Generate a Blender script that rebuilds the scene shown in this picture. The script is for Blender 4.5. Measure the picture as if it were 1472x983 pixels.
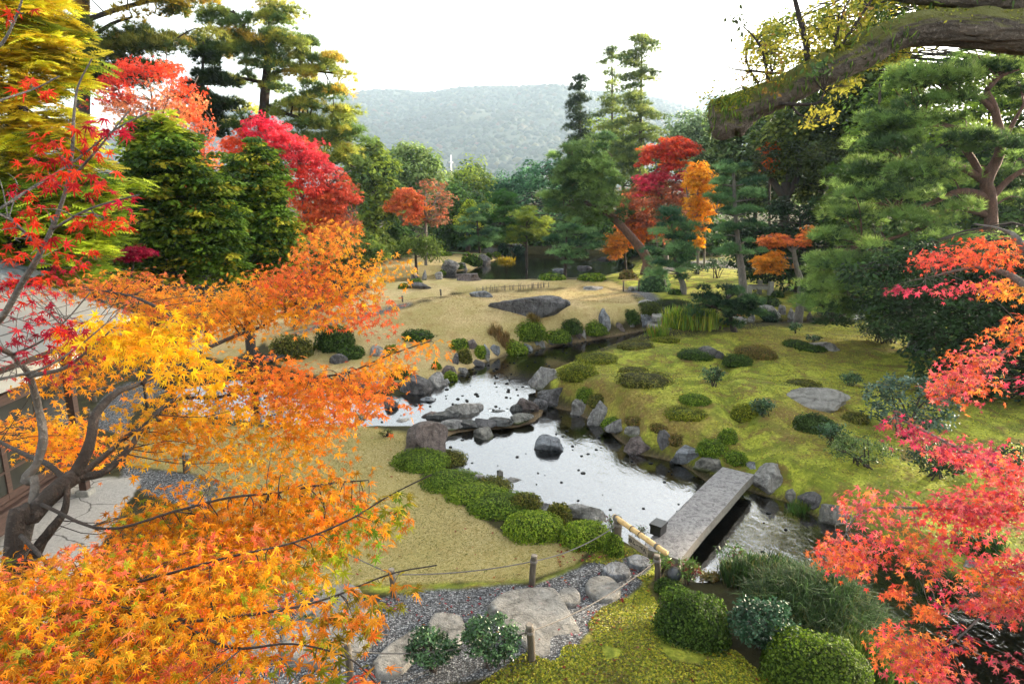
import bpy, bmesh, math, random
import numpy as np
from mathutils import Vector, Matrix
for o in list(bpy.data.objects): bpy.data.objects.remove(o, do_unlink=True)
scene = bpy.context.scene
COL = scene.collection
R = math.radians
# ---------------------------------------------------------------- camera
PITCH = 13.2; CAMZ = 6.0; FPX = 981.33
cam = bpy.data.cameras.new("camera"); cam.lens = 24; cam.sensor_width = 36
cam.clip_start = 0.05; cam.clip_end = 6000
camo = bpy.data.objects.new("camera", cam); COL.objects.link(camo)
camo.location = (0, 0, CAMZ); camo.rotation_euler = (R(90 - PITCH), 0, 0)
scene.camera = camo
# ---------------------------------------------------------------- world, sun, exposure
SUN_EL = 12; SUN_AZ = 60       # azimuth measured from +Y (view) towards +X (right)
w = bpy.data.worlds.new("World"); scene.world = w; w.use_nodes = True
nt = w.node_tree; nt.nodes.clear()
sky = nt.nodes.new('ShaderNodeTexSky'); sky.sky_type = 'NISHITA'; sky.sun_disc = False
sky.sun_elevation = R(SUN_EL); sky.sun_rotation = R(SUN_AZ)
sky.air_density = 1.0; sky.dust_density = 4.0; sky.ozone_density = 1.0; sky.altitude = 60
hsv = nt.nodes.new('ShaderNodeHueSaturation'); hsv.inputs['Saturation'].default_value = 0.32
bg = nt.nodes.new('ShaderNodeBackground'); bg.inputs['Strength'].default_value = 0.15
wo = nt.nodes.new('ShaderNodeOutputWorld')
nt.links.new(sky.outputs[0], hsv.inputs['Color']); wt = nt.nodes.new('ShaderNodeMix'); wt.data_type = 'RGBA'; wt.blend_type = 'MULTIPLY'; wt.inputs[0].default_value = 1; wt.inputs[7].default_value = (1.0, .965, .90, 1); nt.links.new(hsv.outputs[0], wt.inputs[6]); nt.links.new(wt.outputs[2], bg.inputs[0]); nt.links.new(bg.outputs[0], wo.inputs[0])
sl = bpy.data.lights.new("sun", 'SUN'); sl.energy = 3.2; sl.angle = R(4); sl.color = (1.0, 0.80, 0.55)
so = bpy.data.objects.new("sun", sl); COL.objects.link(so)
sd = Vector((math.sin(R(SUN_AZ)) * math.cos(R(SUN_EL)), math.cos(R(SUN_AZ)) * math.cos(R(SUN_EL)), math.sin(R(SUN_EL))))
so.rotation_euler = sd.to_track_quat('Z', 'Y').to_euler(); so.location = sd * 60
scene.view_settings.view_transform = 'Standard'
try: scene.view_settings.look = 'None'
except Exception: pass
scene.view_settings.exposure = 2.75; scene.view_settings.gamma = 1.0
scene.view_settings.use_curve_mapping = False
cy = scene.cycles
scene.render.engine = 'CYCLES'
cy.use_denoising = True; cy.max_bounces = 7; cy.diffuse_bounces = 3; cy.glossy_bounces = 3
cy.transmission_bounces = 5; cy.transparent_max_bounces = 12; cy.caustics_reflective = False; cy.caustics_refractive = False
cy.use_adaptive_sampling = True; cy.adaptive_threshold = 0.015

# ---------------------------------------------------------------- projection (pixel of the 1472x983 photograph -> world)
cp, sp = math.cos(R(PITCH)), math.sin(R(PITCH))
def rays(px, py):
    xc = (np.asarray(px, float) - 736) / FPX; yc = -(np.asarray(py, float) - 491.5) / FPX
    return np.stack([xc, cp + yc * sp, -sp + yc * cp], -1)
CAM = np.array([0, 0, CAMZ])
def at(px, py, Y):
    d = rays(px, py); t = np.asarray(Y, float) / d[..., 1]
    return CAM + d * t[..., None]
def atz(px, py, z):
    d = rays(px, py); t = (z - CAMZ) / d[..., 2]
    return CAM + d * t[..., None]
def depth(P): return P[..., 1] * cp - (P[..., 2] - CAMZ) * sp
# ---------------------------------------------------------------- noise
def _h(ix, iy, iz, seed):
    n = (ix * 374761393 + iy * 668265263 + iz * 2147483647 + seed * 974634777) & 0xFFFFFFFF
    n = ((n ^ (n >> 13)) * 1274126177) & 0xFFFFFFFF
    return ((n ^ (n >> 16)) & 0xFFFF) / 65535.0
def vnoise(P, seed=0):
    P = np.asarray(P, float); i = np.floor(P).astype(np.int64); f = P - i; f = f * f * (3 - 2 * f)
    out = 0
    for a in (0, 1):
        for b in (0, 1):
            for c in (0, 1):
                wgt = (f[..., 0] if a else 1 - f[..., 0]) * (f[..., 1] if b else 1 - f[..., 1]) * (f[..., 2] if c else 1 - f[..., 2])
                out = out + wgt * _h(i[..., 0] + a, i[..., 1] + b, i[..., 2] + c, seed)
    return out
def fbm(P, seed=0, oct=4):
    P = np.asarray(P, float); s = 0; a = 0.5
    for k in range(oct):
        s = s + a * (vnoise(P * 2 ** k, seed + k) - 0.5); a *= 0.5
    return s
def sst(a, b, x):
    t = np.clip((x - a) / (b - a), 0, 1); return t * t * (3 - 2 * t)
def lin(h):
    h = h.lstrip('#'); v = np.array([int(h[i:i + 2], 16) / 255 for i in (0, 2, 4)])
    return np.where(v <= .04045, v / 12.92, ((v + .055) / 1.055) ** 2.4)
# ---------------------------------------------------------------- polygons
def seg_dist(P, poly):
    poly = np.asarray(poly, float); d = np.full(len(P), 1e9)
    for a, b in zip(poly, np.roll(poly, -1, 0)):
        ab = b - a; t = np.clip(((P - a) @ ab) / (ab @ ab + 1e-12), 0, 1)
        d = np.minimum(d, np.hypot(*(P - a - t[:, None] * ab).T))
    return d
def inside(P, poly):
    poly = np.asarray(poly, float); c = np.zeros(len(P), bool)
    for a, b in zip(poly, np.roll(poly, -1, 0)):
        k = (a[1] > P[:, 1]) != (b[1] > P[:, 1])
        xi = (b[0] - a[0]) * (P[:, 1] - a[1]) / (b[1] - a[1] + 1e-12) + a[0]
        c ^= k & (P[:, 0] < xi)
    return c
def sdf(P, poly):
    d = seg_dist(P, poly); return np.where(inside(P, poly), -d, d)
def gpoly(px, z=0.0):
    a = np.array(px, float); return atz(a[:, 0], a[:, 1], z)[:, :2]
# ---------------------------------------------------------------- terrain
WATERS = [  # (level, bed depth, polygon)
  (-0.35, .12, gpoly([(625,642),(655,606),(690,602),(740,602),(768,588),(785,583),(820,590),(850,602),(880,622),(915,652),(965,662),(990,674),(1015,692),(1085,707),(1130,722),(1170,742),(1215,765),(1290,802),(1345,842),(1400,868),(1480,905),(1700,1000),(1700,1400),(1450,1400),(1320,1150),(1290,1010),(1262,935),(1235,880),(1190,835),(1120,815),(1040,830),(1000,838),(960,815),(925,790),(890,770),(862,752),(830,742),(790,732),(740,716),(700,702),(660,690),(640,665)], -.35)),
  (-0.20, .08, gpoly([(250,560),(330,545),(400,540),(480,556),(560,572),(620,560),(655,540),(690,524),(740,506),(790,498),(850,488),(930,474),(965,470),(1000,466),(1060,463),(1150,458),(1230,451),(1350,440),(1350,452),(1230,461),(1150,468),(1060,472),(1010,478),(950,489),(885,502),(835,516),(795,530),(768,558),(774,590),(745,603),(700,607),(655,611),(628,622),(600,612),(560,612),(500,612),(430,612),(330,600),(250,600)], -.2)),
  (-0.15, .35, gpoly([(560,406),(620,401),(700,402),(780,402),(850,400),(893,390),(905,380),(880,371),(800,366),(745,366),(712,376),(690,387),(650,392),(600,400),(555,402)], -.15)),
]
def gz(px, py, z=0): return atz(px, py, z)[:2]
HILLS = []   # cx, cy, sx, sy, rot, h
def hump(px, py, sx, sy, rot, h): x, y = gz(px, py, h * .7); HILLS.append((x, y, sx, sy, R(rot), h))
hump(745, 448, 7.5, 3.2, 8, 1.05)      # dry-lawn mound
hump(560, 470, 5.5, 2.6, 14, .45)
hump(700, 408, 8, 2.0, 4, .45)
hump(600, 385, 4.5, 3, 0, .35)
hump(950, 560, 3.0, 2.3, -25, .75)      # moss hills on the right
hump(1040, 515, 3.2, 1.3, -20, .38)
hump(1190, 575, 2.6, 2.2, 0, .50)
hump(1130, 490, 4, 1.8, 0, .25)
hump(1230, 660, 2.5, 1.6, -20, .35)
hump(960, 430, 4, 2.5, 0, .5)
hump(1050, 400, 8, 4, 0, .4)
hump(880, 940, 1.6, 1.0, 0, .22)
GROOVE = gpoly([(1062,492),(1048,520),(1036,552),(1042,590),(1066,622),(1082,655)], .2)
def H0(x, y):
    P = np.stack([x, y], -1); z = np.zeros(len(x))
    for cx, cy_, sx, sy, r, h in HILLS:
        dx, dy = x - cx, y - cy_; u = (dx * math.cos(r) + dy * math.sin(r)) / sx; v = (-dx * math.sin(r) + dy * math.cos(r)) / sy
        z = z + h * np.exp(-(u * u + v * v) ** 1.3 * .8)
    g = np.full(len(x), 1e9)
    for a, b in zip(GROOVE[:-1], GROOVE[1:]):
        ab = b - a; t = np.clip(((P - a) @ ab) / (ab @ ab), 0, 1); g = np.minimum(g, np.hypot(*(P - a - t[:, None] * ab).T))
    z = z - .22 * np.exp(-(g / .28) ** 2)
    z = z + .05 * fbm(np.stack([x * .5, y * .5, x * 0], -1), 3, 3) + sst(40, 75, y) * .6
    ds = [sdf(P, poly) for lv, bd, poly in WATERS]
    for (lv, bd, poly), d in zip(WATERS, ds): z = z + np.maximum(lv + .12 - z, 0) * (1 - sst(.6, 1.6, d))
    for (lv, bd, poly), d in zip(WATERS, ds):
        wob = .15 * fbm(np.stack([x * 1.6, y * 1.6, x * 0], -1), 8, 2)
        s = sst(-.22, .62 if lv < -.16 else 1.2, d + wob)
        bed = lv - bd + .05 * fbm(np.stack([x * 2.5, y * 2.5, x * 0], -1), 17, 3)
        z = bed * (1 - s) + z * s
    return z
def Hs(x, y): return float(H0(np.array([float(x)]), np.array([float(y)]))[0])
_TS = np.concatenate([np.linspace(5, 14, 260), np.linspace(14, 40, 420)[1:], np.linspace(40, 130, 300)[1:]])
def G(px, py):
    d = rays(px, py); P = CAM + d * _TS[:, None]; e = P[:, 2] - H0(P[:, 0], P[:, 1]); k = np.nonzero(e < 0)[0]
    if len(k) == 0: return P[-1]
    k = max(k[0], 1); f = e[k - 1] / (e[k - 1] - e[k]); q = P[k - 1] * (1 - f) + P[k] * f; q[2] = Hs(q[0], q[1]); return q
# ---------------------------------------------------------------- objects, labels
def tag(o, label=None, cat=None, group=None, kind=None):
    if label: o['label'] = label
    if cat: o['category'] = cat
    if group: o['group'] = group
    if kind: o['kind'] = kind
    return o
def empty(name, loc, label, cat, group=None):
    o = bpy.data.objects.new(name, None); COL.objects.link(o); o.location = [float(v) for v in loc]; o.empty_display_size = .2
    return tag(o, label, cat, group)
class Acc:
    """collects triangles (with a colour per vertex) and links them as ONE mesh object"""
    def __init__(s): s.v = []; s.t = []; s.c = []; s.n = 0
    def add(s, v, t, c):
        v = np.asarray(v, float).reshape(-1, 3); t = np.asarray(t, np.int64).reshape(-1, 3)
        c = np.broadcast_to(np.asarray(c, float), (len(v), 3))
        s.v.append(v); s.t.append(t + s.n); s.c.append(c); s.n += len(v); return s
    def build(s, name, mat, parent=None, smooth=False, origin=None):
        V = np.concatenate(s.v); T = np.concatenate(s.t); C = np.concatenate(s.c)
        og = np.zeros(3) if origin is None else np.asarray(origin, float)
        if parent is not None: og = wpos(parent)
        return mesh_obj(name, V - og, T, C, mat, parent, smooth, None if parent is not None else og)
def wpos(o):
    p = np.zeros(3)
    while o is not None: p = p + np.array(o.location); o = o.parent
    return p
def mesh_obj(name, V, T, C, mat, parent=None, smooth=False, loc=None):
    me = bpy.data.meshes.new(name); nv, nt_ = len(V), len(T)
    me.vertices.add(nv); me.vertices.foreach_set('co', V.astype(np.float32).ravel())
    me.loops.add(nt_ * 3); me.loops.foreach_set('vertex_index', T.astype(np.int32).ravel())
    me.polygons.add(nt_); me.polygons.foreach_set('loop_start', np.arange(0, nt_ * 3, 3, dtype=np.int32))
    me.polygons.foreach_set('use_smooth', np.full(nt_, smooth))
    if C is not None:
        a = me.color_attributes.new('Col', 'FLOAT_COLOR', 'POINT')
        a.data.foreach_set('color', np.concatenate([np.clip(C, 0, 1), np.ones((nv, 1))], 1).astype(np.float32).ravel())
    me.update(); me.validate()
    me.materials.append(mat)
    o = bpy.data.objects.new(name, me); COL.objects.link(o)
    if parent is not None: o.parent = parent
    if loc is not None: o.location = [float(v) for v in loc]
    return o
# ---------------------------------------------------------------- materials
MATS = {}
def nmat(name):
    m = bpy.data.materials.new(name); m.use_nodes = True; t = m.node_tree; t.nodes.clear()
    out = t.nodes.new('ShaderNodeOutputMaterial'); MATS[name] = m
    def N(typ, **kw):
        n = t.nodes.new('ShaderNode' + typ)
        for k, v in kw.items():
            if k.startswith('i_'):
                key = k[2:]; key = int(key) if key.isdigit() else key.replace('_', ' ')
                n.inputs[key].default_value = v
            else: setattr(n, k, v)
        return n
    L = lambda a, b: t.links.new(a, b)
    return m, N, L, out
def mix(N, L, fac, a, b, mode='MIX'):
    n = N('Mix', data_type='RGBA', blend_type=mode)
    for sock, v in ((n.inputs[0], fac), (n.inputs[6], a), (n.inputs[7], b)):
        if hasattr(v, 'links'): L(v, sock)
        elif sock is n.inputs[0]: sock.default_value = v
        else: sock.default_value = (*v[:3], 1)
    return n.outputs[2]
def ramp(N, L, src, stops):
    r = N('ValToRGB'); e = r.color_ramp.elements
    while len(e) < len(stops): e.new(.5)
    for q, (p, c) in zip(e, stops): q.position = p; q.color = (*c, 1) if len(c) == 3 else c
    L(src, r.inputs[0]); return r.outputs[0]
def noise(N, L, vec, scale, detail=4, rough=.55, dist=0):
    n = N('TexNoise', i_Scale=scale, i_Detail=detail, i_Roughness=rough, i_Distortion=dist)
    if vec is not None: L(vec, n.inputs['Vector'])
    return n.outputs['Fac']
def bump(N, L, h, strength, dist):
    b = N('Bump', i_Strength=strength, i_Distance=dist); L(h, b.inputs['Height']); return b.outputs[0]
def g3(v): return (v, v, v)
def leaf_mat(name, trans=.45, rough=.5, spec=.35):
    m, N, L, out = nmat(name)
    a = N('Attribute', attribute_name='Col'); p = N('BsdfPrincipled', i_Roughness=rough)
    p.inputs['Specular IOR Level'].default_value = spec
    tr = N('BsdfTranslucent'); mx = N('MixShader'); mx.inputs[0].default_value = trans
    L(a.outputs[0], p.inputs['Base Color']); L(a.outputs[0], tr.inputs[0]); L(p.outputs[0], mx.inputs[1]); L(tr.outputs[0], mx.inputs[2]); L(mx.outputs[0], out.inputs[0])
    return m
leaf_mat('maple_leaf', .5, .55, .25); leaf_mat('leaf', .48, .6, .25); leaf_mat('needle', .5, .6, .2); leaf_mat('blade', .3, .5, .3)
leaf_mat('gloss_leaf', .3, .36, .5)
def bark_mat(name, c1, c2, scale=6, moss=None, st=(1, 1, .35), bd=.03):
    m, N, L, out = nmat(name)
    tc = N('TexCoord'); mp = N('Mapping'); mp.inputs['Scale'].default_value = st; L(tc.outputs['Object'], mp.inputs[0])
    n1 = noise(N, L, mp.outputs[0], scale, 6, .7, .6); n2 = noise(N, L, tc.outputs['Object'], scale * 4, 5, .7)
    c = ramp(N, L, n1, [(.3, c1), (.7, c2)])
    c = mix(N, L, ramp(N, L, n2, [(.56, g3(0)), (.7, g3(.6))]), c, tuple(min(1, x * 1.8 + .05) for x in c2))
    if moss:
        geo = N('NewGeometry'); sx = N('SeparateXYZ'); L(geo.outputs['Normal'], sx.inputs[0])
        ad = N('Math', operation='ADD'); L(sx.outputs[2], ad.inputs[0]); L(n1, ad.inputs[1])
        c = mix(N, L, ramp(N, L, ad.outputs[0], [(.55, g3(0)), (.95, g3(.9))]), c, moss)
    p = N('BsdfPrincipled', i_Roughness=.85); L(c, p.inputs['Base Color'])
    ad2 = N('Math', operation='ADD'); L(n1, ad2.inputs[0]); L(n2, ad2.inputs[1])
    L(bump(N, L, ad2.outputs[0], 1.0, bd), p.inputs['Normal']); L(p.outputs[0], out.inputs[0]); return m
bark_mat('bark', (.012, .009, .007), (.055, .038, .028)); bark_mat('bark_dark', (.015, .012, .011), (.06, .045, .038), 9)
bark_mat('bark_red', (.045, .022, .015), (.17, .085, .06), 8); bark_mat('bark_grey', (.07, .065, .06), (.22, .20, .175), 9)
bark_mat('bark_moss', (.02, .015, .012), (.13, .105, .085), 5, (.10, .115, .012)); bark_mat('bark_limb', (.02, .016, .013), (.27, .215, .17), 9, (.16, .17, .02), (.3, 1, 1), .08)
def rock_mat(name, dark, light, lich=(.5, .5, .47), lichen=.6, moss=.35, rough=.75, bscale=1.0, wave=1.0):
    m, N, L, out = nmat(name)
    tc = N('TexCoord'); oi = N('ObjectInfo'); va = N('VectorMath', operation='ADD'); sc = N('VectorMath', operation='SCALE'); sc.inputs[3].default_value = 37
    cx = N('CombineXYZ'); L(oi.outputs['Random'], cx.inputs[0]); L(oi.outputs['Random'], cx.inputs[1]); L(cx.outputs[0], sc.inputs[0]); L(tc.outputs['Object'], va.inputs[0]); L(sc.outputs[0], va.inputs[1])
    v = va.outputs[0]
    n1 = noise(N, L, v, 3.2 * bscale, 7, .68, .9); n2 = noise(N, L, v, 14 * bscale, 6, .7); n3 = noise(N, L, v, 1.4 * bscale, 4, .6)
    c = ramp(N, L, n1, [(.36, tuple(x * .7 for x in dark)), (.5, tuple((a + b) / 2 for a, b in zip(dark, light))), (.64, light)])
    c = mix(N, L, ramp(N, L, n2, [(.55, g3(0)), (.68, g3(lichen))]), c, lich)
    wv = N('TexWave', i_Scale=1.6 * bscale, i_Distortion=9, i_Detail=4); L(v, wv.inputs['Vector'])
    c = mix(N, L, ramp(N, L, wv.outputs['Fac'], [(.0, g3(.35 * wave)), (.10, g3(0))]), c, tuple(x * .4 for x in dark))
    sx = N('SeparateXYZ'); L(tc.outputs['Generated'], sx.inputs[0])
    sb = N('Math', operation='SUBTRACT'); L(n3, sb.inputs[0]); L(sx.outputs[2], sb.inputs[1])
    c = mix(N, L, ramp(N, L, sb.outputs[0], [(.40 - moss, g3(0)), (.52 - moss * .8, g3(.85 if moss > .12 else .25))]), c, (.075, .095, .012))
    p = N('BsdfPrincipled', i_Roughness=rough); L(c, p.inputs['Base Color'])
    ad = N('Math', operation='ADD'); L(n1, ad.inputs[0]); L(n2, ad.inputs[1])
    L(bump(N, L, ad.outputs[0], 1.0, .11), p.inputs['Normal']); L(p.outputs[0], out.inputs[0]); return m
rock_mat('rock_blue', (.065, .072, .085), (.31, .335, .37), (.55, .57, .58), .5, .1)
rock_mat('rock_dark', (.034, .033, .035), (.15, .145, .15), (.34, .34, .34), .45, .08)
rock_mat('rock_grey', (.10, .10, .10), (.36, .35, .34), (.55, .55, .52), .5, .18)
rock_mat('rock_brown', (.05, .036, .033), (.19, .15, .14), (.38, .35, .33), .45, .12)
rock_mat('rock_pale', (.14, .135, .125), (.42, .41, .39), (.6, .59, .57), .55, .08)
rock_mat('rock_moss', (.06, .06, .05), (.26, .25, .22), (.45, .45, .40), .4, .4)
rock_mat('rock_wet', (.012, .013, .014), (.10, .105, .105), (.3, .3, .28), .25, .06, .22)
rock_mat('slab', (.16, .155, .14), (.34, .33, .305), (.46, .45, .43), .55, .0, .9, .9, 0)
def plain(name, c, rough=.6, c2=None, scale=12, bs=.3, metal=0, spec=.5):
    m, N, L, out = nmat(name); tc = N('TexCoord'); n = noise(N, L, tc.outputs['Object'], scale, 6, .65)
    c2 = c2 or tuple(x * .6 for x in c)
    p = N('BsdfPrincipled', i_Roughness=rough, i_Metallic=metal); p.inputs['Specular IOR Level'].default_value = spec
    L(ramp(N, L, n, [(.3, c2), (.7, c)]), p.inputs['Base Color']); L(bump(N, L, n, bs, .01), p.inputs['Normal']); L(p.outputs[0], out.inputs[0]); return m
# ================================================================ ground
def project(P):
    d = P - CAM; t = d[:, 1] * cp - d[:, 2] * sp; t = np.where(t < .3, .3, t)
    return np.stack([736 + FPX * d[:, 0] / t, 491.5 - FPX * (d[:, 1] * sp + d[:, 2] * cp) / t], -1)
ys = np.concatenate([np.linspace(-12, 3.8, 14), 4.0 * (95 / 4.0) ** np.linspace(0, 1, 560), [110, 140, 200, 330, 600, 1200, 2100, 3300]])
us = np.concatenate([[-8, -4, -2.2, -1.5], np.linspace(-1.15, 1.15, 560), [1.5, 2.2, 4, 8]])
YY, UU = np.meshgrid(ys, us, indexing='ij'); wid = np.maximum(YY, 5.0); XX = np.clip(UU * wid, -3600, 3600)
gx, gy = XX.ravel(), YY.ravel(); gzv = np.zeros(len(gx))
for a in range(0, len(gx), 60000): gzv[a:a + 60000] = H0(gx[a:a + 60000], gy[a:a + 60000])
gzv = np.where(gy > 105, 0.6, gzv)
GV = np.stack([gx, gy, gzv], -1); PX = project(GV); ok = (gy > 3.5) & (gy < 100)
LAWN = [
 [(185,668),(275,682),(330,760),(395,848),(430,846),(520,842),(640,838),(760,834),(825,812),(842,795),(790,778),(720,765),(640,712),(578,665),(585,622),(500,608),(400,616),(240,605),(180,630)],
 [(395,520),(380,490),(420,474),(470,462),(545,452),(590,440),(650,424),(760,418),(860,412),(905,420),(928,448),(900,462),(850,472),(800,488),(760,500),(720,512),(690,524),(650,540),(600,548),(540,550),(480,545),(430,535)],
 [(420,470),(480,440),(530,415),(560,405),(640,400),(780,402),(880,405),(905,418),(860,412),(760,417),(660,420),(590,436),(530,452)],
 [(530,395),(560,372),(610,368),(640,366),(700,366),(715,376),(690,386),(645,392),(600,400),(560,405),(530,415)],
 [(260,500),(300,470),(420,440),(420,475),(380,490),(330,520)]]
MOSS = [
 [(775,540),(800,522),(840,514),(885,502),(950,489),(1010,480),(1060,474),(1150,469),(1260,460),(1400,440),(1700,440),(1700,860),(1480,870),(1400,840),(1330,800),(1270,770),(1220,748),(1170,735),(1085,700),(1000,668),(950,650),(900,622),(850,597),(800,560)],
 [(690,990),(760,952),(830,935),(865,880),(930,840),(950,880),(980,930),(1060,945),(1110,990),(1110,1200),(600,1200)],
 [(870,398),(900,380),(960,370),(1130,372),(1200,420),(1180,452),(1060,460),(960,466),(930,450),(910,415)],
 [(840,806),(880,780),(960,800),(930,842),(900,815)], [(820,835),(840,804),(770,838)],
 [(430,846),(520,842),(640,838),(760,834),(640,852),(500,850)]]
GRAV = [
 [(540,862),(600,848),(700,842),(765,842),(850,806),(905,800),(935,812),(918,842),(880,878),(832,918),(830,945),(765,960),(600,990),(560,1060),(330,1060),(330,870),(420,850)],
 [(180,672),(285,680),(330,700),(300,740),(220,712),(170,690)], [(120,608),(160,560),(215,540),(250,532),(240,560),(190,590),(180,628)],
 [(420,478),(470,463),(540,446),(590,434),(590,440),(545,452),(480,466),(425,482)], [(930,388),(1020,372),(1100,380),(1090,388),(1010,384),(935,396)], [(895,418),(930,432),(945,470),(965,474),(958,440),(925,408)],
 [(690,358),(712,366),(722,364),(702,352)]]
PAVE = [[(-200,640),(60,664),(110,690),(205,684),(190,715),(160,760),(120,830),(60,900),(-400,1000)]]
DRY = [[(810,545),(850,535),(930,560),(1000,590),(1060,630),(1030,655),(960,640),(880,600),(830,575)], [(1040,470),(1200,480),(1270,490),(1200,520),(1100,510)], [(865,880),(930,850),(925,872),(870,918),(830,930)], [(1000,430),(1130,440),(1150,455),(1020,455)], [(1100,580),(1170,555),(1230,600),(1170,650),(1110,640)]]
def mask(polys, soft):
    m = np.zeros(len(gx)); Q = PX[ok]; mm = np.zeros(len(Q))
    nz = 9 * fbm(np.stack([gx[ok] * 2.5, gy[ok] * 2.5, gx[ok] * 0], -1), 5, 3)
    for p in polys: mm = np.maximum(mm, 1 - sst(-soft, soft, sdf(Q, p) + nz))
    m[ok] = mm; return m
mL, mM, mG, mP, mD = mask(LAWN, 2.5), mask(MOSS, 5), mask(GRAV, 3), mask(PAVE, 1.5), mask(DRY, 25)
bed = np.zeros(len(gx)); dW = []
for lv, bd, poly in WATERS:
    d = sdf(GV[:, :2], poly); dW.append(d); bed = np.maximum(bed, 1 - sst(-.12, .10, d))
for m_ in (mL, mM, mG, mP): m_ *= (1 - bed)
nr, nc = YY.shape
idx = np.arange(nr * nc).reshape(nr, nc)
q = np.stack([idx[:-1, :-1], idx[:-1, 1:], idx[1:, 1:], idx[1:, :-1]], -1).reshape(-1, 4)
def sub_mesh(name, quads, V, mat, masks=None, smooth=True):
    u, inv = np.unique(quads, return_inverse=True); inv = inv.reshape(-1, 4)
    me = bpy.data.meshes.new(name); me.vertices.add(len(u)); me.vertices.foreach_set('co', V[u].astype(np.float32).ravel())
    me.loops.add(len(inv) * 4); me.loops.foreach_set('vertex_index', inv.astype(np.int32).ravel())
    me.polygons.add(len(inv)); me.polygons.foreach_set('loop_start', np.arange(0, len(inv) * 4, 4, dtype=np.int32))
    me.polygons.foreach_set('use_smooth', np.full(len(inv), smooth))
    if masks is not None:
        for nm, arr in masks:
            a = me.attributes.new(nm, 'FLOAT', 'POINT'); a.data.foreach_set('value', arr[u].astype(np.float32))
    me.update(); me.validate(); me.materials.append(mat)
    o = bpy.data.objects.new(name, me); COL.objects.link(o); return o
# ---- one soil/lawn/moss/gravel/stone material steered by the region attributes
m, N, L, out = nmat('ground')
tc = N('TexCoord'); O = tc.outputs['Object']
def A(nm): return N('Attribute', attribute_name=nm).outputs['Fac']
def n_(s, d=4, r=.6, dist=0): return noise(N, L, O, s, d, r, dist)
big, med, fine, grit = n_(.5, 3), n_(2.2, 5, .65), n_(16, 5, .7), n_(60, 3, .7)
soil = ramp(N, L, med, [(.3, (.022, .022, .008)), (.55, (.05, .045, .018)), (.7, (.055, .062, .014))])
lawn = ramp(N, L, fine, [(.28, (.36, .265, .125)), (.5, (.58, .45, .23)), (.72, (.74, .60, .36))])
lawn = mix(N, L, ramp(N, L, big, [(.4, g3(0)), (.62, g3(.55))]), lawn, (.30, .28, .075))
lawn = mix(N, L, ramp(N, L, med, [(.52, g3(0)), (.68, g3(.6))]), lawn, (.34, .22, .09))
sy = N('SeparateXYZ'); L(O, sy.inputs[0])
nearf = N('MapRange', i_1=14.0, i_2=24.0, i_3=.5, i_4=0.0); L(sy.outputs[1], nearf.inputs[0])
lawn = mix(N, L, nearf.outputs[0], lawn, (.38, .34, .12))
lawn = mix(N, L, ramp(N, L, grit, [(.35, g3(.6)), (.5, g3(0))]), lawn, (.2, .155, .06))
moss = ramp(N, L, fine, [(.25, (.10, .095, .010)), (.44, (.27, .31, .035)), (.68, (.53, .54, .075))])
moss = mix(N, L, ramp(N, L, n_(1.1, 4, .6, .8), [(.46, g3(0)), (.56, g3(.85))]), moss, (.13, .165, .02))
moss = mix(N, L, ramp(N, L, med, [(.50, g3(0)), (.62, g3(.8))]), moss, (.17, .105, .04))
dry = ramp(N, L, fine, [(.3, (.12, .075, .022)), (.55, (.24, .16, .055)), (.75, (.40, .30, .11))])
dm = N('Math', operation='MULTIPLY'); L(A('dry'), dm.inputs[0]); dm.inputs[1].default_value = .85
dm2 = N('Math', operation='MULTIPLY'); L(dm.outputs[0], dm2.inputs[0]); L(ramp(N, L, n_(1.7, 4), [(.35, g3(.35)), (.6, g3(1))]), dm2.inputs[1])
moss = mix(N, L, dm2.outputs[0], moss, dry)
vo = N('TexVoronoi', i_Scale=42.0); L(O, vo.inputs['Vector'])
vsep = N('SeparateColor'); L(vo.outputs['Color'], vsep.inputs[0])
grav = ramp(N, L, vsep.outputs[0], [(.0, (.06, .062, .066)), (.35, (.15, .155, .165)), (.75, (.26, .27, .285)), (1, (.50, .51, .52))])
grav = mix(N, L, ramp(N, L, vo.outputs['Distance'], [(.35, g3(0)), (.75, g3(.8))]), grav, (.02, .02, .022))
vc = N('TexVoronoi', feature='DISTANCE_TO_EDGE', i_Scale=.75); 
wv = N('VectorMath', operation='ADD'); nzc = N('TexNoise', i_Scale=1.5, i_Detail=4.0); L(O, nzc.inputs[0]); scv = N('VectorMath', operation='SCALE'); scv.inputs[3].default_value = .6; L(nzc.outputs['Color'], scv.inputs[0]); L(O, wv.inputs[0]); L(scv.outputs[0], wv.inputs[1]); L(wv.outputs[0], vc.inputs['Vector'])
pav = ramp(N, L, fine, [(.3, (.36, .345, .32)), (.7, (.55, .53, .50))])
pav = mix(N, L, ramp(N, L, vc.outputs['Distance'], [(.004, g3(.9)), (.016, g3(0))]), pav, (.10, .095, .085))
bedc = ramp(N, L, fine, [(.3, (.09, .062, .032)), (.55, (.22, .155, .085)), (.75, (.36, .27, .17))])
bedc = mix(N, L, ramp(N, L, vsep.outputs[1], [(.72, g3(0)), (.8, g3(.55))]), bedc, (.16, .15, .135))
c = mix(N, L, A('lawn'), soil, lawn); c = mix(N, L, A('moss'), c, moss); c = mix(N, L, A('gravel'), c, grav); c = mix(N, L, A('pave'), c, pav); c = mix(N, L, A('bed'), c, bedc)
p = N('BsdfPrincipled', i_Roughness=.95); p.inputs['Specular IOR Level'].default_value = .15
L(c, p.inputs['Base Color'])
hh = N('Math', operation='ADD'); L(fine, hh.inputs[0]); L(grit, hh.inputs[1])
gm = N('Math', operation='MULTIPLY'); L(vo.outputs['Distance'], gm.inputs[0]); L(A('gravel'), gm.inputs[1])
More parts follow.
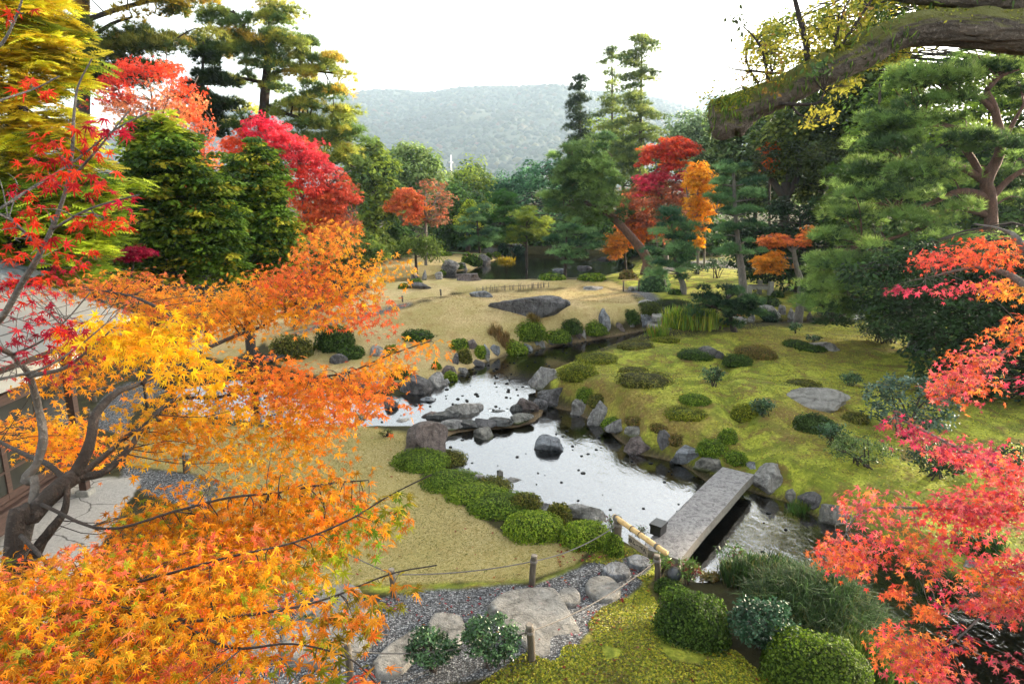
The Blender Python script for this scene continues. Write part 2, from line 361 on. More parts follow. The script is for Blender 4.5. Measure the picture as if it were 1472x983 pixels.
hs = N('Math', operation='SUBTRACT'); L(hh.outputs[0], hs.inputs[0]); L(gm.outputs[0], hs.inputs[1])
L(bump(N, L, hs.outputs[0], .85, .035), p.inputs['Normal']); L(p.outputs[0], out.inputs[0])
masks = [('lawn', mL), ('moss', mM), ('gravel', mG), ('pave', mP), ('bed', bed), ('dry', mD)]
lab = np.zeros(len(gx), int)
for k, m_ in ((1, mL), (2, mM), (3, mG), (4, mP), (5, bed)): lab = np.where(m_ > .5, k, lab)
ql = np.array([np.bincount(r_, minlength=6).argmax() for r_ in lab[q]]) if False else lab[q[:, 0]]
for k, nm in enumerate(['ground', 'lawn', 'moss_ground', 'gravel_path', 'stone_pavement', 'stream_bed']):
    tag(sub_mesh(nm, q[ql == k], GV, MATS['ground'], masks), kind='structure')
# ---- water
m, N, L, out = nmat('water')
tc = N('TexCoord'); mp = N('Mapping'); mp.inputs['Scale'].default_value = (1.0, .55, 1); mp.inputs['Rotation'].default_value = (0, 0, R(35)); L(tc.outputs['Object'], mp.inputs[0])
n1 = noise(N, L, mp.outputs[0], 5, 3, .5, 1.2); n2 = noise(N, L, mp.outputs[0], 19, 3, .55, .6)
ad = N('Math', operation='MULTIPLY_ADD'); L(n2, ad.inputs[0]); ad.inputs[1].default_value = .35; L(n1, ad.inputs[2])
nb = bump(N, L, ad.outputs[0], .21, .03)
fr = N('Fresnel', i_IOR=3.0); L(nb, fr.inputs['Normal'])
gl = N('BsdfGlossy', i_Roughness=.03); gl.inputs['Color'].default_value = (.95, .97, 1, 1); L(nb, gl.inputs['Normal'])
tr = N('BsdfTransparent'); tr.inputs[0].default_value = (.62, .58, .46, 1)
mx = N('MixShader'); L(fr.outputs[0], mx.inputs[0]); L(tr.outputs[0], mx.inputs[1]); L(gl.outputs[0], mx.inputs[2]); L(mx.outputs[0], out.inputs[0])
near = {0: 'stream_water', 1: 'stream_water', 2: 'pond_water'}
for k, (lv, bd, poly) in enumerate(WATERS):
    sel = (dW[k][q] < .55).any(1)
    if k == 0: sel &= ~(dW[1][q] < -.1).any(1)
    if k == 1: sel &= ~((dW[0][q] < .06) & (dW[1][q] > .02)).any(1)
    V = GV.copy(); V[:, 2] = lv
    tag(sub_mesh(near[k], q[sel], V, MATS['water']), kind='structure')
# ================================================================ far hill
def hill(name, y0, y1, prof, seed, ncr, crs, pal, xr=None):
    px_ = np.array([a for a, b in prof], float); py_ = np.array([b for a, b in prof], float)
    top = at(px_, py_, y1); xs, zs = top[:, 0], top[:, 2]
    ny, nx = 60, 160; X, S = np.meshgrid(np.linspace(xs[0], xs[-1], nx), np.linspace(0, 1, ny)); 
    def hz(x, s):
        r = np.interp(x, xs, zs); rid = fbm(np.stack([x / 220, s * 3, x * 0], -1), seed, 4)
        return r * np.clip(sst(-.05, 1.0, s + .35 * rid), 0, 1) ** 1.1 + 0
    Yv = y0 + S * (y1 - y0); Z = hz(X, S)
    V = np.stack([X, Yv, Z], -1).reshape(-1, 3)
    Vb = np.stack([X[-1], Yv[-1] + (y1 - y0) * .5, Z[-1] * 0], -1); V = np.concatenate([V, Vb])
    idx = np.arange((ny + 1) * nx).reshape(ny + 1, nx)
    qq = np.stack([idx[:-1, :-1], idx[:-1, 1:], idx[1:, 1:], idx[1:, :-1]], -1).reshape(-1, 4)
    h = sub_mesh(name, qq, V, plain(name + '_soil', (.045, .06, .025), .95, (.02, .03, .012), .05)); tag(h, kind='structure')
    rng = np.random.default_rng(seed); x = rng.uniform(xs[0], xs[-1], ncr); s = rng.uniform(0.05, 1.02, ncr) ** .8
    z = hz(x, np.minimum(s, 1)); P = np.stack([x, y0 + s * (y1 - y0), z], -1)
    bm = bmesh.new(); bmesh.ops.create_icosphere(bm, subdivisions=1, radius=1); bv = np.array([v.co[:] for v in bm.verts]); bt = np.array([[v.index for v in f.verts] for f in bm.faces]); bm.free()
    sc = rng.uniform(.6, 1.35, ncr) * crs; k = len(bv)
    W = bv[None] * sc[:, None, None] * np.array([1, 1, .95]); W *= (1 + .9 * fbm((bv[None] * 1.2 + P[:, None] * .7), seed, 2))[..., None]
    W += P[:, None]; T = bt[None] + (np.arange(ncr) * k)[:, None, None]
    pc = np.array([lin(a) * f for a, f, w_ in pal]); pw = np.array([w_ for a, f, w_ in pal], float)
    big = vnoise(P / 110, seed + 5); ch = rng.choice(len(pc), ncr, p=pw / pw.sum())
    C = pc[ch] * rng.uniform(.65, 1.3, ncr)[:, None] * (.75 + .5 * big[:, None])
    a = Acc(); a.add(W.reshape(-1, 3), T.reshape(-1, 3), np.repeat(C, k, 0)); return a
pal_h = [('#3f5a3a', .42, 6), ('#4f6440', .42, 3), ('#2e4a3a', .42, 4), ('#6a6040', .45, .8), ('#7d5038', .45, .2), ('#7d7c4c', .5, .5)]
a = hill('hill', 800, 1900, [(150,230),(330,175),(430,158),(500,146),(560,139),(640,136),(700,133),(745,134),(775,129),(800,131),(830,140),(870,146),(920,150),(980,165),(1060,190),(1200,235)], 3, 15000, 6.2, pal_h)
tag(a.build('hillside_forest', MATS['needle'], None, True), 'hazy green wooded hillside rising beyond the garden trees', 'forest', None, 'stuff')
a = hill('far_ridge', 2250, 2600, [(700,180),(800,150),(880,137),(940,133),(1000,140),(1060,146),(1150,150),(1300,170),(1480,220)], 9, 2500, 12, pal_h)
tag(a.build('far_ridge_forest', MATS['needle'], None, True), 'palest wooded ridge behind the tall conifers at right', 'forest', None, 'stuff')
# ---- the air: an even pale haze round everything
m, N, L, out = nmat('haze_air')
pv = N('VolumePrincipled'); pv.inputs['Color'].default_value = (.60, .80, 1.0, 1); pv.inputs['Density'].default_value = .00026; pv.inputs['Anisotropy'].default_value = .15
L(pv.outputs[0], out.inputs['Volume'])
bm = bmesh.new(); bmesh.ops.create_cube(bm, size=1)
me = bpy.data.meshes.new('haze'); bm.to_mesh(me); bm.free(); me.materials.append(m)
hz_ = bpy.data.objects.new('haze', me); COL.objects.link(hz_); hz_.location = (0, 1650, 185); hz_.scale = (7400, 3500, 374); tag(hz_, kind='stuff')
# ================================================================ leaf templates
def fan_leaf(n, spread, lens, val=.30, droop=.18):
    ang = np.linspace(-spread, spread, n); V = [(0, 0, 0)]; T = []
    tips = []
    for a_, l_ in zip(ang, lens): tips.append((math.sin(R(a_)) * l_, math.cos(R(a_)) * l_, -droop * l_ * l_))
    va = [ang[0] - 30] + [(a + b) / 2 for a, b in zip(ang[:-1], ang[1:])] + [ang[-1] + 30]
    for k, a_ in enumerate(va):
        r_ = val * (.55 if k in (0, n) else 1); V.append((math.sin(R(a_)) * r_, math.cos(R(a_)) * r_, .03))
    for k, t in enumerate(tips):
        V.append(t); T += [(0, 1 + k, n + 2 + k), (0, n + 2 + k, 2 + k)]
    V = np.array(V); V[:, 1] -= .15; return V, np.array(T)[:, ::-1]
MAPLE7 = fan_leaf(7, 130, [.40, .72, .94, 1.05, .94, .72, .40], .25, .22)
MAPLE7C = fan_leaf(7, 118, [.45, .75, .9, 1, .9, .75, .45], .25, .62)
MAPLE5 = fan_leaf(5, 105, [.6, .9, 1, .9, .6], .30)
OVAL = (np.array([(0, -.5, 0), (.26, -.05, .07), (0, .5, -.08), (-.26, -.05, .07), (0, -.02, 0)]), np.array([(0, 1, 4), (1, 2, 4), (2, 3, 4), (3, 0, 4)]))
LONG = (np.array([(0, 0, 0), (.13, .45, .05), (0, 1, -.12), (-.13, .45, .05)]), np.array([(0, 1, 2), (0, 2, 3)]))
RHOMB = (np.array([(0, -.5, 0), (.33, 0, .08), (0, .5, 0), (-.33, 0, .08)]), np.array([(0, 1, 2), (0, 2, 3)]))
def spray(n=6, w_=.26, l_=.42):
    V, T = [], []
    for k in range(n):
        y = -.5 + k / n * .95; ln = l_ * (1 - .6 * k / n)
        for s in (-1, 1):
            b = len(V); V += [(0, y, 0), (s * ln, y + ln * .75, -.08 * ln), (s * ln * .25, y + .22, .02)]; T.append((b, b + 1, b + 2) if s > 0 else (b, b + 2, b + 1))
    b = len(V); V += [(-.05, .3, 0), (.05, .3, 0), (0, .62, -.03)]; T.append((b, b + 1, b + 2)); return np.array(V), np.array(T)
SPRAY = spray()
def tuft(n, seed, spread=1.0, wd=.035):
    r = np.random.default_rng(seed); V, T = [], []
    for k in range(n):
        th = r.uniform(0, 2 * math.pi); el = r.uniform(-.15, 1.2); d = np.array([math.cos(th) * math.cos(el), math.sin(th) * math.cos(el), math.sin(el)]) * r.uniform(.75, 1.05)
        sd_ = np.cross(d, r.normal(size=3)); sd_ /= np.linalg.norm(sd_); b = len(V); V += [sd_ * wd, -sd_ * wd, d]; T.append((b, b + 1, b + 2))
    return np.array(V), np.array(T)
TUFT = tuft(14, 1, wd=.045); TUFT_BIG = tuft(11, 2, wd=.075)
def blade_clump(n, seed, wd=.02, curve=.5):
    r = np.random.default_rng(seed); V, T = [], []
    for k in range(n):
        th = r.uniform(0, 2 * math.pi); o = r.normal(size=2) * .12; l_ = r.uniform(.6, 1.0); c = np.array([math.cos(th), math.sin(th)]); s = np.array([-c[1], c[0]]) * wd
        cv = curve * r.uniform(.3, 1.2); p1 = o + c * cv * .25 * l_; p2 = o + c * cv * .9 * l_; b = len(V)
        V += [(*(o + s), 0), (*(o - s), 0), (*(p1 + s), .62 * l_), (*(p1 - s), .62 * l_), (*p2, (1 - .35 * cv) * l_)]
        T += [(b, b + 1, b + 3), (b, b + 3, b + 2), (b + 2, b + 3, b + 4)]
    return np.array(V), np.array(T)
BLADES = blade_clump(9, 3)
def unit(v): return v / (np.linalg.norm(v, axis=-1, keepdims=True) + 1e-9)
def inst(acc, tpl, P, nrm, tip, size, col, jit=.0, rng=None):
    """copies of a leaf template at P with normal nrm and tip direction tip"""
    V, T = tpl; n = len(P)
    if n == 0: return
    W = unit(nrm); Y = unit(tip - (tip * W).sum(-1, keepdims=True) * W); X = np.cross(Y, W)
    s = np.broadcast_to(np.asarray(size, float), (n,))[:, None, None]
    A_ = P[:, None] + s * (V[None, :, 0:1] * X[:, None] + V[None, :, 1:2] * Y[:, None] + V[None, :, 2:3] * W[:, None])
    TT = T[None] + (np.arange(n) * len(V))[:, None, None]
    acc.add(A_.reshape(-1, 3), TT.reshape(-1, 3), np.repeat(np.broadcast_to(col, (n, 3)), len(V), 0))
def rdir(rng, n): return unit(rng.normal(size=(n, 3)))
KIND = {'maple7': MAPLE7, 'maple5': MAPLE5, 'oval': OVAL, 'long': LONG, 'rhomb': RHOMB, 'spray': SPRAY, 'tuft': TUFT, 'tuftb': TUFT_BIG}
# ================================================================ tubes
def tube(acc, pts, rad, col=(.1, .1, .1), sides=7, rough=0, seed=0, cap=True, furrow=0):
    pts = np.asarray(pts, float); rad = np.broadcast_to(np.asarray(rad, float), (len(pts),)).copy(); n = len(pts)
    tg = unit(np.gradient(pts, axis=0)); ref = np.array([0, 0, 1.0]) if abs(tg[0][2]) < .9 else np.array([1.0, 0, 0])
    rings = []; u = np.cross(tg[0], ref); u /= np.linalg.norm(u)
    th = np.linspace(0, 2 * math.pi, sides, endpoint=False)
    for k in range(n):
        u = u - tg[k] * (u @ tg[k]); u /= np.linalg.norm(u) + 1e-9; v_ = np.cross(tg[k], u)
        rings.append(pts[k] + rad[k] * (np.cos(th)[:, None] * u + np.sin(th)[:, None] * v_))
    Vv = np.concatenate(rings)
    if furrow:
        c0 = np.repeat(pts, sides, 0); ln_ = np.repeat(np.cumsum(np.r_[0, np.linalg.norm(np.diff(pts, axis=0), axis=1)]), sides); aa = np.tile(th, n) + ln_ * .5 + 1.2 * fbm(np.stack([ln_ * 2, np.tile(np.cos(th), n) * 2, np.tile(np.sin(th), n) * 2], -1), 4, 2)
        q_ = fbm(np.stack([np.cos(aa) * 5, np.sin(aa) * 5, ln_ * 2.2], -1), seed + 3, 3); q2 = fbm(np.stack([np.cos(aa) * 11, np.sin(aa) * 11, ln_ * 5], -1), seed + 5, 2)
        Vv = c0 + (Vv - c0) * (1 + furrow * (1.2 - 5 * np.abs(q_)) * .5 + furrow * .9 * q2)[:, None]
    if rough:
        c0 = np.repeat(pts, sides, 0); d = Vv - c0; Vv = c0 + d * (1 + rough * 2 * fbm(Vv * (1.2 / max(rad.max(), .02)), seed, 3))[:, None]
    i = np.arange(n - 1)[:, None] * sides + np.arange(sides)[None]; j = np.arange(n - 1)[:, None] * sides + (np.arange(sides)[None] + 1) % sides
    T = np.concatenate([np.stack([i, j, j + sides], -1).reshape(-1, 3), np.stack([i, j + sides, i + sides], -1).reshape(-1, 3)])
    if cap:
        b = len(Vv); Vv = np.concatenate([Vv, pts[:1], pts[-1:]]); k = np.arange(sides); k2 = (k + 1) % sides
        T = np.concatenate([T, np.stack([k2, k, k * 0 + b], -1), np.stack([k + (n - 1) * sides, k2 + (n - 1) * sides, k * 0 + b + 1], -1)])
    acc.add(Vv, T, col); return acc
def smooth_path(pts, n=4):
    """Catmull-Rom through the given points"""
    p = np.asarray(pts, float)
    if len(p) < 3: 
        t = np.linspace(0, 1, n * 2 + 1)[:, None]; return p[0] * (1 - t) + p[-1] * t
    q = np.concatenate([[2 * p[0] - p[1]], p, [2 * p[-1] - p[-2]]]); out_ = []
    for k in range(1, len(q) - 2):
        for t in np.linspace(0, 1, n, endpoint=False):
            a, b, c, d = q[k - 1], q[k], q[k + 1], q[k + 2]
            out_.append(.5 * (2 * b + (c - a) * t + (2 * a - 5 * b + 4 * c - d) * t * t + (3 * b - a - 3 * c + d) * t ** 3))
    out_.append(p[-1]); return np.array(out_)
def limb(acc, pts4, sides=8, rough=.12, seed=0, n=5, col=(.1, .1, .1), furrow=0):
    s = smooth_path(np.asarray(pts4, float), n); tube(acc, s[:, :3], np.maximum(s[:, 3], .003), col, sides, rough, seed, True, furrow); return s
# ================================================================ crowns
def pick(pal, n, rng, px=None, py=None):
    if len(pal[0]) == 4:      # zone anchors (px, py, colour, factor): the nearest zone of the tree's own colouring
        ax = np.array([p_[0] for p_ in pal], float); ay = np.array([p_[1] for p_ in pal], float); C = np.array([lin(p_[2]) * p_[3] for p_ in pal])
        d = np.hypot(px[:, None] - ax, py[:, None] - ay) * rng.uniform(.6, 1.5, (n, len(pal))); return C[d.argmin(1)]
    C = np.array([lin(c) * f for c, f, w_ in pal]); pw = np.array([w_ for c, f, w_ in pal], float)
    return C[rng.choice(len(C), n, p=pw / pw.sum())]
def sample_poly(poly, n, rng):
    poly = np.asarray(poly, float); lo, hi = poly.min(0), poly.max(0); got = []; m_ = 0
    for _ in range(60):
        Q = rng.uniform(lo, hi, (n * 2, 2)); Q = Q[inside(Q, poly)]; got.append(Q); m_ += len(Q)
        if m_ >= n: break
    Q = np.concatenate(got)[:n]; return Q, seg_dist(Q, poly)
def crown(acc, poly, Y, n, clr, per, kind, size, pal, thick=None, flat=.5, up=.55, droop=.25, out=.5, seed=0, hole=.0, hole_f=1.0, shell=.55, dY=None, cjit=.26, inset=.35, even=False):
    """leaf clusters filling a crown whose outline is poly; depth swells with the distance from the outline. Returns cluster centres"""
    rng = np.random.default_rng(seed); Q, d = sample_poly(poly, n, rng); n = len(Q)
    Yc = np.full(n, float(Y)) if dY is None else Y + dY(Q[:, 0], Q[:, 1])
    mpp = depth(at(Q[:, 0], Q[:, 1], Yc)) / FPX; dm_ = d * mpp
    keep = (dm_ > clr * inset * rng.uniform(0, 1, n)) & (vnoise(np.column_stack([Q * mpp.mean() * 1.1, np.full(n, seed)]), 9) + .35 * np.minimum(dm_ / (clr * 2), 1) > (.42 if n >= 100 else -1)); Q, dm_, Yc = Q[keep], dm_[keep], Yc[keep]; n = len(Q); Q = Q + rng.normal(size=Q.shape) * (clr * .45 / mpp.mean()) * (rng.random(n) < .25)[:, None]
    th = np.minimum(thick if thick else 1e9, 1.15 * np.sqrt(dm_ * max(clr, .3)) * 1.3 + .2 * clr)
    s = rng.uniform(-1, 1, n); s = np.sign(s) * np.abs(s) ** shell; s = np.where((s > 0) & (rng.random(n) < .3), -s, s)
    P = at(Q[:, 0], Q[:, 1], Yc + s * th)
    if hole: 
        k = vnoise(P * hole_f, seed + 77) > hole; P, Q, s, th = P[k], Q[k], s[k], th[k]; n = len(P)
    cc = pick(pal, n, rng, Q[:, 0], Q[:, 1]) * rng.uniform(1 - cjit, 1 + cjit, n)[:, None]
    m_ = n * per; ci = np.repeat(np.arange(n), per)
    off = rdir(rng, m_) * rng.uniform(.15, 1, m_)[:, None] ** .5; off[:, 2] *= flat; 
    LP = P[ci] + off * clr * rng.uniform(.45, 1.3, n)[ci][:, None]
    LP[:, 2] -= droop * clr * (off[:, 0] ** 2 + off[:, 1] ** 2) * .8
    nr_ = unit(up * np.array([0, 0, 1.0]) + (1 - up) * rdir(rng, m_) + out * off)
    tp = off * np.array([1, 1, .3]) + rdir(rng, m_) * .5; tp[:, 2] -= droop
    c = cc[ci] * rng.uniform(1 - cjit, 1 + cjit, m_)[:, None]
    sz = size * rng.uniform(.7, 1.25, m_)
    inst(acc, KIND[kind], LP, nr_, tp, sz, c); return P
def twigs(acc, limbs, P, frac, r0, seed, col=(.1, .1, .1), sides=4, sag=.1, maxl=1e9):
    rng = np.random.default_rng(seed); Lp = np.concatenate([l_[:, :3] for l_ in limbs]); Lr = np.concatenate([l_[:, 3] for l_ in limbs])
    for p_ in P[rng.random(len(P)) < frac]:
        d = np.linalg.norm(Lp - p_, axis=1) + np.maximum(Lp[:, 2] - p_[2], 0) * .8; k = d.argmin(); a = Lp[k]; L_ = np.linalg.norm(p_ - a)
        
        if L_ > maxl: continue
        mid = (a + p_) / 2 + rng.normal(size=3) * L_ * .08 + np.array([0, 0, sag * L_]); r_ = min(r0, Lr[k] * .8)
        s = smooth_path([a, mid, p_], 3); tube(acc, s, np.linspace(r_, r_ * .3, len(s)), col, sides, 0, 0, False)
def px_limb(pts, Y, base=None, mul=1.0):
    """pts: (px,py,width_px[,dY]) -> world points with radius"""
    out_ = []
    for p_ in pts:
        Yp = Y + (p_[3] if len(p_) > 3 else 0); w_ = at(p_[0], p_[1], Yp); out_.append((*w_, p_[2] * depth(w_) / FPX / 2 * mul))
    return np.array(out_)
NO_GROUND = {}
def ground_at(x, y): return Hs(x, y)
def make_tree(name, label, cat, Y, trunk, limbs, crowns, bark='bark', leafmat='leaf', group=None, tw=.25, twr=.03, seed=0, crown_name='crown', base=None, dens=1.0):
    """trunk: px points from the base up; its base is dropped to the ground. crowns: dicts for crown()"""
    t = px_limb(trunk, Y); b = t[0].copy() if base is None else np.array([*base, 0, t[0][3] * 1.25])
    b[2] = ground_at(b[0], b[1]) - .05; b[3] *= 1.3
    tr_ = np.concatenate([[b], t]) if t[0][2] > b[2] + .15 else np.concatenate([[b], t[1:]])
    o = empty(name, (b[0], b[1], b[2] + .05), label, cat, group)
    ta = Acc(); ls = [limb(ta, tr_, 9, .12, seed)]
    for k, l_ in enumerate(limbs): ls.append(limb(ta, px_limb(l_, Y), 7, .12, seed + k))
    ca = Acc(); PP = []
    for k, c in enumerate(crowns):
        c = dict(c); c['n'] = int(c['n'] * dens); poly = c.pop('poly'); PP.append(crown(ca, poly, c.pop('Y', Y), seed=c.pop('seed', seed * 13 + k), **c))
    if tw: twigs(ta, ls, np.concatenate(PP), tw, twr, seed)
    ta.build('trunk', MATS[bark], o, True); ca.build(crown_name, MATS[leafmat], o); return o
# ================================================================ rocks
def ico(n):
    bm = bmesh.new(); bmesh.ops.create_icosphere(bm, subdivisions=n, radius=1); v = np.array([q_.co[:] for q_ in bm.verts]); f = np.array([[q_.index for q_ in g.verts] for g in bm.faces]); bm.free(); return v, f
ICO = {k: ico(k) for k in (2, 3, 4, 5)}
def rock_shape(n, dims, seed, cuts=13, rough=.13, pointy=0, boxy=.8):
    v, f = ICO[n]; v = np.sign(v) * np.abs(v) ** boxy; r = np.random.default_rng(seed)
    for k in range(cuts):
        d = unit(r.normal(size=3) * np.array([1, 1, .8])); o = r.uniform(.48, .86); s = v @ d - o; v = v - np.where(s > 0, s * .92, 0)[:, None] * d
    v = v / np.abs(v).max(0); lo_ = np.clip(-v[:, 2], 0, 1)[:, None]; v[:, :2] *= 1 + .45 * lo_; v = v / np.abs(v).max(0)
    v = v * (1 + rough * 2.2 * fbm(v * 1.6 + seed, seed, 4) + rough * 1.3 * fbm(v * 5 + seed, seed + 9, 3))[:, None]
    if pointy: k = np.clip(v[:, 2], 0, 1) * pointy; v[:, 0] *= 1 - k; v[:, 1] *= 1 - k
    v = v * np.asarray(dims) * .5; return v, f
ROCKS_SHARED = 'rocks edging the stream and pond'
RN = [0]
def rock(px, pb, wp, hp, mat, label, name='boulder', cat='rock', group=None, dr=.75, yaw=None, sub=None, cuts=13, rough=.14, pointy=0, z=None, lean=0, boxy=.8):
    RN[0] += 1; P = G(px, pb) if z is None else atz(px, pb, z); t = depth(P); s = t / FPX; wd = wp * s * 1.15; dp = wd * dr
    th = math.atan2(CAMZ - P[2], P[1]); hv = hp * s * 1.15; h = max((hv - dp * math.sin(th) * .62) / math.cos(th), wd * .22)
    d = unit(np.array([P[0], P[1], 0])); c = P + d * dp * .42
    seed = RN[0] * 7 + 3; sub = sub or (5 if wp > 70 else 4 if wp > 24 else 3)
    v, f = rock_shape(sub, (wd * 1.06, dp * 1.06, h * 1.45), seed, cuts, rough, pointy, boxy); v[:, 2] += h * .275
    a_ = math.atan2(-d[0], d[1]) * .7 + (yaw if yaw is not None else random.Random(seed).uniform(-.25, .25)); ca, sa = math.cos(a_), math.sin(a_)
    v[:, 0] += lean * v[:, 2]; v = v @ np.array([[ca, sa, 0], [-sa, ca, 0], [0, 0, 1]])
    gzc = P[2] if z is not None else min(P[2], Hs(c[0], c[1]) + .05)
    return tag(mesh_obj(name, v, f, None, MATS[mat], None, True, (c[0], c[1], gzc)), label, cat, group)
def flat_stone(poly, h, mat, label, name='stepping_stone', cat='stepping stone', group=None, z=None, inset=.03, sub=7):
    """a traced flat slab: rings from the ground up to a rounded rim, then a bumpy top"""
    q_ = np.array(poly, float); c0 = q_.mean(0); P0 = G(*c0) if z is None else atz(*c0, z); zt = P0[2] + h
    w_ = atz(q_[:, 0], q_[:, 1], zt); w_ = smooth_path(np.concatenate([w_, w_[:1]]), 5)[:-1]; c = w_.mean(0)
    sd_ = int(abs(c0[0]) + c0[1]); rings = []
    for fac, dz in ((1.03, -h - .08), (1.03, -h * .35), (1.0, -h * .08), (.965, 0), (.80, .0), (.55, .0), (.28, .0)):
        r_ = c + (w_ - c) * fac; r_[:, 2] = zt + dz; nz = fbm(r_ * 3.2, sd_, 4) * .06 * min(1, h * 10); r_[:, :2] += (r_[:, :2] - c[:2]) * (nz * .6)[:, None]
        if fac < 1: r_[:, 2] += nz * .45
        rings.append(r_)
    n = len(w_); V = np.concatenate(rings + [[[c[0], c[1], zt]]]); T = []
    for k in range(len(rings) - 1):
        i = np.arange(n); j = (i + 1) % n; T.append(np.stack([i + k * n, j + k * n, j + (k + 1) * n], -1)); T.append(np.stack([i + k * n, j + (k + 1) * n, i + (k + 1) * n], -1))
    i = np.arange(n); T.append(np.stack([i + (len(rings) - 1) * n, (i + 1) % n + (len(rings) - 1) * n, i * 0 + len(V) - 1], -1))
    og = np.array([c[0], c[1], zt - h]); return tag(mesh_obj(name, V - og, np.concatenate(T), None, MATS[mat], None, True, og), label, cat, group)
# ================================================================ shrubs
SN = [0]
def dome(px, pb, wp, hp, cols, label, name='azalea_shrub', cat='shrub', group=None, dr=.8, lump=.27, leaf=None, kind='rhomb', dens=1.0, sq=2.3, mat='leaf', core=None, lumpf=2.6, shag=.45):
    """a clipped shrub: a lumpy dome closed by small leaves standing off a solid core in darkened leaf colour"""
    SN[0] += 1; seed = 500 + SN[0]; rng = np.random.default_rng(seed); P = G(px, pb); t = depth(P); s = t / FPX; wd = wp * s; dp = wd * dr
    th = math.atan2(CAMZ - P[2], P[1]); h = max((hp * s - dp * math.sin(th) * .55) / math.cos(th), wd * .16); d = unit(np.array([P[0], P[1], 0])); c = P + d * dp * .36; c[2] = min(Hs(c[0], c[1]), P[2] + .06 * h)
    lsz = leaf or max(.035, 2.6 * t / 682); area = (wp * .7) * (hp * .7 + 6) * (t / 682) ** 2; n = int(np.clip(area / (lsz * lsz * .35) * 3.2 * dens, 220, 16000))
    def surf(D):
        e = (np.abs(D[:, 0]) ** sq + np.abs(D[:, 1]) ** sq + np.abs(D[:, 2]) ** sq) ** (-1 / sq); Q = D * e[:, None]
        f = 1 + lump * 2 * fbm(Q * np.array([1, 1, .7]) * lumpf * .6 + seed, seed, 3); return Q * f[:, None] * np.array([wd / 2, dp / 2, h])
    D = rdir(rng, n); D[:, 2] = np.abs(D[:, 2]) - .06; S = surf(D); S *= rng.uniform(1 - shag * .35, 1 + shag * .18, n)[:, None]
    a_ = math.atan2(-d[0], d[1]); rot = np.array([[math.cos(a_), math.sin(a_), 0], [-math.sin(a_), math.cos(a_), 0], [0, 0, 1]])
    nr_ = unit(D / np.array([wd, dp, 2 * h]) * wd + .75 * rdir(rng, n)); acc = Acc()
    C = pick(cols, n, rng) * rng.uniform(.65, 1.3, n)[:, None] * (.8 + .5 * vnoise(S * 3 / max(wd, .3) * 2, seed))[:, None]
    inst(acc, KIND[kind], S @ rot, nr_ @ rot, unit(rdir(rng, n) + np.array([0, 0, .4])), lsz * rng.uniform(.7, 1.35, n), C)
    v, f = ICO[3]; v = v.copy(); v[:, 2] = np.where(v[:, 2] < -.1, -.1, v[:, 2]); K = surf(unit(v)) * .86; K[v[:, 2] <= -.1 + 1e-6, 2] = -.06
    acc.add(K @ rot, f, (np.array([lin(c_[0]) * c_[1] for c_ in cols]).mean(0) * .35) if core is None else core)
    return tag(mesh_obj(name, np.concatenate(acc.v), np.concatenate(acc.t), np.concatenate(acc.c), MATS[mat], None, False, c), label, cat, group)
def bush(px, pb, wp, hp, cols, label, name='leafy_shrub', cat='shrub', group=None, kind='oval', leaf=.07, ncl=60, per=14, clr=.16, flat=.7, up=.4, mat='gloss_leaf', dr=.8, stems=9, bark='bark', low=.12):
    """an open leafy shrub: stems from the ground fanning out to leaf clusters"""
    SN[0] += 1; seed = 900 + SN[0]; rng = np.random.default_rng(seed); P = G(px, pb); t = depth(P); s = t / FPX; wd = wp * s; dp = wd * dr
    th = math.atan2(CAMZ - P[2], P[1]); h = max((hp * s - dp * math.sin(th) * .5) / math.cos(th), wd * .3); d = unit(np.array([P[0], P[1], 0])); c = P + d * dp * .36; c[2] = min(Hs(c[0], c[1]), P[2] + .1)
    o = empty(name, c, label, cat, group); D = rdir(rng, ncl); rr = rng.uniform(.3, 1, ncl) ** .5
    Q = D * rr[:, None] * np.array([wd / 2 - clr * .6, dp / 2 - clr * .6, max(h * (1 - low) / 2 - clr * .4, .02)]); Q[:, 2] += h * (1 + low) / 2; Q += c
    ca = Acc(); m_ = ncl * per; ci = np.repeat(np.arange(ncl), per); off = rdir(rng, m_) * rng.uniform(.2, 1, m_)[:, None]; off[:, 2] *= flat
    cc = pick(cols, ncl, rng)[ci] * rng.uniform(.7, 1.3, m_)[:, None]
    tp = off + np.array([0, 0, .15]) + .3 * rdir(rng, m_); nr_ = unit(np.array([0, 0, 1.0]) * up + (1 - up) * rdir(rng, m_) + .4 * off)
    inst(ca, KIND[kind], Q[ci] + off * clr, nr_, tp, leaf * rng.uniform(.7, 1.25, m_), cc)
    ta = Acc()
    for k in rng.choice(ncl, min(stems, ncl), replace=False):
        b = c + np.array([*rng.normal(size=2) * wd * .06, -.03]); mid = b * .5 + Q[k] * .5 + np.array([0, 0, .12 * h]); sm = smooth_path([b, mid, Q[k]], 3); tube(ta, sm, np.linspace(.012, .005, len(sm)) * max(1, wd), (.1, .1, .1), 5, 0, 0, False)
    ta.build('stem', MATS[bark], o, True); ca.build('foliage', MATS[mat], o); return o
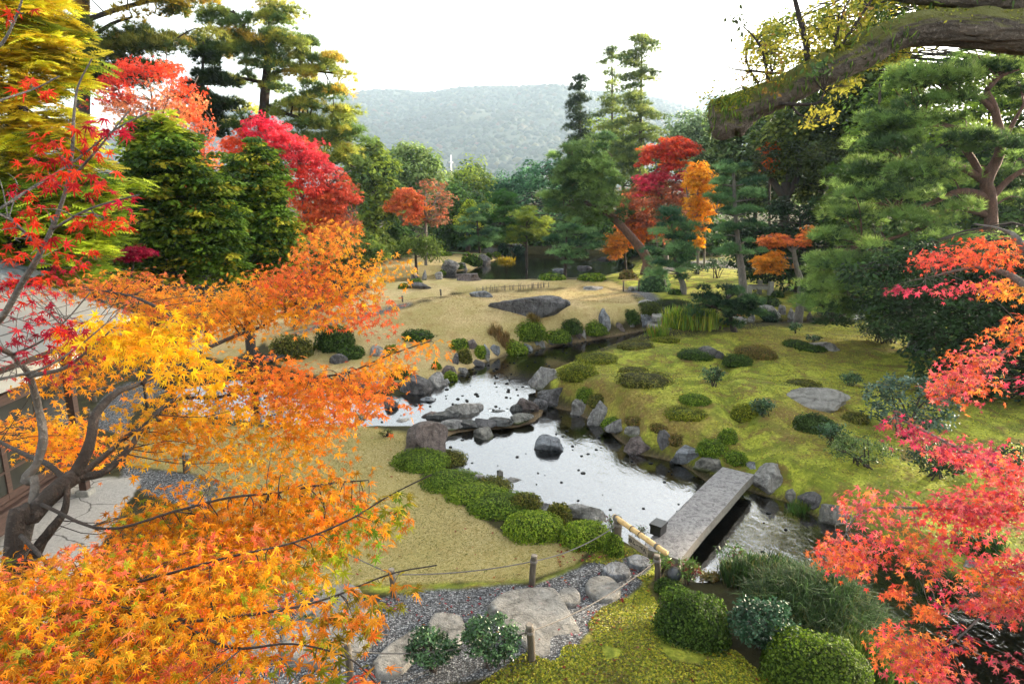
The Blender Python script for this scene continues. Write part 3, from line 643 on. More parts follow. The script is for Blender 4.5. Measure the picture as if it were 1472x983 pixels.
def blades(px, pb, wp, hp, cols, label, name, cat, n, hgt, group=None, dr=.6, seed=0, wd=1.0, mat='blade', tpl=None, mound=0):
    rng = np.random.default_rng(seed); P = G(px, pb); t = depth(P); s = t / FPX; W_ = wp * s; d = unit(np.array([P[0], P[1], 0])); c = P + d * W_ * dr * .45
    r_ = np.sqrt(rng.uniform(0, 1, n)); a_ = rng.uniform(0, 6.28, n); x = c[0] + r_ * np.cos(a_) * W_ / 2; y = c[1] + r_ * np.sin(a_) * W_ * dr / 2
    z = H0(x, y) + mound * (1 - r_ ** 2); Q = np.stack([x, y, z], -1); acc = Acc(); tp = rdir(rng, n); tp[:, 2] = 0
    inst(acc, tpl or BLADES, Q, unit(np.array([0, 0, 1.0]) + .25 * rdir(rng, n)), tp, hgt * rng.uniform(.65, 1.15, n), pick(cols, n, rng) * rng.uniform(.7, 1.3, n)[:, None])
    og = np.array([c[0], c[1], Hs(c[0], c[1])]); o = acc.build(name, MATS[mat], None, False, og); return tag(o, label, cat, group)
# boxes and prisms
def box(acc, x0, y0, z0, x1, y1, z1, col=(.2, .2, .2), rot=0, org=(0, 0, 0), bev=0):
    v = np.array([(x, y, z) for z in (z0, z1) for y in (y0, y1) for x in (x0, x1)], float); ca, sa = math.cos(rot), math.sin(rot)
    v = v @ np.array([[ca, sa, 0], [-sa, ca, 0], [0, 0, 1]]) + np.asarray(org, float)
    f = [(0, 2, 3), (0, 3, 1), (4, 5, 7), (4, 7, 6), (0, 1, 5), (0, 5, 4), (2, 6, 7), (2, 7, 3), (0, 4, 6), (0, 6, 2), (1, 3, 7), (1, 7, 5)]
    return acc.add(v, f, col)
def add_bevel(o, w_=.01, seg=2):
    md = o.modifiers.new('bevel', 'BEVEL'); md.width = w_; md.segments = seg; md.limit_method = 'ANGLE'; return o
# ================================================================ trees
def ell(cx, cy, rx, ry, n=12): return [(cx + rx * math.cos(a), cy + ry * math.sin(a)) for a in np.linspace(0, 2 * math.pi, n, endpoint=False)]
DG = [('#3f5a2a', .55, 3), ('#4f6a30', .6, 2), ('#2f4724', .55, 2)]
OLIVE = [('#5f7030', .6, 3), ('#72802f', .65, 2), ('#43582a', .55, 2)]
TEAL = [('#3c6045', .55, 3), ('#4f7550', .6, 2), ('#2c4a38', .5, 2)]
YG = [('#8a942e', .65, 3), ('#a3a336', .65, 2), ('#5f7428', .55, 2)]
GRB = 1.4
PINE = [(a, b * 2.6, c) for a, b, c in [('#4b7040', .6, 3), ('#5f8a48', .65, 2), ('#35553a', .5, 2)]]
PINEB = [(a, b * 2.6, c) for a, b, c in [('#56784c', .5, 3), ('#6a8a58', .55, 2), ('#3a5a40', .42, 2)]]
# --- dark wood behind everything (left and right), so the garden closes
def back(poly, Y, pal, label, n=130, px=None, clr=1.0, kind='rhomb', size=.34, seed=0, name='broadleaf_tree', per=40, trunkw=6, flat=.7, **k):
    pal = [(c_, f_ * 2.9, w_) for c_, f_, w_ in pal]; a = np.array(poly, float); cx = px or a[:, 0].mean(); by = 340 if Y > 40 else 372; top = a[:, 1].min(); mid = a[:, 1].mean()
    return make_tree(name, label, 'tree', Y, [(cx, by, trunkw), (cx + 2, mid, trunkw * .7), (cx, top + 14, trunkw * .25)], [], [dict(poly=poly, n=n, clr=clr, per=per, kind=kind, size=size, pal=pal, flat=flat, **k)], seed=seed, tw=.3, twr=.05, group=k.get('grp'), dens=1.9)
back([(640,245),(662,232),(690,232),(708,248),(716,300),(700,340),(650,345),(636,300)], 72, OLIVE, 'olive green round-topped tree below the hill, right of the white pole', seed=21, n=130)
back([(700,262),(722,246),(748,250),(762,270),(758,320),(720,345),(700,330)], 78, TEAL, 'bluish green tree between the olive round tree and the dark teal one', seed=22)
back([(735,262),(752,236),(785,226),(815,240),(830,300),(820,360),(760,360),(738,330)], 74, TEAL, 'dark teal tree rising behind the leaning pine', seed=23, n=150)
back([(545,228),(560,212),(590,204),(618,213),(640,235),(642,290),(620,330),(575,330),(552,290)], 62, [('#7f9558', .38, 3), ('#90a560', .38, 2), ('#5d7a44', .32, 2)], 'pale sage green tree under the hill at centre left', seed=24, n=150, clr=.9)
back([(622,290),(650,262),(690,280),(700,330),(690,372),(640,372),(620,340)], 60, DG, 'dark green tree standing behind the low centre pines', seed=25, n=130)
back([(690,318),(720,300),(770,310),(800,330),(800,366),(700,366)], 66, DG, 'low dark tree on the far shore behind the yellow green pine', seed=26, n=110)
back([(500,212),(520,196),(545,206),(570,235),(585,290),(575,340),(545,366),(510,360),(495,300)], 50, OLIVE, 'tall olive tree beside the big cedar at left of the hill', seed=27, n=170, clr=.8)
back([(545,330),(575,318),(600,330),(590,362),(545,366)], 53, DG, 'low dark shrubby tree behind the round weeping tree', seed=28, n=60, clr=.6)
back([(662,290),(672,270),(684,290),(690,325),(672,345),(656,325)], 57, YG, 'small yellow green conifer in the centre tree row', seed=29, n=70, clr=.4, size=.2)
back([(-120,250),(60,230),(200,290),(330,320),(440,330),(520,340),(520,398),(300,408),(-120,420)], 44, DG, 'wide dark understorey tree closing the wood behind the left conifers', seed=30, n=330, clr=1.0, px=260)
back([(948,200),(962,172),(985,160),(1020,166),(1050,190),(1040,240),(1000,260),(955,240)], 66, [('#6d7f5c', .6, 3), ('#7c8c66', .6, 2), ('#52664a', .5, 2)], 'greyish green far tree left of the sawn limb end', seed=31, n=140)
back([(985,240),(1010,180),(1060,160),(1120,140),(1170,150),(1170,230),(1140,300),(1060,310),(1000,290)], 50, [('#4b5f38', .55, 3), ('#5d6e40', .6, 2), ('#38492c', .5, 2)], 'dense grey green evergreen behind the layered pine', seed=32, n=300, clr=.8, px=1085)
back([(1090,200),(1110,160),(1150,120),(1190,90),(1240,80),(1300,70),(1320,120),(1280,190),(1240,250),(1200,290),(1140,290),(1110,260)], 44, [('#46562a', .55, 3), ('#5f6a2c', .6, 2), ('#34431f', .5, 2)], 'large dark evergreen with a mossy trunk under the great limb', seed=33, n=330, clr=.75, px=1198)
back([(1230,150),(1300,60),(1330,96),(1390,100),(1480,40),(1620,0),(1620,420),(1300,420),(1200,380),(1180,320)], 40, [('#59722c', .6, 3), ('#748a2f', .6, 2), ('#3c5523', .5, 2)], 'backlit yellow green tree behind the big red-trunked pine', seed=34, n=520, clr=.9, px=1420, hole=.30, hole_f=.35)
back([(1060,60),(1100,30),(1170,10),(1280,-40),(1500,-60),(1500,60),(1400,50),(1320,66),(1240,120),(1150,120),(1090,100)], 34, [('#8a8a34', .65, 3), ('#a79c3c', .65, 2), ('#55652a', .55, 2)], 'thin golden backlit tree crown seen above the great limb', seed=35, n=330, clr=.7, px=1520, hole=.30, hole_f=.6, size=.22)
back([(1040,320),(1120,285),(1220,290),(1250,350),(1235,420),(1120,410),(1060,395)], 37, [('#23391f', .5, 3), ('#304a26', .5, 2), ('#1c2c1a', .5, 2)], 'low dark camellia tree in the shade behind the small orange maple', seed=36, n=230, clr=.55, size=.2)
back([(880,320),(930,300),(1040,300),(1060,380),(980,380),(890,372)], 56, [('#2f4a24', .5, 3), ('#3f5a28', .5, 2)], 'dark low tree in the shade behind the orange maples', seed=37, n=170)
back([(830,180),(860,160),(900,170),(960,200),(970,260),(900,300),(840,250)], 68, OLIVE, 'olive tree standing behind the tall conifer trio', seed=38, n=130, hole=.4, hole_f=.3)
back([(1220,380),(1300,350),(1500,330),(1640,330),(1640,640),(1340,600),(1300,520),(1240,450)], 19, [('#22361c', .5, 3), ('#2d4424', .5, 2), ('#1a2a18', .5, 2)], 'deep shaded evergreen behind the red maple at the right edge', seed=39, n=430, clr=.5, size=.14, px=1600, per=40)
back([(530,352),(560,338),(640,340),(700,335),(790,325),(830,300),(900,305),(905,372),(800,362),(740,362),(690,366),(560,372)], 63, DG, 'long low band of dark shrubby trees along the far shore', seed=40, n=260, clr=.7, size=.3, px=700)
back([(430,330),(520,330),(560,345),(560,376),(430,392)], 46, OLIVE, 'low olive thicket at the left end of the third lawn', seed=18, n=120, clr=.6, px=500, size=.24)
back([(1225,250),(1300,210),(1480,200),(1640,200),(1640,440),(1300,420),(1225,380)], 38, DG, 'deep green broadleaf tree filling in behind the large red pine', seed=17, n=300, clr=.8, px=1340)
# --- conifers built as drooping whorls of sprays
def conifer(label, Y, px, top, bot, half, base, pal, n, seed, name='conifer_tree', lean=0, clr=.6, size=.3, kind='tuft', sparse=0, tw_=7, profile=None, tr_off=0, group=None, per=26, flat=.28, up=.5, droop=.35, bark='bark', skew=0, lm='needle', cut=None, cat='conifer'):
    """profile: (height fraction from the top, half width fraction)"""
    rng = np.random.default_rng(seed); tp = at(px + lean, top, Y); bt = at(px, bot, Y); s = depth(bt) / FPX; g = G(px, base) if base else bt
    H_ = tp[2] - bt[2]; prof = profile or [(0, .06), (.15, .35), (.5, .8), (.8, 1), (1, .75)]
    trunk = [(px, bot if not base else min(base, bot + 60), tw_), (px + lean * .5, (top + bot) / 2, tw_ * .6), (px + lean, top, tw_ * .15)]
    t = px_limb(trunk, Y); b = t[0].copy(); b[2] = ground_at(b[0], b[1]) - .05; tr_ = np.concatenate([[b], t]) if t[0][2] > b[2] + .2 else t
    o = empty(name, (b[0], b[1], b[2] + .05), label, cat, group); ta, ca = Acc(), Acc(); ls = [limb(ta, tr_, 8, .1, seed)]
    for k in range(n):
        f = (k + rng.uniform(0, 1)) / n; f = f ** .85; hw = np.interp(f, *zip(*prof)) * half * s * rng.uniform(.6, 1.12)
        if rng.random() < sparse: continue
        z = tp[2] - f * H_; j = np.abs(ls[0][:, 2] - z).argmin(); c0 = ls[0][j, :3].copy(); c0[2] = z; az = rng.uniform(0, 6.283); dr_ = np.array([math.cos(az) + skew, math.sin(az) * .9, 0])
        e = c0 + dr_ * hw + np.array([0, 0, hw * rng.uniform(-.35, .12) - .1]); mid = (c0 + e) / 2 + np.array([0, 0, .10 * hw])
        br = smooth_path([c0, mid, e], 4); r0 = max(.02, ls[0][j, 3] * .35); tube(ta, br, np.linspace(r0, r0 * .25, len(br)), (.1,) * 3, 5, 0, 0, False)
        m_ = max(1, int(hw / clr * 1.3)); fr = np.linspace(.30 if hw > 1 else .5, 1.0, m_ + 1)
        for q_ in fr:
            p_ = br[int(q_ * (len(br) - 1))]; sd_ = np.array([-dr_[1], dr_[0], 0]) * rng.uniform(-1, 1) * hw * .28 * (1.2 - q_); p_ = p_ + sd_
            cc = pick(pal, 1, rng)[0] * rng.uniform(.75, 1.25); off = rdir(rng, per) * (rng.uniform(.1, 1, per) ** .5)[:, None]; off[:, 2] *= flat; off[:, 2] -= droop * .35 * (off[:, 0] ** 2 + off[:, 1] ** 2)
            LP = p_ + off * clr; nn = unit(up * np.array([0, 0, 1]) + (1 - up) * rdir(rng, per) + .3 * off); tpd = dr_ * .7 + off + .4 * rdir(rng, per); tpd[:, 2] -= droop * .5
            inst(ca, KIND[kind], LP, nn, tpd, size * rng.uniform(.7, 1.25, per), cc * rng.uniform(.75, 1.3, per)[:, None])
    ta.build('trunk', MATS[bark], o, True); ca.build('crown', MATS[lm], o); return o
TRIO = 'tall thin conifers rising against the hill'
CG = [(a, b * 2.6, c) for a, b, c in [('#5b6a35', .6, 3), ('#6f7a3c', .65, 2), ('#435530', .55, 2)]]
conifer('shortest and darkest of three tall conifers against the hill', 64, 834, 104, 290, 26, None, [('#3f5638', .55, 3), ('#4f6640', .6, 2)], 52, 41, clr=.75, size=.34, tw_=4, group=TRIO)
conifer('middle tall conifer of the trio, thin and gappy', 63, 880, 62, 290, 30, None, CG, 46, 42, clr=.7, size=.34, tw_=5, sparse=.2, group=TRIO, profile=[(0, .15), (.1, .6), (.3, .55), (.55, .7), (1, 1)])
conifer('tallest conifer of the trio with bushy uneven branches', 60, 919, 40, 300, 42, None, CG, 74, 43, clr=.8, size=.34, tw_=7, sparse=.1, group=TRIO, profile=[(0, .25), (.08, .75), (.2, .55), (.4, .85), (.6, 1), (.75, .7), (1, .6)], lean=4)
GOLD = [(a, b * 1.9, c) for a, b, c in [('#e2c036', .85, 3), ('#d8c83e', .85, 3), ('#b4a634', .75, 2), ('#8a9a34', .6, 1.2)]]
YGC = [(a, b * 2.6, c) for a, b, c in [('#93a02c', .62, 3), ('#aab038', .66, 2), ('#6e8426', .55, 2), ('#4d6a22', .5, 1)]]
make_tree('fir_tree', 'golden yellow fir lit by the sun at the far left edge', 'conifer', 15, [(20,400,34),(25,200,26),(30,-60,14)], [[(25,300,9),(70,285,6),(140,285,2)],[(26,200,9),(70,180,5),(115,185,2)],[(26,100,8),(60,80,5),(95,85,2)]],
  [dict(poly=[(-160,-160),(60,-160),(85,-20),(100,40),(118,85),(128,125),(100,150),(135,190),(140,232),(120,250),(-160,250)], n=620, clr=.55, per=28, kind='spray', size=.36, pal=GOLD, flat=.26, up=.75, droop=.2, out=.2, hole=.22, hole_f=.9),
   dict(poly=[(-160,230),(120,225),(160,260),(185,300),(165,330),(188,360),(170,400),(60,420),(-160,420)], n=460, clr=.55, per=28, kind='spray', size=.34, pal=YGC, flat=.26, up=.75, droop=.2, out=.2, hole=.2, hole_f=.9)], leafmat='needle', seed=44, tw=.2)
make_tree('conifer_tree', 'tall dark conifer with golden flecked boughs, cut off by the top edge', 'conifer', 29, [(122,330,22),(120,120,18),(122,-60,14)], [[(122,88,8),(180,62,6),(250,58,3)],[(122,60,7),(160,35,5),(190,25,3)],[(120,30,8),(200,5,6),(290,-10,3)],[(122,75,6),(90,60,4),(78,40,2)]],
  [dict(poly=[(75,-80),(310,-80),(300,5),(262,16),(240,30),(200,20),(150,24),(100,50),(78,40)], n=150, clr=.8, per=30, kind='tuft', size=.32, pal=[('#9a8a2c', .9, 3), ('#b8952e', .8, 1.0), ('#59682c', 1.0, 3)], flat=.3, up=.6, droop=.3, hole=.28, hole_f=.6),
   dict(poly=[(80,62),(120,50),(190,40),(262,44),(285,58),(270,70),(220,76),(150,88),(100,84)], n=95, clr=.75, per=30, kind='tuft', size=.30, pal=[('#6f7430', 1.0, 3), ('#9a8a34', .8, 1.0), ('#475a2a', .9, 3)], flat=.25, up=.6, droop=.3, hole=.34, hole_f=.6),
   dict(poly=[(85,92),(150,90),(220,84),(250,98),(220,116),(150,120),(95,110)], n=70, clr=.7, per=30, kind='tuft', size=.3, pal=DG, flat=.25, up=.6, hole=.28, hole_f=.6)], leafmat='needle', seed=45, bark='bark_dark', tw=.35)
CED = [(a, b * 2.6, c) for a, b, c in [('#6a7434', .6, 3), ('#8a8a3a', .65, 1.6), ('#465a30', .55, 3), ('#a8923a', .4, .3)]]
def pads(lst, pal, clr, **k): return [dict(poly=ell(cx, cy, rx, ry), n=int(nn * 1.5), clr=clr, per=36, kind='tuft', size=.30, pal=pal, flat=.3, up=.55, droop=.35, inset=.9, **k) for cx, cy, rx, ry, nn in lst]
make_tree('cedar_tree', 'big broad cedar with tiered boughs left of the hill', 'conifer', 33, [(378,330,16),(378,190,15),(383,110,12),(388,40,6),(388,-8,2)],
  [[(384,85,8),(350,40,6),(335,15,3)],[(383,110,6),(420,100,5),(500,108,2)],[(380,150,6),(430,170,5),(510,190,2)],[(380,170,6),(440,210,4),(510,240,2)],[(382,120,6),(340,112,4),(285,110,2)],[(380,165,5),(330,180,4),(280,190,2)],[(384,70,6),(340,52,4),(290,40,2)]],
  pads([(388,8,16,16,14),(392,28,34,14,22),(330,22,46,14,26),(335,46,42,12,24),(300,14,30,10,12),(405,50,32,12,22),(430,64,38,14,26),(360,68,38,12,24),(455,82,40,13,26),(310,66,36,11,18),(380,88,40,10,22),(440,100,42,10,22),(478,98,22,9,10),(498,110,14,6,5),(330,92,40,10,22),(420,120,48,11,26),(470,132,30,10,16),(345,118,36,9,18),(440,146,50,12,30),(480,160,32,12,18),(400,158,30,8,14),(350,150,36,10,18),(430,176,44,10,22),(492,182,32,14,20),(410,196,40,8,14),(470,200,40,12,22),(500,212,24,14,14),(480,228,40,14,22),(340,182,34,8,14)], [(a_, b_ * 1.25, c_) for a_, b_, c_ in CED], .66), leafmat='needle', seed=46, bark='bark', tw=.5, twr=.05)
make_tree('conifer_tree', 'slim dark conifer in front of the left side of the big cedar', 'conifer', 31, [(292,300,9),(291,160,7),(292,60,2)], [[(291,150,3),(330,150,2)],[(291,120,3),(265,118,1)]],
  pads([(292,62,12,12,7),(296,82,24,10,12),(286,100,26,9,12),(302,118,34,9,16),(284,134,28,9,14),(310,146,34,10,16),(290,162,34,10,16),(316,176,34,9,14),(300,192,36,9,14)], DG, .55), leafmat='needle', seed=47, bark='bark_dark', tw=.4)
GRC = [(a, b * 2.6, c) for a, b, c in [('#5f7a26', .6, 3), ('#7f8f2a', .62, 2), ('#3f5c22', .52, 2.5), ('#a09a2e', .62, .8)]]
make_tree('conifer_tree', 'bushy green conifer with a yellow tip in front of the salmon maple', 'conifer', 20, [(222,395,17),(222,300,12),(225,220,6),(232,165,2)], [[(222,300,6),(260,280,4),(300,272,2)],[(222,330,6),(190,310,3),(175,300,2)],[(223,270,5),(270,250,3),(310,240,1)]],
  [dict(poly=[(155,250),(172,205),(192,172),(225,150),(256,158),(282,180),(312,205),(335,235),(345,265),(330,290),(350,320),(345,352),(350,398),(170,400),(155,350),(148,300)], n=900, clr=.48, per=74, cjit=.42, kind='rhomb', size=.15, pal=[(a_, b_ * .8, c_) for a_, b_, c_ in GRC], flat=.26, up=.6, droop=.12, out=.3, hole=.36, hole_f=1.1, shell=.8),
   dict(poly=[(195,185),(230,160),(265,178),(290,205),(200,215)], n=70, clr=.4, per=20, kind='spray', size=.28, pal=YGC, flat=.3, up=.7, droop=.2, out=.2)], leafmat='needle', seed=48, bark='bark_dark')
make_tree('conifer_tree', 'bushy green conifer standing before the crimson maple', 'conifer', 22, [(352,400,12),(355,300,9),(370,200,3)], [[(354,290,5),(390,270,3),(412,262,1)],[(354,310,5),(330,290,3)]],
  [dict(poly=[(304,295),(312,262),(338,225),(362,202),(384,196),(398,215),(412,250),(408,285),(424,325),(432,362),(424,402),(312,402),(300,345)], n=760, clr=.48, per=74, cjit=.42, kind='rhomb', size=.15, pal=[(a_, b_ * .8, c_) for a_, b_, c_ in GRC], flat=.26, up=.6, droop=.12, out=.3, hole=.36, hole_f=1.1, shell=.8)], leafmat='needle', seed=49, bark='bark_dark')
# --- autumn maples in the middle distance
make_tree('maple_tree', 'salmon orange maple with bare twiggy top behind the left conifers', 'maple', 25, [(222,340,10),(222,220,7),(225,150,3)], [[(222,230,5),(180,150,3),(160,105,1)],[(222,220,5),(265,150,3),(285,110,1)],[(222,190,4),(215,120,2),(200,90,1)],[(222,200,4),(245,130,2),(250,95,1)],[(222,230,4),(300,190,2),(318,180,1)]],
  [dict(poly=[(128,118),(150,95),(190,82),(212,92),(240,84),(268,90),(282,118),(300,150),(318,185),(318,222),(300,240),(210,230),(170,180),(140,150)], n=620, clr=.38, per=14, kind='maple5', size=.10, pal=[(140,105,'#e0483a',.8),(195,92,'#e8503a',.85),(262,100,'#ee5a34',.9),(225,150,'#f0a070',.9),(200,180,'#f0a878',.9),(300,200,'#e8704a',.9),(250,190,'#f09a60',.9)], flat=.6, up=.3, hole=.30, hole_f=1.2)], leafmat='maple_leaf', seed=50, tw=.9, twr=.022, bark='bark_grey')
make_tree('maple_tree', 'bright crimson maple between the left conifers and the hill', 'maple', 27, [(440,395,9),(440,320,8),(430,250,4)], [[(440,310,5),(480,260,3),(505,245,1)],[(438,290,5),(400,230,3),(370,185,1)],[(440,330,4),(490,310,3),(518,300,1)]],
  [dict(poly=[(296,225),(312,190),(345,180),(372,168),(395,174),(432,190),(452,205),(470,225),(490,240),(505,268),(522,295),(518,325),(490,345),(450,345),(420,330),(405,290),(395,240),(360,225)], n=900, clr=.34, per=16, kind='maple5', size=.12, pal=[(370,185,'#e63a58',.9),(400,200,'#e8485a',.9),(450,230,'#e4505a',.9),(500,280,'#e0664a',.85),(470,310,'#ea7a48',.9),(440,260,'#ea5a4a',.9),(330,205,'#ee6a3a',.9),(510,310,'#c8785a',.8),(420,320,'#e8803c',.85)], flat=.4, up=.5, hole=.27, hole_f=1.0)], leafmat='maple_leaf', seed=51, tw=.4, bark='bark_grey')
make_tree('maple_tree', 'half bare maple with rusty orange leaves at the left end of the pond', 'maple', 47, [(612,372,4),(612,320,4),(610,285,2)], [[(612,320,3),(590,285,2),(575,270,1)],[(612,318,3),(630,280,2),(640,262,1)],[(612,330,2),(580,320,1)]],
  [dict(poly=[(553,292),(572,268),(600,272),(612,300),(600,322),(588,332),(566,318)], n=170, clr=.5, per=20, kind='maple5', size=.19, pal=[('#e8854a', .9, 3), ('#e0744a', .85, 2), ('#e89038', .8, 1)], flat=.4, hole=.25),
   dict(poly=[(596,268),(618,252),(640,262),(650,290),(648,318),(620,332),(604,310)], n=130, clr=.5, per=12, kind='maple5', size=.16, pal=[('#b8785a', .8, 3), ('#9a7454', .75, 2), ('#d07a54', .8, 1.5)], flat=.5, hole=.30)], leafmat='maple_leaf', seed=52, tw=.7, bark='bark_grey')
make_tree('maple_tree', 'tall maple mixing scarlet, magenta and orange beside the leaning pine', 'maple', 49, [(958,388,6),(955,330,6),(950,270,3)], [[(955,320,4),(930,270,2),(915,235,1)],[(954,310,4),(975,250,2),(985,205,1)],[(956,340,4),(915,310,2),(900,290,1)],[(953,290,3),(945,250,2),(940,215,1)]],
  [dict(poly=[(915,238),(930,208),(955,200),(975,194),(998,205),(1006,225),(985,240),(950,248),(920,250)], n=240, clr=.55, per=24, kind='maple5', size=.2, pal=[('#e85a3c', .9, 3), ('#ec6e38', .9, 2), ('#d4484a', .85, 1)], flat=.3, up=.6, hole=.24, hole_f=.8),
   dict(poly=[(898,285),(915,255),(950,240),(985,238),(985,262),(950,280),(920,292)], n=190, clr=.5, per=24, kind='maple5', size=.2, pal=[('#e44a68', .9, 3), ('#e85a6e', .9, 2), ('#d4505e', .85, 1)], flat=.35, hole=.24),
   dict(poly=[(880,310),(900,272),(950,255),(995,262),(1000,310),(965,345),(900,345)], n=460, clr=.5, per=20, kind='maple5', size=.18, pal=[('#d89070', .85, 3), ('#e4804e', .9, 2), ('#b06a50', .65, 1.5)], flat=.5, hole=.25),
   dict(poly=[(885,322),(915,312),(945,325),(940,345),(905,352)], n=110, clr=.45, per=22, kind='maple5', size=.19, pal=[('#f29a34', .95, 3), ('#ee8838', .9, 2)], flat=.35)], leafmat='maple_leaf', seed=53, tw=.6, bark='bark_grey')
make_tree('maple_tree', 'slim yellow orange maple on thin grey stems behind the layered pine', 'maple', 43, [(1003,382,4),(1003,330,4),(1003,265,2)], [[(1003,330,3),(990,290,2),(985,260,1)],[(1003,320,3),(1018,280,2),(1024,255,1)],[(1012,382,3),(1014,330,2),(1018,300,1)]],
  [dict(poly=[(975,262),(990,240),(1010,233),(1024,245),(1030,280),(1028,305),(1010,315),(990,312),(980,290)], n=230, clr=.45, per=20, kind='maple5', size=.18, pal=[('#f4b030', .95, 3), ('#f2b230', .85, 2), ('#ee9830', .9, 1.5)], flat=.4, hole=.25),
   dict(poly=[(990,318),(1005,310),(1022,318),(1016,330),(1000,334)], n=50, clr=.4, per=20, kind='maple5', size=.18, pal=[('#f2a81e', .88, 3), ('#f09a20', .85, 2)], flat=.35),
   dict(poly=[(993,338),(1006,332),(1012,346),(1004,358),(996,350)], n=36, clr=.35, per=18, kind='maple5', size=.17, pal=[('#f2b21e', .88, 1)], flat=.35)], leafmat='maple_leaf', seed=54, tw=.5, bark='bark_grey')
make_tree('maple_tree', 'small orange maple with flat drooping tiers near the stone posts', 'maple', 30, [(1152,412,10),(1145,385,8),(1140,355,5)], [[(1142,365,4),(1120,345,3),(1095,338,1)],[(1142,360,4),(1160,338,2),(1178,328,1)],[(1143,372,3),(1110,370,2),(1095,385,1)]],
  [dict(poly=[(1090,350),(1098,336),(1125,333),(1142,343),(1160,330),(1180,322),(1182,332),(1165,345),(1168,358),(1150,352),(1110,356)], n=150, clr=.32, per=20, kind='maple5', size=.12, pal=[('#e88a4c', .95, 2), ('#f09a40', .95, 3), ('#e47a50', .9, 1)], flat=.25, up=.7),
   dict(poly=[(1084,375),(1095,358),(1118,355),(1124,372),(1122,388),(1108,384),(1100,398),(1088,386)], n=120, clr=.3, per=20, kind='maple5', size=.12, pal=[('#f0a028', .85, 3), ('#eca838', .85, 2)], flat=.35, up=.6)], leafmat='maple_leaf', seed=55, tw=.6, bark='bark_grey')
make_tree('maple_tree', 'orange maple tuft glimpsed high in the dark evergreens', 'maple', 47, [(1106,330,4),(1106,260,3),(1106,215,1)], [], [dict(poly=[(1098,235),(1100,210),(1110,202),(1116,215),(1112,240),(1104,246)], n=60, clr=.4, per=18, kind='maple5', size=.18, pal=[('#f0702e', .85, 3), ('#f08a30', .85, 1)], flat=.5, Y=43)], leafmat='maple_leaf', seed=56)
make_tree('maple_tree', 'low golden maple sprig drooping behind the tilted pine trunk', 'maple', 46, [(900,385,3),(897,350,2),(895,330,1)], [], [dict(poly=[(868,345),(890,330),(905,345),(900,366),(885,378),(870,362)], n=80, clr=.4, per=18, kind='maple5', size=.16, pal=[('#eca23a', .82, 3), ('#d88c3c', .75, 2)], flat=.4, hole=.3)], leafmat='maple_leaf', seed=57)
make_tree('maple_tree', 'magenta maple tuft low between the left conifers', 'maple', 17.5, [(190,420,3),(192,380,2),(195,362,1)], [], [dict(poly=[(168,366),(185,355),(215,356),(218,364),(200,374),(172,375)], n=60, clr=.22, per=18, kind='maple5', size=.09, pal=[('#c0164a', .7, 3), ('#d02a50', .75, 1)], flat=.3)], leafmat='maple_leaf', seed=58)
make_tree('maple_tree', 'orange leaved maple glimpsed through the left conifers', 'maple', 24, [(290,410,6),(290,330,5),(290,250,3)], [[(290,320,4),(250,290,2)],[(290,320,4),(340,280,2)]], [dict(poly=[(190,300),(240,240),(310,210),(350,250),(420,310),(420,350),(330,380),(210,370)], n=420, clr=.4, per=16, kind='maple5', size=.13, pal=[('#e88a3c', .9, 3), ('#d8a03c', .85, 2), ('#c8602e', .8, 1)], flat=.4, hole=.3)], leafmat='maple_leaf', seed=59, tw=.5)
# --- pines
PK = dict(kind='tuft', flat=.3, up=.75, out=.5, droop=.1)
def pine(label, Y, trunk, limbs, padl, pal, clr, size, seed, bark='bark', per=30, name='pine_tree', group=None, **k):
    return make_tree(name, label, 'pine', Y, trunk, limbs, [dict(poly=(ell(*p_[:4]) if len(p_) == 5 and not isinstance(p_[0], tuple) else p_[0]), n=p_[-1], clr=clr, per=per, size=size, pal=pal, inset=.8, **{**PK, **k}) for p_ in padl], leafmat='needle', seed=seed, bark=bark, tw=.55, twr=.04, group=group)
pine('big pine with a red-brown trunk leaning left over the pond', 43, [(930,372,15),(905,338,12),(880,312,10),(862,296,8),(846,262,6),(840,232,4)], [[(862,296,7),(830,292,5),(806,300,2)],[(850,270,6),(820,262,4),(800,255,2)],[(846,255,5),(870,240,4),(880,225,2)],[(866,300,6),(850,318,4),(825,330,2)],[(842,240,4),(825,225,3),(810,215,1)]],
  [(840,214,40,12,34),(812,236,28,13,26),(868,236,24,14,26),(845,248,40,12,34),(812,262,30,12,28),(870,266,28,13,28),(800,282,22,11,18),(845,280,40,11,30),(875,292,22,10,16),(822,302,36,10,28),(860,312,26,9,16)], [('#6f8c4c', .85, 3), ('#86a458', .9, 2), ('#527446', .75, 2)], .8, .34, 60, 'bark_red', 44, flat=.45)
pine('slender young pine standing in the pond before the leaning pine', 41, [(812,396,5),(813,370,4),(815,330,2)], [[(813,370,2),(840,362,1)],[(813,365,2),(795,360,1)]],
  [(820,326,30,8,22),(850,336,26,8,18),(805,342,24,8,16),(835,352,34,9,24),(808,364,24,9,18),(845,366,26,7,14),(815,378,18,6,8)], PINEB, .5, .26, 61, per=24)
pine('round topped pine in the centre of the far tree row', 58, [(728,366,4),(727,340,4),(724,300,2)], [], [(725,284,24,10,22),(725,300,28,12,30),(716,318,24,10,20),(736,322,22,10,18),(724,336,24,8,16)], [('#4f8038', .6, 3), ('#5f9040', .62, 2)], .75, .36, 62)
pine('dark low pine left of the round topped pine', 55, [(690,368,3),(688,345,3),(686,320,2)], [], [(690,300,18,8,12),(682,318,24,9,18),(694,334,30,9,22),(684,348,26,8,16)], PINEB, .7, .34, 63)
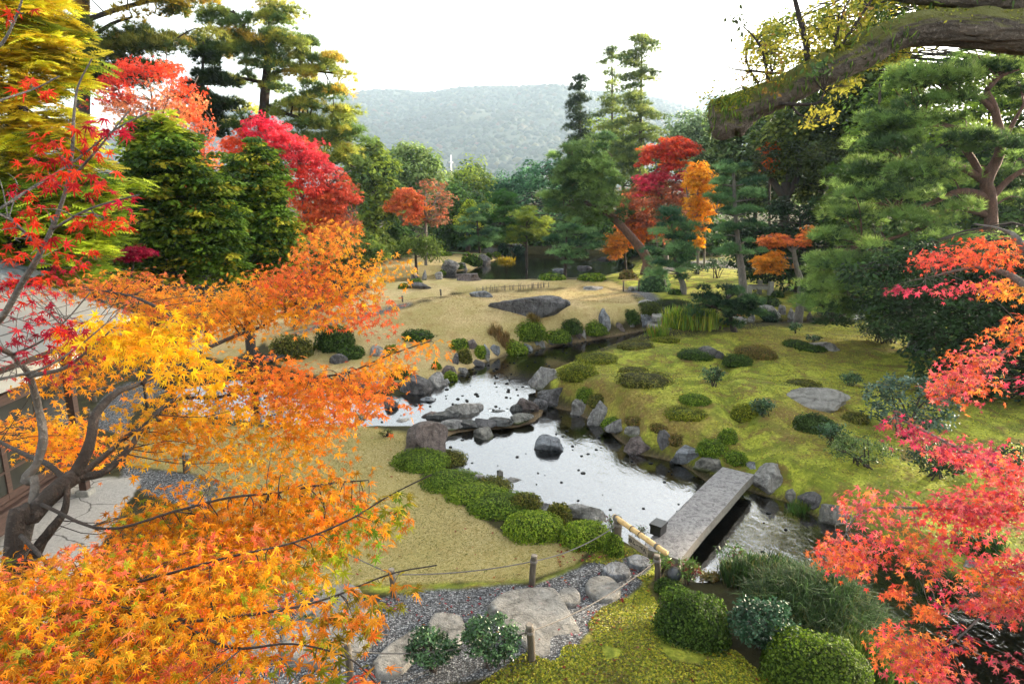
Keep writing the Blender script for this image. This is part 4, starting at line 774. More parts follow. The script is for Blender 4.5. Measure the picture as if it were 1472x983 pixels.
pine('yellow green pine with a thin dark trunk by the far pond', 50, [(757,378,4),(757,352,3),(757,322,2)], [], [(760,308,24,8,18),(770,320,26,9,20),(746,328,22,9,18),(766,338,30,9,22),(744,346,20,7,10)], [('#7f9a38', .62, 3), ('#93a63c', .64, 2), ('#5f7f38', .55, 1)], .62, .32, 64)
pine('blue green pine on the moss bank right of the pond', 34, [(982,410,9),(974,388,7),(968,350,4),(964,305,2)], [[(970,365,4),(945,355,2)],[(970,360,4),(992,350,2)]],
  [(963,303,18,9,14),(972,322,28,10,22),(952,336,26,10,20),(984,344,24,10,18),(960,358,34,11,28),(948,376,26,10,18),(985,372,24,10,16),(962,388,30,8,14)], PINEB, .5, .26, 65, 'bark_grey')
pine('tall tiered pine with clear flat storeys of needles', 32, [(1068,412,12),(1064,372,9),(1058,320,6),(1055,265,5),(1054,235,3)], [[(1058,290,3),(1085,286,2)],[(1058,310,3),(1030,306,2)],[(1056,268,3),(1030,264,2)]],
  [(1054,240,26,9,24),(1036,262,18,7,10),(1078,260,20,7,12),(1040,283,26,7,18),(1080,280,22,7,14),(1058,302,40,8,28),(1046,326,34,8,24),(1082,322,24,7,14),(1048,346,34,8,22),(1072,358,30,8,20),(1040,362,20,6,8)], PINEB, .42, .24, 66, 'bark_grey', per=34, flat=.25)
pine('low wide pine spreading over the stones by the narrow stream', 26, [(1056,476,8),(1050,455,6),(1045,430,4)], [[(1050,450,4),(1010,436,2)],[(1050,448,4),(1085,440,2)]],
  [(1040,418,38,10,34),(1010,430,24,10,22),(1072,430,26,11,24),(1040,440,46,11,40),(1015,450,24,8,16),(1075,450,28,9,22),(1060,462,24,7,10)], [('#4a6f48', .6, 3), ('#5f8550', .62, 2), ('#33543a', .5, 2)], .38, .2, 67, per=32)
RP = [(a, b * 1.65, c) for a, b, c in [('#6f8c48', .62, 3), ('#869f52', .66, 2), ('#455f38', .5, 2.5)]]
make_tree('pine_tree', 'large pine with a twisting red trunk and fine bright needles at right', 'pine', 24, [(1425,480,20),(1424,300,18),(1418,262,17),(1438,215,14),(1430,160,11),(1418,132,8)],
  [[(1438,215,9),(1455,180,6),(1472,150,4)],[(1424,285,11),(1455,255,8),(1500,230,5)],[(1418,270,10),(1395,225,10),(1372,205,6),(1355,196,3)],[(1420,262,14),(1380,240,9),(1335,222,6),(1300,238,4)],[(1424,285,13),(1380,275,9),(1330,296,7),(1290,305,4)],[(1424,310,12),(1370,300,8),(1320,330,6),(1240,355,4)],[(1430,160,10),(1405,140,7),(1370,140,4)],[(1418,130,8),(1440,110,5),(1465,100,3)],[(1425,330,10),(1350,350,7),(1290,395,5),(1250,430,3)],[(1436,195,9),(1400,185,6),(1330,180,3)]],
  [dict(poly=ell(*e_), n=int(nn * 1.5), clr=.72, per=36, size=.26, pal=RP, inset=.6, kind='tuft', flat=.34, up=.7, out=.5, droop=.15, hole=.26, hole_f=.7, dY=(lambda x, y, o=o_: o * 1.6 + 0 * x)) for *e_, nn, o_ in
   [(1340,108,60,16,40,0),(1420,92,60,14,36,.5),(1310,140,44,14,34,-.5),(1380,138,50,13,34,-.3),(1460,130,40,14,20,.8),(1290,172,46,13,34,0),(1350,170,44,12,30,.8),(1262,205,36,12,26,.4),(1320,205,54,12,36,-.6),(1395,196,36,10,18,-.8),(1250,240,34,12,24,.5),(1310,242,54,12,38,-.8),(1370,252,36,10,18,.6),(1455,205,30,12,14,-.5),(1260,275,46,12,34,-.2),(1330,276,46,10,26,-.9),(1230,305,44,12,30,.3),(1300,312,56,11,36,-.8),(1380,312,32,9,12,-.7),(1215,340,40,11,26,.2),(1275,346,50,11,32,-.6),(1345,336,40,9,16,.4),(1190,372,36,11,22,.2),(1245,376,50,11,30,-.5),(1180,405,34,11,20,.1),(1230,410,46,11,26,-.6),(1170,432,30,10,16,.2),(1215,440,36,10,16,-.2),(1450,250,34,12,14,.6),(1460,290,30,10,12,.5),(1410,350,50,12,26,-1),(1340,370,50,12,26,-.8),(1300,420,60,12,26,-.5),(1255,440,40,10,16,-.3),(1390,390,50,12,20,-.8)]],
  bark='bark_red', leafmat='needle', seed=70, tw=.6, twr=.035)
make_tree('conifer_tree', 'deep green tufted conifer between the dark evergreen and the large red pine', 'conifer', 30, [(1262,420,12),(1262,260,9),(1265,120,3)], [],
  [dict(poly=[(1195,265),(1230,215),(1255,160),(1280,135),(1300,160),(1290,220),(1250,270),(1260,320),(1210,350),(1185,310)], n=170, clr=.55, per=28, kind='tuft', size=.26, pal=[('#5d8030', .6, 3), ('#799634', .62, 2), ('#3c5f2a', .5, 2)], flat=.5, up=.5)], leafmat='needle', seed=71)
make_tree('weeping_tree', 'round light green weeping tree left of the pond', 'tree', 45, [(598,378,4),(597,358,3),(597,342,2)], [], [dict(poly=[(566,356),(578,340),(600,333),(622,337),(632,352),(628,366),(610,372),(572,370)], n=150, clr=.5, per=26, kind='long', size=.24, pal=[('#6f8a3a', .62, 3), ('#86a046', .65, 2), ('#55702f', .55, 1)], flat=.6, up=.3, droop=.8)], seed=72, tw=.4)
# thin trunks under the right-hand wood
for k, (px_, b_, t_, w_, y_, lb) in enumerate([(1200,345,262,30,38,'thick mossy tree trunk in the dark wood behind the red pine'), (1128,330,262,16,42,'forked dark trunk in front of the grey green evergreen')]):
    fk = [[(px_, 285, 12), (px_ - 22, 255, 8), (px_ - 40, 232, 5)], [(px_ + 2, 285, 12), (px_ + 18, 255, 8), (px_ + 22, 225, 6)]] if k else []
    make_tree('old_tree', lb, 'tree', y_, [(px_, b_, w_), (px_, (b_ + t_) / 2, w_ * .9), (px_ + 2, t_, w_ * .75)], fk, [dict(poly=ell(px_, t_ - 30, 60, 30), n=90, clr=.6, per=26, kind='rhomb', size=.2, pal=[('#44562c', .55, 3), ('#5a6a30', .6, 2)])], bark='bark_moss' if not k else 'bark_dark', seed=73 + k)
# ================================================================ rocks and stones
GB = 'rocks edging the stream and pond'; GP = 'rocks standing in the stream'; GL = 'rocks lying on the dry lawn'
for a_ in [
 (763,459,104,31,'rock_dark','long low charcoal boulder on the crest of the tan lawn mound',GL,dict(dr=.42,cuts=12,sub=5,rough=.14,yaw=.05,boxy=.6)),
 (694,428,32,9,'rock_blue','small flat blue grey rock in the lawn dip behind the long charcoal boulder',GL,dict(dr=.6)),
 (851,417,26,6,'rock_grey','thin flat grey stone on the lawn crest right of the long charcoal boulder',GL,dict(dr=.6)),
 (601,416,38,10,'rock_dark','flat dark rock beside two tiny clipped shrubs on the far lawn strip',GL,dict(dr=.6)),
 (677,404,34,13,'rock_brown','dark rock at the pond rim with reddish twigs beside it',GB,{}),
 (645,395,26,20,'rock_grey','blocky grey boulder at the left corner of the far pond',GB,{}),
 (595,404,10,14,'rock_dark','small upright dark stone, left of two at the pond inlet',GB,{}),
 (611,403,8,13,'rock_grey','thin pointed grey stone at the pond inlet',GB,dict(pointy=.5)),
 (632,402,12,10,'rock_grey','pale stone against the blocky grey pond boulder',GB,{}),
 (664,388,20,10,'rock_pale','low pale rock on the left rim of the pond',GB,{}),
 (692,381,24,14,'rock_dark','dark rock casting a clear reflection in the far pond',GB,{}),
 (679,376,9,8,'rock_blue','little blue stone between pale rim rock and round dark shrub',GB,{}),
 (727,385,20,5,'rock_dark','flat dark islet rock below the yellow water plant',GP,{}),
 (625,366,26,7,'rock_dark','flat dark rock under the weeping tree',GL,dict(dr=.6)),
 (741,356,22,6,'rock_grey','long grey flat rock on the far shore between pine trunks',GB,{}),
 (805,397,22,10,'rock_blue','blue rock behind the left dome shrub at the pond',GB,{}),
 (838,394,26,11,'rock_dark','dark rock between the two clipped dome shrubs at the pond',GB,{}),
 (868,476,22,30,'rock_blue','tall pointed blue grey rock on the far stream bank',GB,dict(pointy=.45,dr=.8)),
 (926,471,30,18,'rock_blue','blue boulder with white streaks under the moss cap by the stepping blocks',GB,dict(dr=.7)),
 (889,475,15,11,'rock_brown','round brownish stone right of the tall pointed rock',GB,{}),
 (906,470,11,9,'rock_grey','small grey stone between brownish stone and white streaked boulder',GB,{}),
 (966,459,38,14,'rock_grey','smooth grey boulder above the iris clump',GB,{}),
 (829,486,13,18,'rock_brown','upright brown stone on the far bank between green azaleas',GB,dict(pointy=.3)),
 (839,485,6,13,'rock_pale','narrow white upright stone beside the brown upright stone',GB,{}),
 (817,494,12,12,'rock_dark','dark squat stone at the waterline below the middle azaleas',GB,{}),
 (791,496,13,9,'rock_dark','small black stone at the waterline under the bright azaleas',GB,{}),
 (779,501,11,10,'rock_grey','small round grey stone at the waterline under the bright azaleas',GB,{}),
 (769,494,10,9,'rock_blue','small blue stone tucked above the waterline by the yellow green azalea',GB,{}),
 (756,507,18,14,'rock_blue','flat fronted blue stone below the largest far bank azalea',GB,{}),
 (711,509,14,13,'rock_blue','bluish stone on the far bank left of the yellow green azalea',GB,{}),
 (698,510,12,15,'rock_blue','leaning blue slab stone on the far bank',GB,dict(pointy=.4)),
 (690,529,21,12,'rock_dark','low dark rock in the water at the foot of the lawn bank',GB,dict(dr=.6)),
 (699,518,10,8,'rock_pale','tiny pale pebble rock at the bank corner',GB,{}),
 (678,501,21,13,'rock_brown','flat topped purple brown stone at the lawn edge',GB,{}),
 (655,523,13,14,'rock_dark','dark angular stone beneath the small bank shrub',GB,{}),
 (643,541,24,15,'rock_brown','purple brown rock above the bright moss on the lawn bank',GB,{}),
 (666,538,16,11,'rock_grey','low grey rock at the waterline right of the bright bank moss',GB,{}),
 (597,569,56,30,'rock_dark','big rounded dark boulder with pale scratches left of the weir',GB,dict(sub=5,rough=.06)),
 (626,556,31,20,'rock_grey','grey rock leaning on the big rounded dark boulder',GB,{}),
 (642,555,11,11,'rock_grey','small grey stone at the right of the leaning grey rock',GB,{}),
 (562,590,23,18,'rock_dark','dark pyramid rock alone in the riffle',GP,dict(pointy=.3)),
 (617,578,22,6,'rock_blue','flat wet blue stone barely above the riffle',GP,dict(z=-.2)),
 (519,561,40,22,'rock_dark','dark rock half hidden behind the orange branch tip',GB,{}),
 (546,562,22,20,'rock_grey','grey rock in the shade beside the branch tip',GB,{}),
 (486,524,25,14,'rock_dark','purple black rock at the foot of the skirted azalea',GL,{}),
 (539,512,23,14,'rock_grey','pale topped grey rock on the lawn above the orange branch tip',GL,{}),
 (405,520,40,14,'rock_dark','dark flat rock under the olive azalea on the mound',GL,{}),
 # weir
 (664,604,50,24,'rock_pale','pale wet boulder forming the middle of the weir',GP,dict(z=-.35,dr=.6,sub=5)),
 (634,610,36,20,'rock_wet','shiny black rock at the left of the weir fall',GP,dict(z=-.35,dr=.6)),
 (716,602,46,15,'rock_wet','flat wet black slab the water slides over at the weir',GP,dict(z=-.35,dr=.5)),
 (741,599,18,16,'rock_wet','dark block at the right end of the black weir slab',GP,dict(z=-.35,dr=.6)),
 (759,597,30,22,'rock_brown','brown wet rock closing the weir at the right',GP,dict(z=-.35,dr=.6)),
 (688,597,22,16,'rock_grey','grey weir stone between pale boulder and black slab',GP,dict(z=-.35)),
 (652,607,26,13,'rock_wet','black wet rock between the shiny black rock and the pale boulder',GP,dict(z=-.35)),
 (701,597,16,10,'rock_wet','small wet rock at the left end of the black weir slab',GP,dict(z=-.35)),
 (775,590,20,16,'rock_dark','dark rock joining the weir to the ledge rock',GP,dict(z=-.35)),
 (618,607,24,14,'rock_brown','brown wet rock right behind the large purple brown boulder',GP,dict(z=-.35)),
 (646,617,32,12,'rock_grey','flat grey rock in the front line of the weir, nearest the purple boulder',GP,dict(z=-.24,dr=.8)),
 (671,615,32,11,'rock_wet','flat wet rock in the front line of the weir below the pale boulder',GP,dict(z=-.24,dr=.8)),
 (697,613,32,10,'rock_dark','dark low rock in the front line of the weir beside the little fall',GP,dict(z=-.24,dr=.8)),
 (722,612,34,10,'rock_wet','wet low rock in the front line of the weir under the black slab',GP,dict(z=-.24,dr=.8)),
 (750,608,32,11,'rock_moss','mossy low rock in the front line of the weir at its right',GP,dict(z=-.24,dr=.8)),
 (604,612,30,10,'rock_grey','low grey rubble rock at the left end of the weir',GP,dict(z=-.35)),
 (575,612,26,8,'rock_grey','low grey rock at the lawn corner below the riffle',GB,{}),
 (616,656,62,46,'rock_brown','large purple brown boulder at the lawn corner by the weir',GB,dict(sub=5,dr=.7,rough=.06,cuts=6)),
 (787,552,46,28,'rock_grey','light grey craggy boulder on the right of the upper pool',GB,dict(sub=5,pointy=.15)),
 (801,581,56,26,'rock_dark','dark ledge rock with moss below the light craggy boulder',GB,dict(sub=5)),
 (834,597,25,22,'rock_pale','blue white speckled stone right of the dark ledge rock',GB,{}),
 (861,612,32,31,'rock_grey','upright grey brown split rock on the right bank',GB,dict(pointy=.2,sub=5)),
 (890,622,40,20,'rock_grey','grey wedge rock sloping into the pool on the right bank',GB,dict(pointy=.3)),
 (916,628,32,15,'rock_moss','low mossy stone behind the rusty boulder',GB,{}),
 (920,650,40,22,'rock_brown','rusty pink boulder at the right waterline',GB,{}),
 (955,644,27,23,'rock_dark','dark grey stone between the rusty boulder and the blue oval one',GB,{}),
 (989,665,42,23,'rock_blue','smooth dark blue oval boulder on the right waterline',GB,dict(rough=.05)),
 (1023,683,44,24,'rock_moss','greenish pale boulder touching the stone bridge',GB,{}),
 (1078,674,30,9,'rock_blue','flat blue stone at the far end of the stone bridge',GB,{}),
 (1058,668,24,8,'rock_grey','flat grey stone set in moss by the far end of the bridge',GB,{}),
 (1105,711,44,41,'rock_pale','mottled white and brown rock standing right of the bridge end',GB,dict(sub=5,dr=.8)),
 (1138,722,30,20,'rock_moss','brown mossy rock right of the mottled white rock',GB,{}),
 (1170,729,40,24,'rock_dark','dark grey rounded rock on the bank past the bridge',GB,{}),
 (1202,762,54,32,'rock_moss','mossy grey rock under the red maple on the far bank',GB,{}),
 (691,631,30,17,'rock_moss','mossy rock standing in the lower pool below the weir',GP,dict(z=-.35)),
 (790,648,38,22,'rock_blue','dark blue rock with a tail alone in the middle of the lower pool',GP,dict(z=-.35,pointy=.05,cuts=8)),
 (632,652,18,10,'rock_blue','small blue stone in the hedge by the purple brown boulder',GB,{}),
 (689,697,20,14,'rock_grey','round grey stone sunk in the hedge row',GB,{}),
 (733,702,32,14,'rock_pale','pale flat rock at the pool edge behind the hedge',GB,{}),
 (746,714,17,9,'rock_blue','small blue stone at the pool edge behind the hedge',GB,{}),
 (770,719,20,10,'rock_brown','brown stone at the pool edge beside the low hedge',GB,{}),
 (787,739,32,15,'rock_grey','grey rock wedged between the two largest hedge mounds',GB,{}),
 (835,748,62,28,'rock_pale','broad pale grey boulder at the near edge of the pool',GB,dict(sub=5,dr=.6)),
 (663,680,16,7,'rock_grey','thin grey rock at the pool edge beside a fallen leaf',GB,{}),
 (718,684,10,8,'rock_moss','dark little stone off the hedge in the pool',GP,dict(z=-.35)),
 (1356,848,40,20,'rock_dark','dark rock on the right stream bank under the red maple',GB,{}),
 (1393,814,17,10,'rock_pale','small pale stone on the mossy right bank under the maple',GB,{}),
 (1460,850,46,18,'rock_grey','grey rock at the right frame edge beyond the maple twigs',GB,{}),
 (1253,972,28,24,'rock_grey','round grey stone in the fern bed at the bottom right',GB,{}),
 (1020,515,34,17,'rock_dark','dark cleft rock ringed by a green cushion on the moss hill',None,dict(sub=5)),
 (1178,588,88,26,'slab','broad flat grey rock with lichen spots lying in the right moss',None,dict(sub=5,dr=.55,cuts=6)),
 (1180,503,40,10,'rock_pale','white flat rock on the moss between low junipers',None,dict(dr=.6)),
 (1060,465,25,9,'rock_grey','flat grey stone on the narrow stream under the low wide pine',GB,{}),
 (1079,463,11,11,'rock_pale','small pale triangular stone under the low wide pine',GB,dict(pointy=.4)),
 (1111,458,17,19,'rock_pale','white leaning stone, larger of the pair right of the low wide pine',GB,dict(pointy=.2)),
 (1122,452,12,14,'rock_grey','grey stone leaning behind the white leaning stone',GB,{}),
 (1136,458,12,14,'rock_pale','white pointed stone at the narrow stream bank',GB,dict(pointy=.5)),
 (1157,447,17,12,'rock_brown','brown stone high on the narrow stream bank',GB,{}),
 (1163,460,10,10,'rock_brown','small brown stone below the high brown stone',GB,{}),
 (1099,445,20,8,'rock_grey','half buried grey stone behind the white leaning stone',GB,{}),
 (1136,418,14,10,'rock_grey','grey rock beside the stone posts under the red pine',GB,{}),
 (1003,385,40,8,'rock_grey','long flat grey rock on the far moss behind the blue green pine',None,dict(dr=.5)),
 (1322,510,30,42,'rock_blue','blue grey standing slab glimpsed under the dark glossy bush',None,dict(pointy=.2)),
 (868,380,30,10,'rock_dark','dark flat rock on the right pond shore below the leaning trunk',GB,{}),
 (885,374,26,8,'rock_grey','grey rock on the right pond shore by the golden sprig',GB,{}),
]:
    px_, pb_, w_, h_, mt_, lb_, gr_, kw_ = a_
    rock(px_, pb_, w_, h_, mt_, lb_, group=gr_, **kw_)
GS = 'flat stones set along the gravel path'
for poly, h, lb in [
 ([(703,868),(722,852),(748,845),(790,843),(803,852),(815,872),(833,905),(835,935),(800,941),(768,941),(745,915),(718,888)], .09, 'largest flat slab of the path, pentagonal with a chipped corner'),
 ([(616,893),(627,880),(660,884),(668,905),(660,925),(640,945),(620,930)], .08, 'squarish pale stone left of the largest path slab'),
 ([(536,950),(560,925),(600,903),(608,925),(590,950),(570,965),(545,968)], .08, 'long pale slab half behind the glossy shrub at the bottom'),
 ([(405,915),(430,880),(470,862),(520,868),(540,890),(530,920),(490,945),(440,950),(408,938)], .10, 'large rounded pale stone under the drooping orange leaves'),
 ([(445,872),(462,846),(500,838),(520,850),(512,866),(470,880)], .09, 'pale stone at the lawn corner behind the large rounded stone'),
 ([(801,855),(808,845),(826,844),(834,856),(828,866),(810,866)], .11, 'small round grey stone right of the largest path slab'),
 ([(842,838),(852,828),(876,828),(892,845),(882,858),(862,860),(846,850)], .10, 'oblong pale stone in the gravel before the small post'),
 ([(867,815),(878,807),(896,808),(906,820),(892,826),(874,825)], .11, 'dark blue grey stepping stone near the bamboo rail'),
 ([(902,800),(915,796),(932,802),(934,812),(918,814),(906,810)], .07, 'flat blue stone at the foot of the stone bridge'),
 ([(310,915),(350,895),(395,905),(400,935),(350,950),(315,940)], .08, 'flat stone almost buried under orange leaves at the bottom left')]:
    flat_stone(poly, h, 'slab' if 'blue' not in lb else 'rock_blue', lb, group=GS)
for k, (px_, pb_, w_) in enumerate([(928,434,10),(945,452,8),(942,464,12),(966,470,14)]):
    flat_stone(ell(px_, pb_, w_, 3.5, 8), .12, 'rock_pale', ['farthest grey block of the little stone steps by the moss mound','second grey block of the little stone steps by the moss mound','third block of the stone steps, touching the small iris tuft','lowest wet block of the stone steps beside the iris clump'][k], 'step_stone', 'stepping stone', 'stone steps by the iris clump')
# pebbles scattered in the shallow water
rng = np.random.default_rng(4); acc = Acc(); v, f = ICO[2]
for poly, z, n in ((WATERS[0][2], -.35, 90), (WATERS[1][2], -.2, 260)):
    lo, hi = poly.min(0), poly.max(0); hi = np.minimum(hi, [9, 34]); lo = np.maximum(lo, [-9, 6])
    Q = rng.uniform(lo, hi, (n * 14, 2)); Q = Q[inside(Q, poly)][:n]; d = -sdf(Q, poly)
    for p_, dd in zip(Q, d):
        s = rng.uniform(.010, .036) * (1.2 if z < -.3 else 1.35)
        acc.add(v * np.array([s * rng.uniform(.8, 1.6), s, s * .7]) * (1 + .35 * fbm(v * 1.7 + p_[0] * 5, 3, 2))[:, None] + np.array([p_[0], p_[1], z + s * .15]), f, np.array([.03, .03, .028]) * rng.uniform(.6, 2.2))
tag(acc.build('pebbles', MATS['leaf'], None, True), 'dark pebbles breaking the surface of the shallow stream', 'pebbles', None, 'stuff')
# little falls between the weir stones
plain('foam', (.85, .88, .9), .25, (.45, .5, .52), 30, .5)
acc = Acc()
for (px_, pb_, w_) in ((682,598,10),(651,604,9),(706,601,6),(728,601,5)):
    b = atz(px_, pb_, -.345); wd_ = w_ * depth(b) / FPX; d = unit(np.array([b[0], b[1], 0])); sx_ = np.array([d[1], -d[0], 0])
    pr = [(0.30, .155), (.12, .15), (.04, .09), (0, .015), (-.10, .006)]; Vv = []
    for dd, zz in pr:
        for s_ in np.linspace(-1, 1, 5): Vv.append(b + d * (dd + .02 * math.sin(s_ * 7)) + sx_ * s_ * wd_ / 2 * (1 + .25 * (dd < 0)) + np.array([0, 0, zz - .01 * s_ * s_]))
    Tt = []
    for i in range(len(pr) - 1):
        for j in range(4): a0 = i * 5 + j; Tt += [(a0, a0 + 1, a0 + 6), (a0, a0 + 6, a0 + 5)]
    acc.add(np.array(Vv), np.array(Tt), (.8, .8, .8))
tag(acc.build('waterfall_foam', MATS['foam'], None, True), None, None, None, 'structure')
# ================================================================ shrubs and low plants
AZ = [(a, b * 1.02, c) for a, b, c in [('#7fa028', .6, 3), ('#98b232', .65, 2), ('#567a1e', .55, 2)]]
AZB = [(a, b * 1.02, c) for a, b, c in [('#8fae2a', .66, 3), ('#a8bd3a', .7, 2), ('#5f8420', .55, 1.5)]]
AZD = [(a, b * 1.2, c) for a, b, c in [('#4f6f24', .55, 3), ('#638030', .6, 1.5), ('#36521c', .5, 2)]]
AZO = [(a, b * 1.2, c) for a, b, c in [('#7a7f2e', .58, 3), ('#948c38', .6, 1.5), ('#566024', .5, 2)]]
MOSSC = [(a, b * 1.2, c) for a, b, c in [('#889422', .62, 3), ('#a2a22c', .65, 2), ('#627420', .55, 2)]]
BRN = [(a, b * 1.2, c) for a, b, c in [('#8a7a38', .55, 3), ('#a08248', .55, 2), ('#6f7430', .55, 2)]]
GH = 'clipped hedge mounds along the near side of the pool'; GF = 'clipped azaleas on the far stream bank'; GA = 'clipped azaleas on the tan lawn'; GM = 'green cushions on the moss hill'
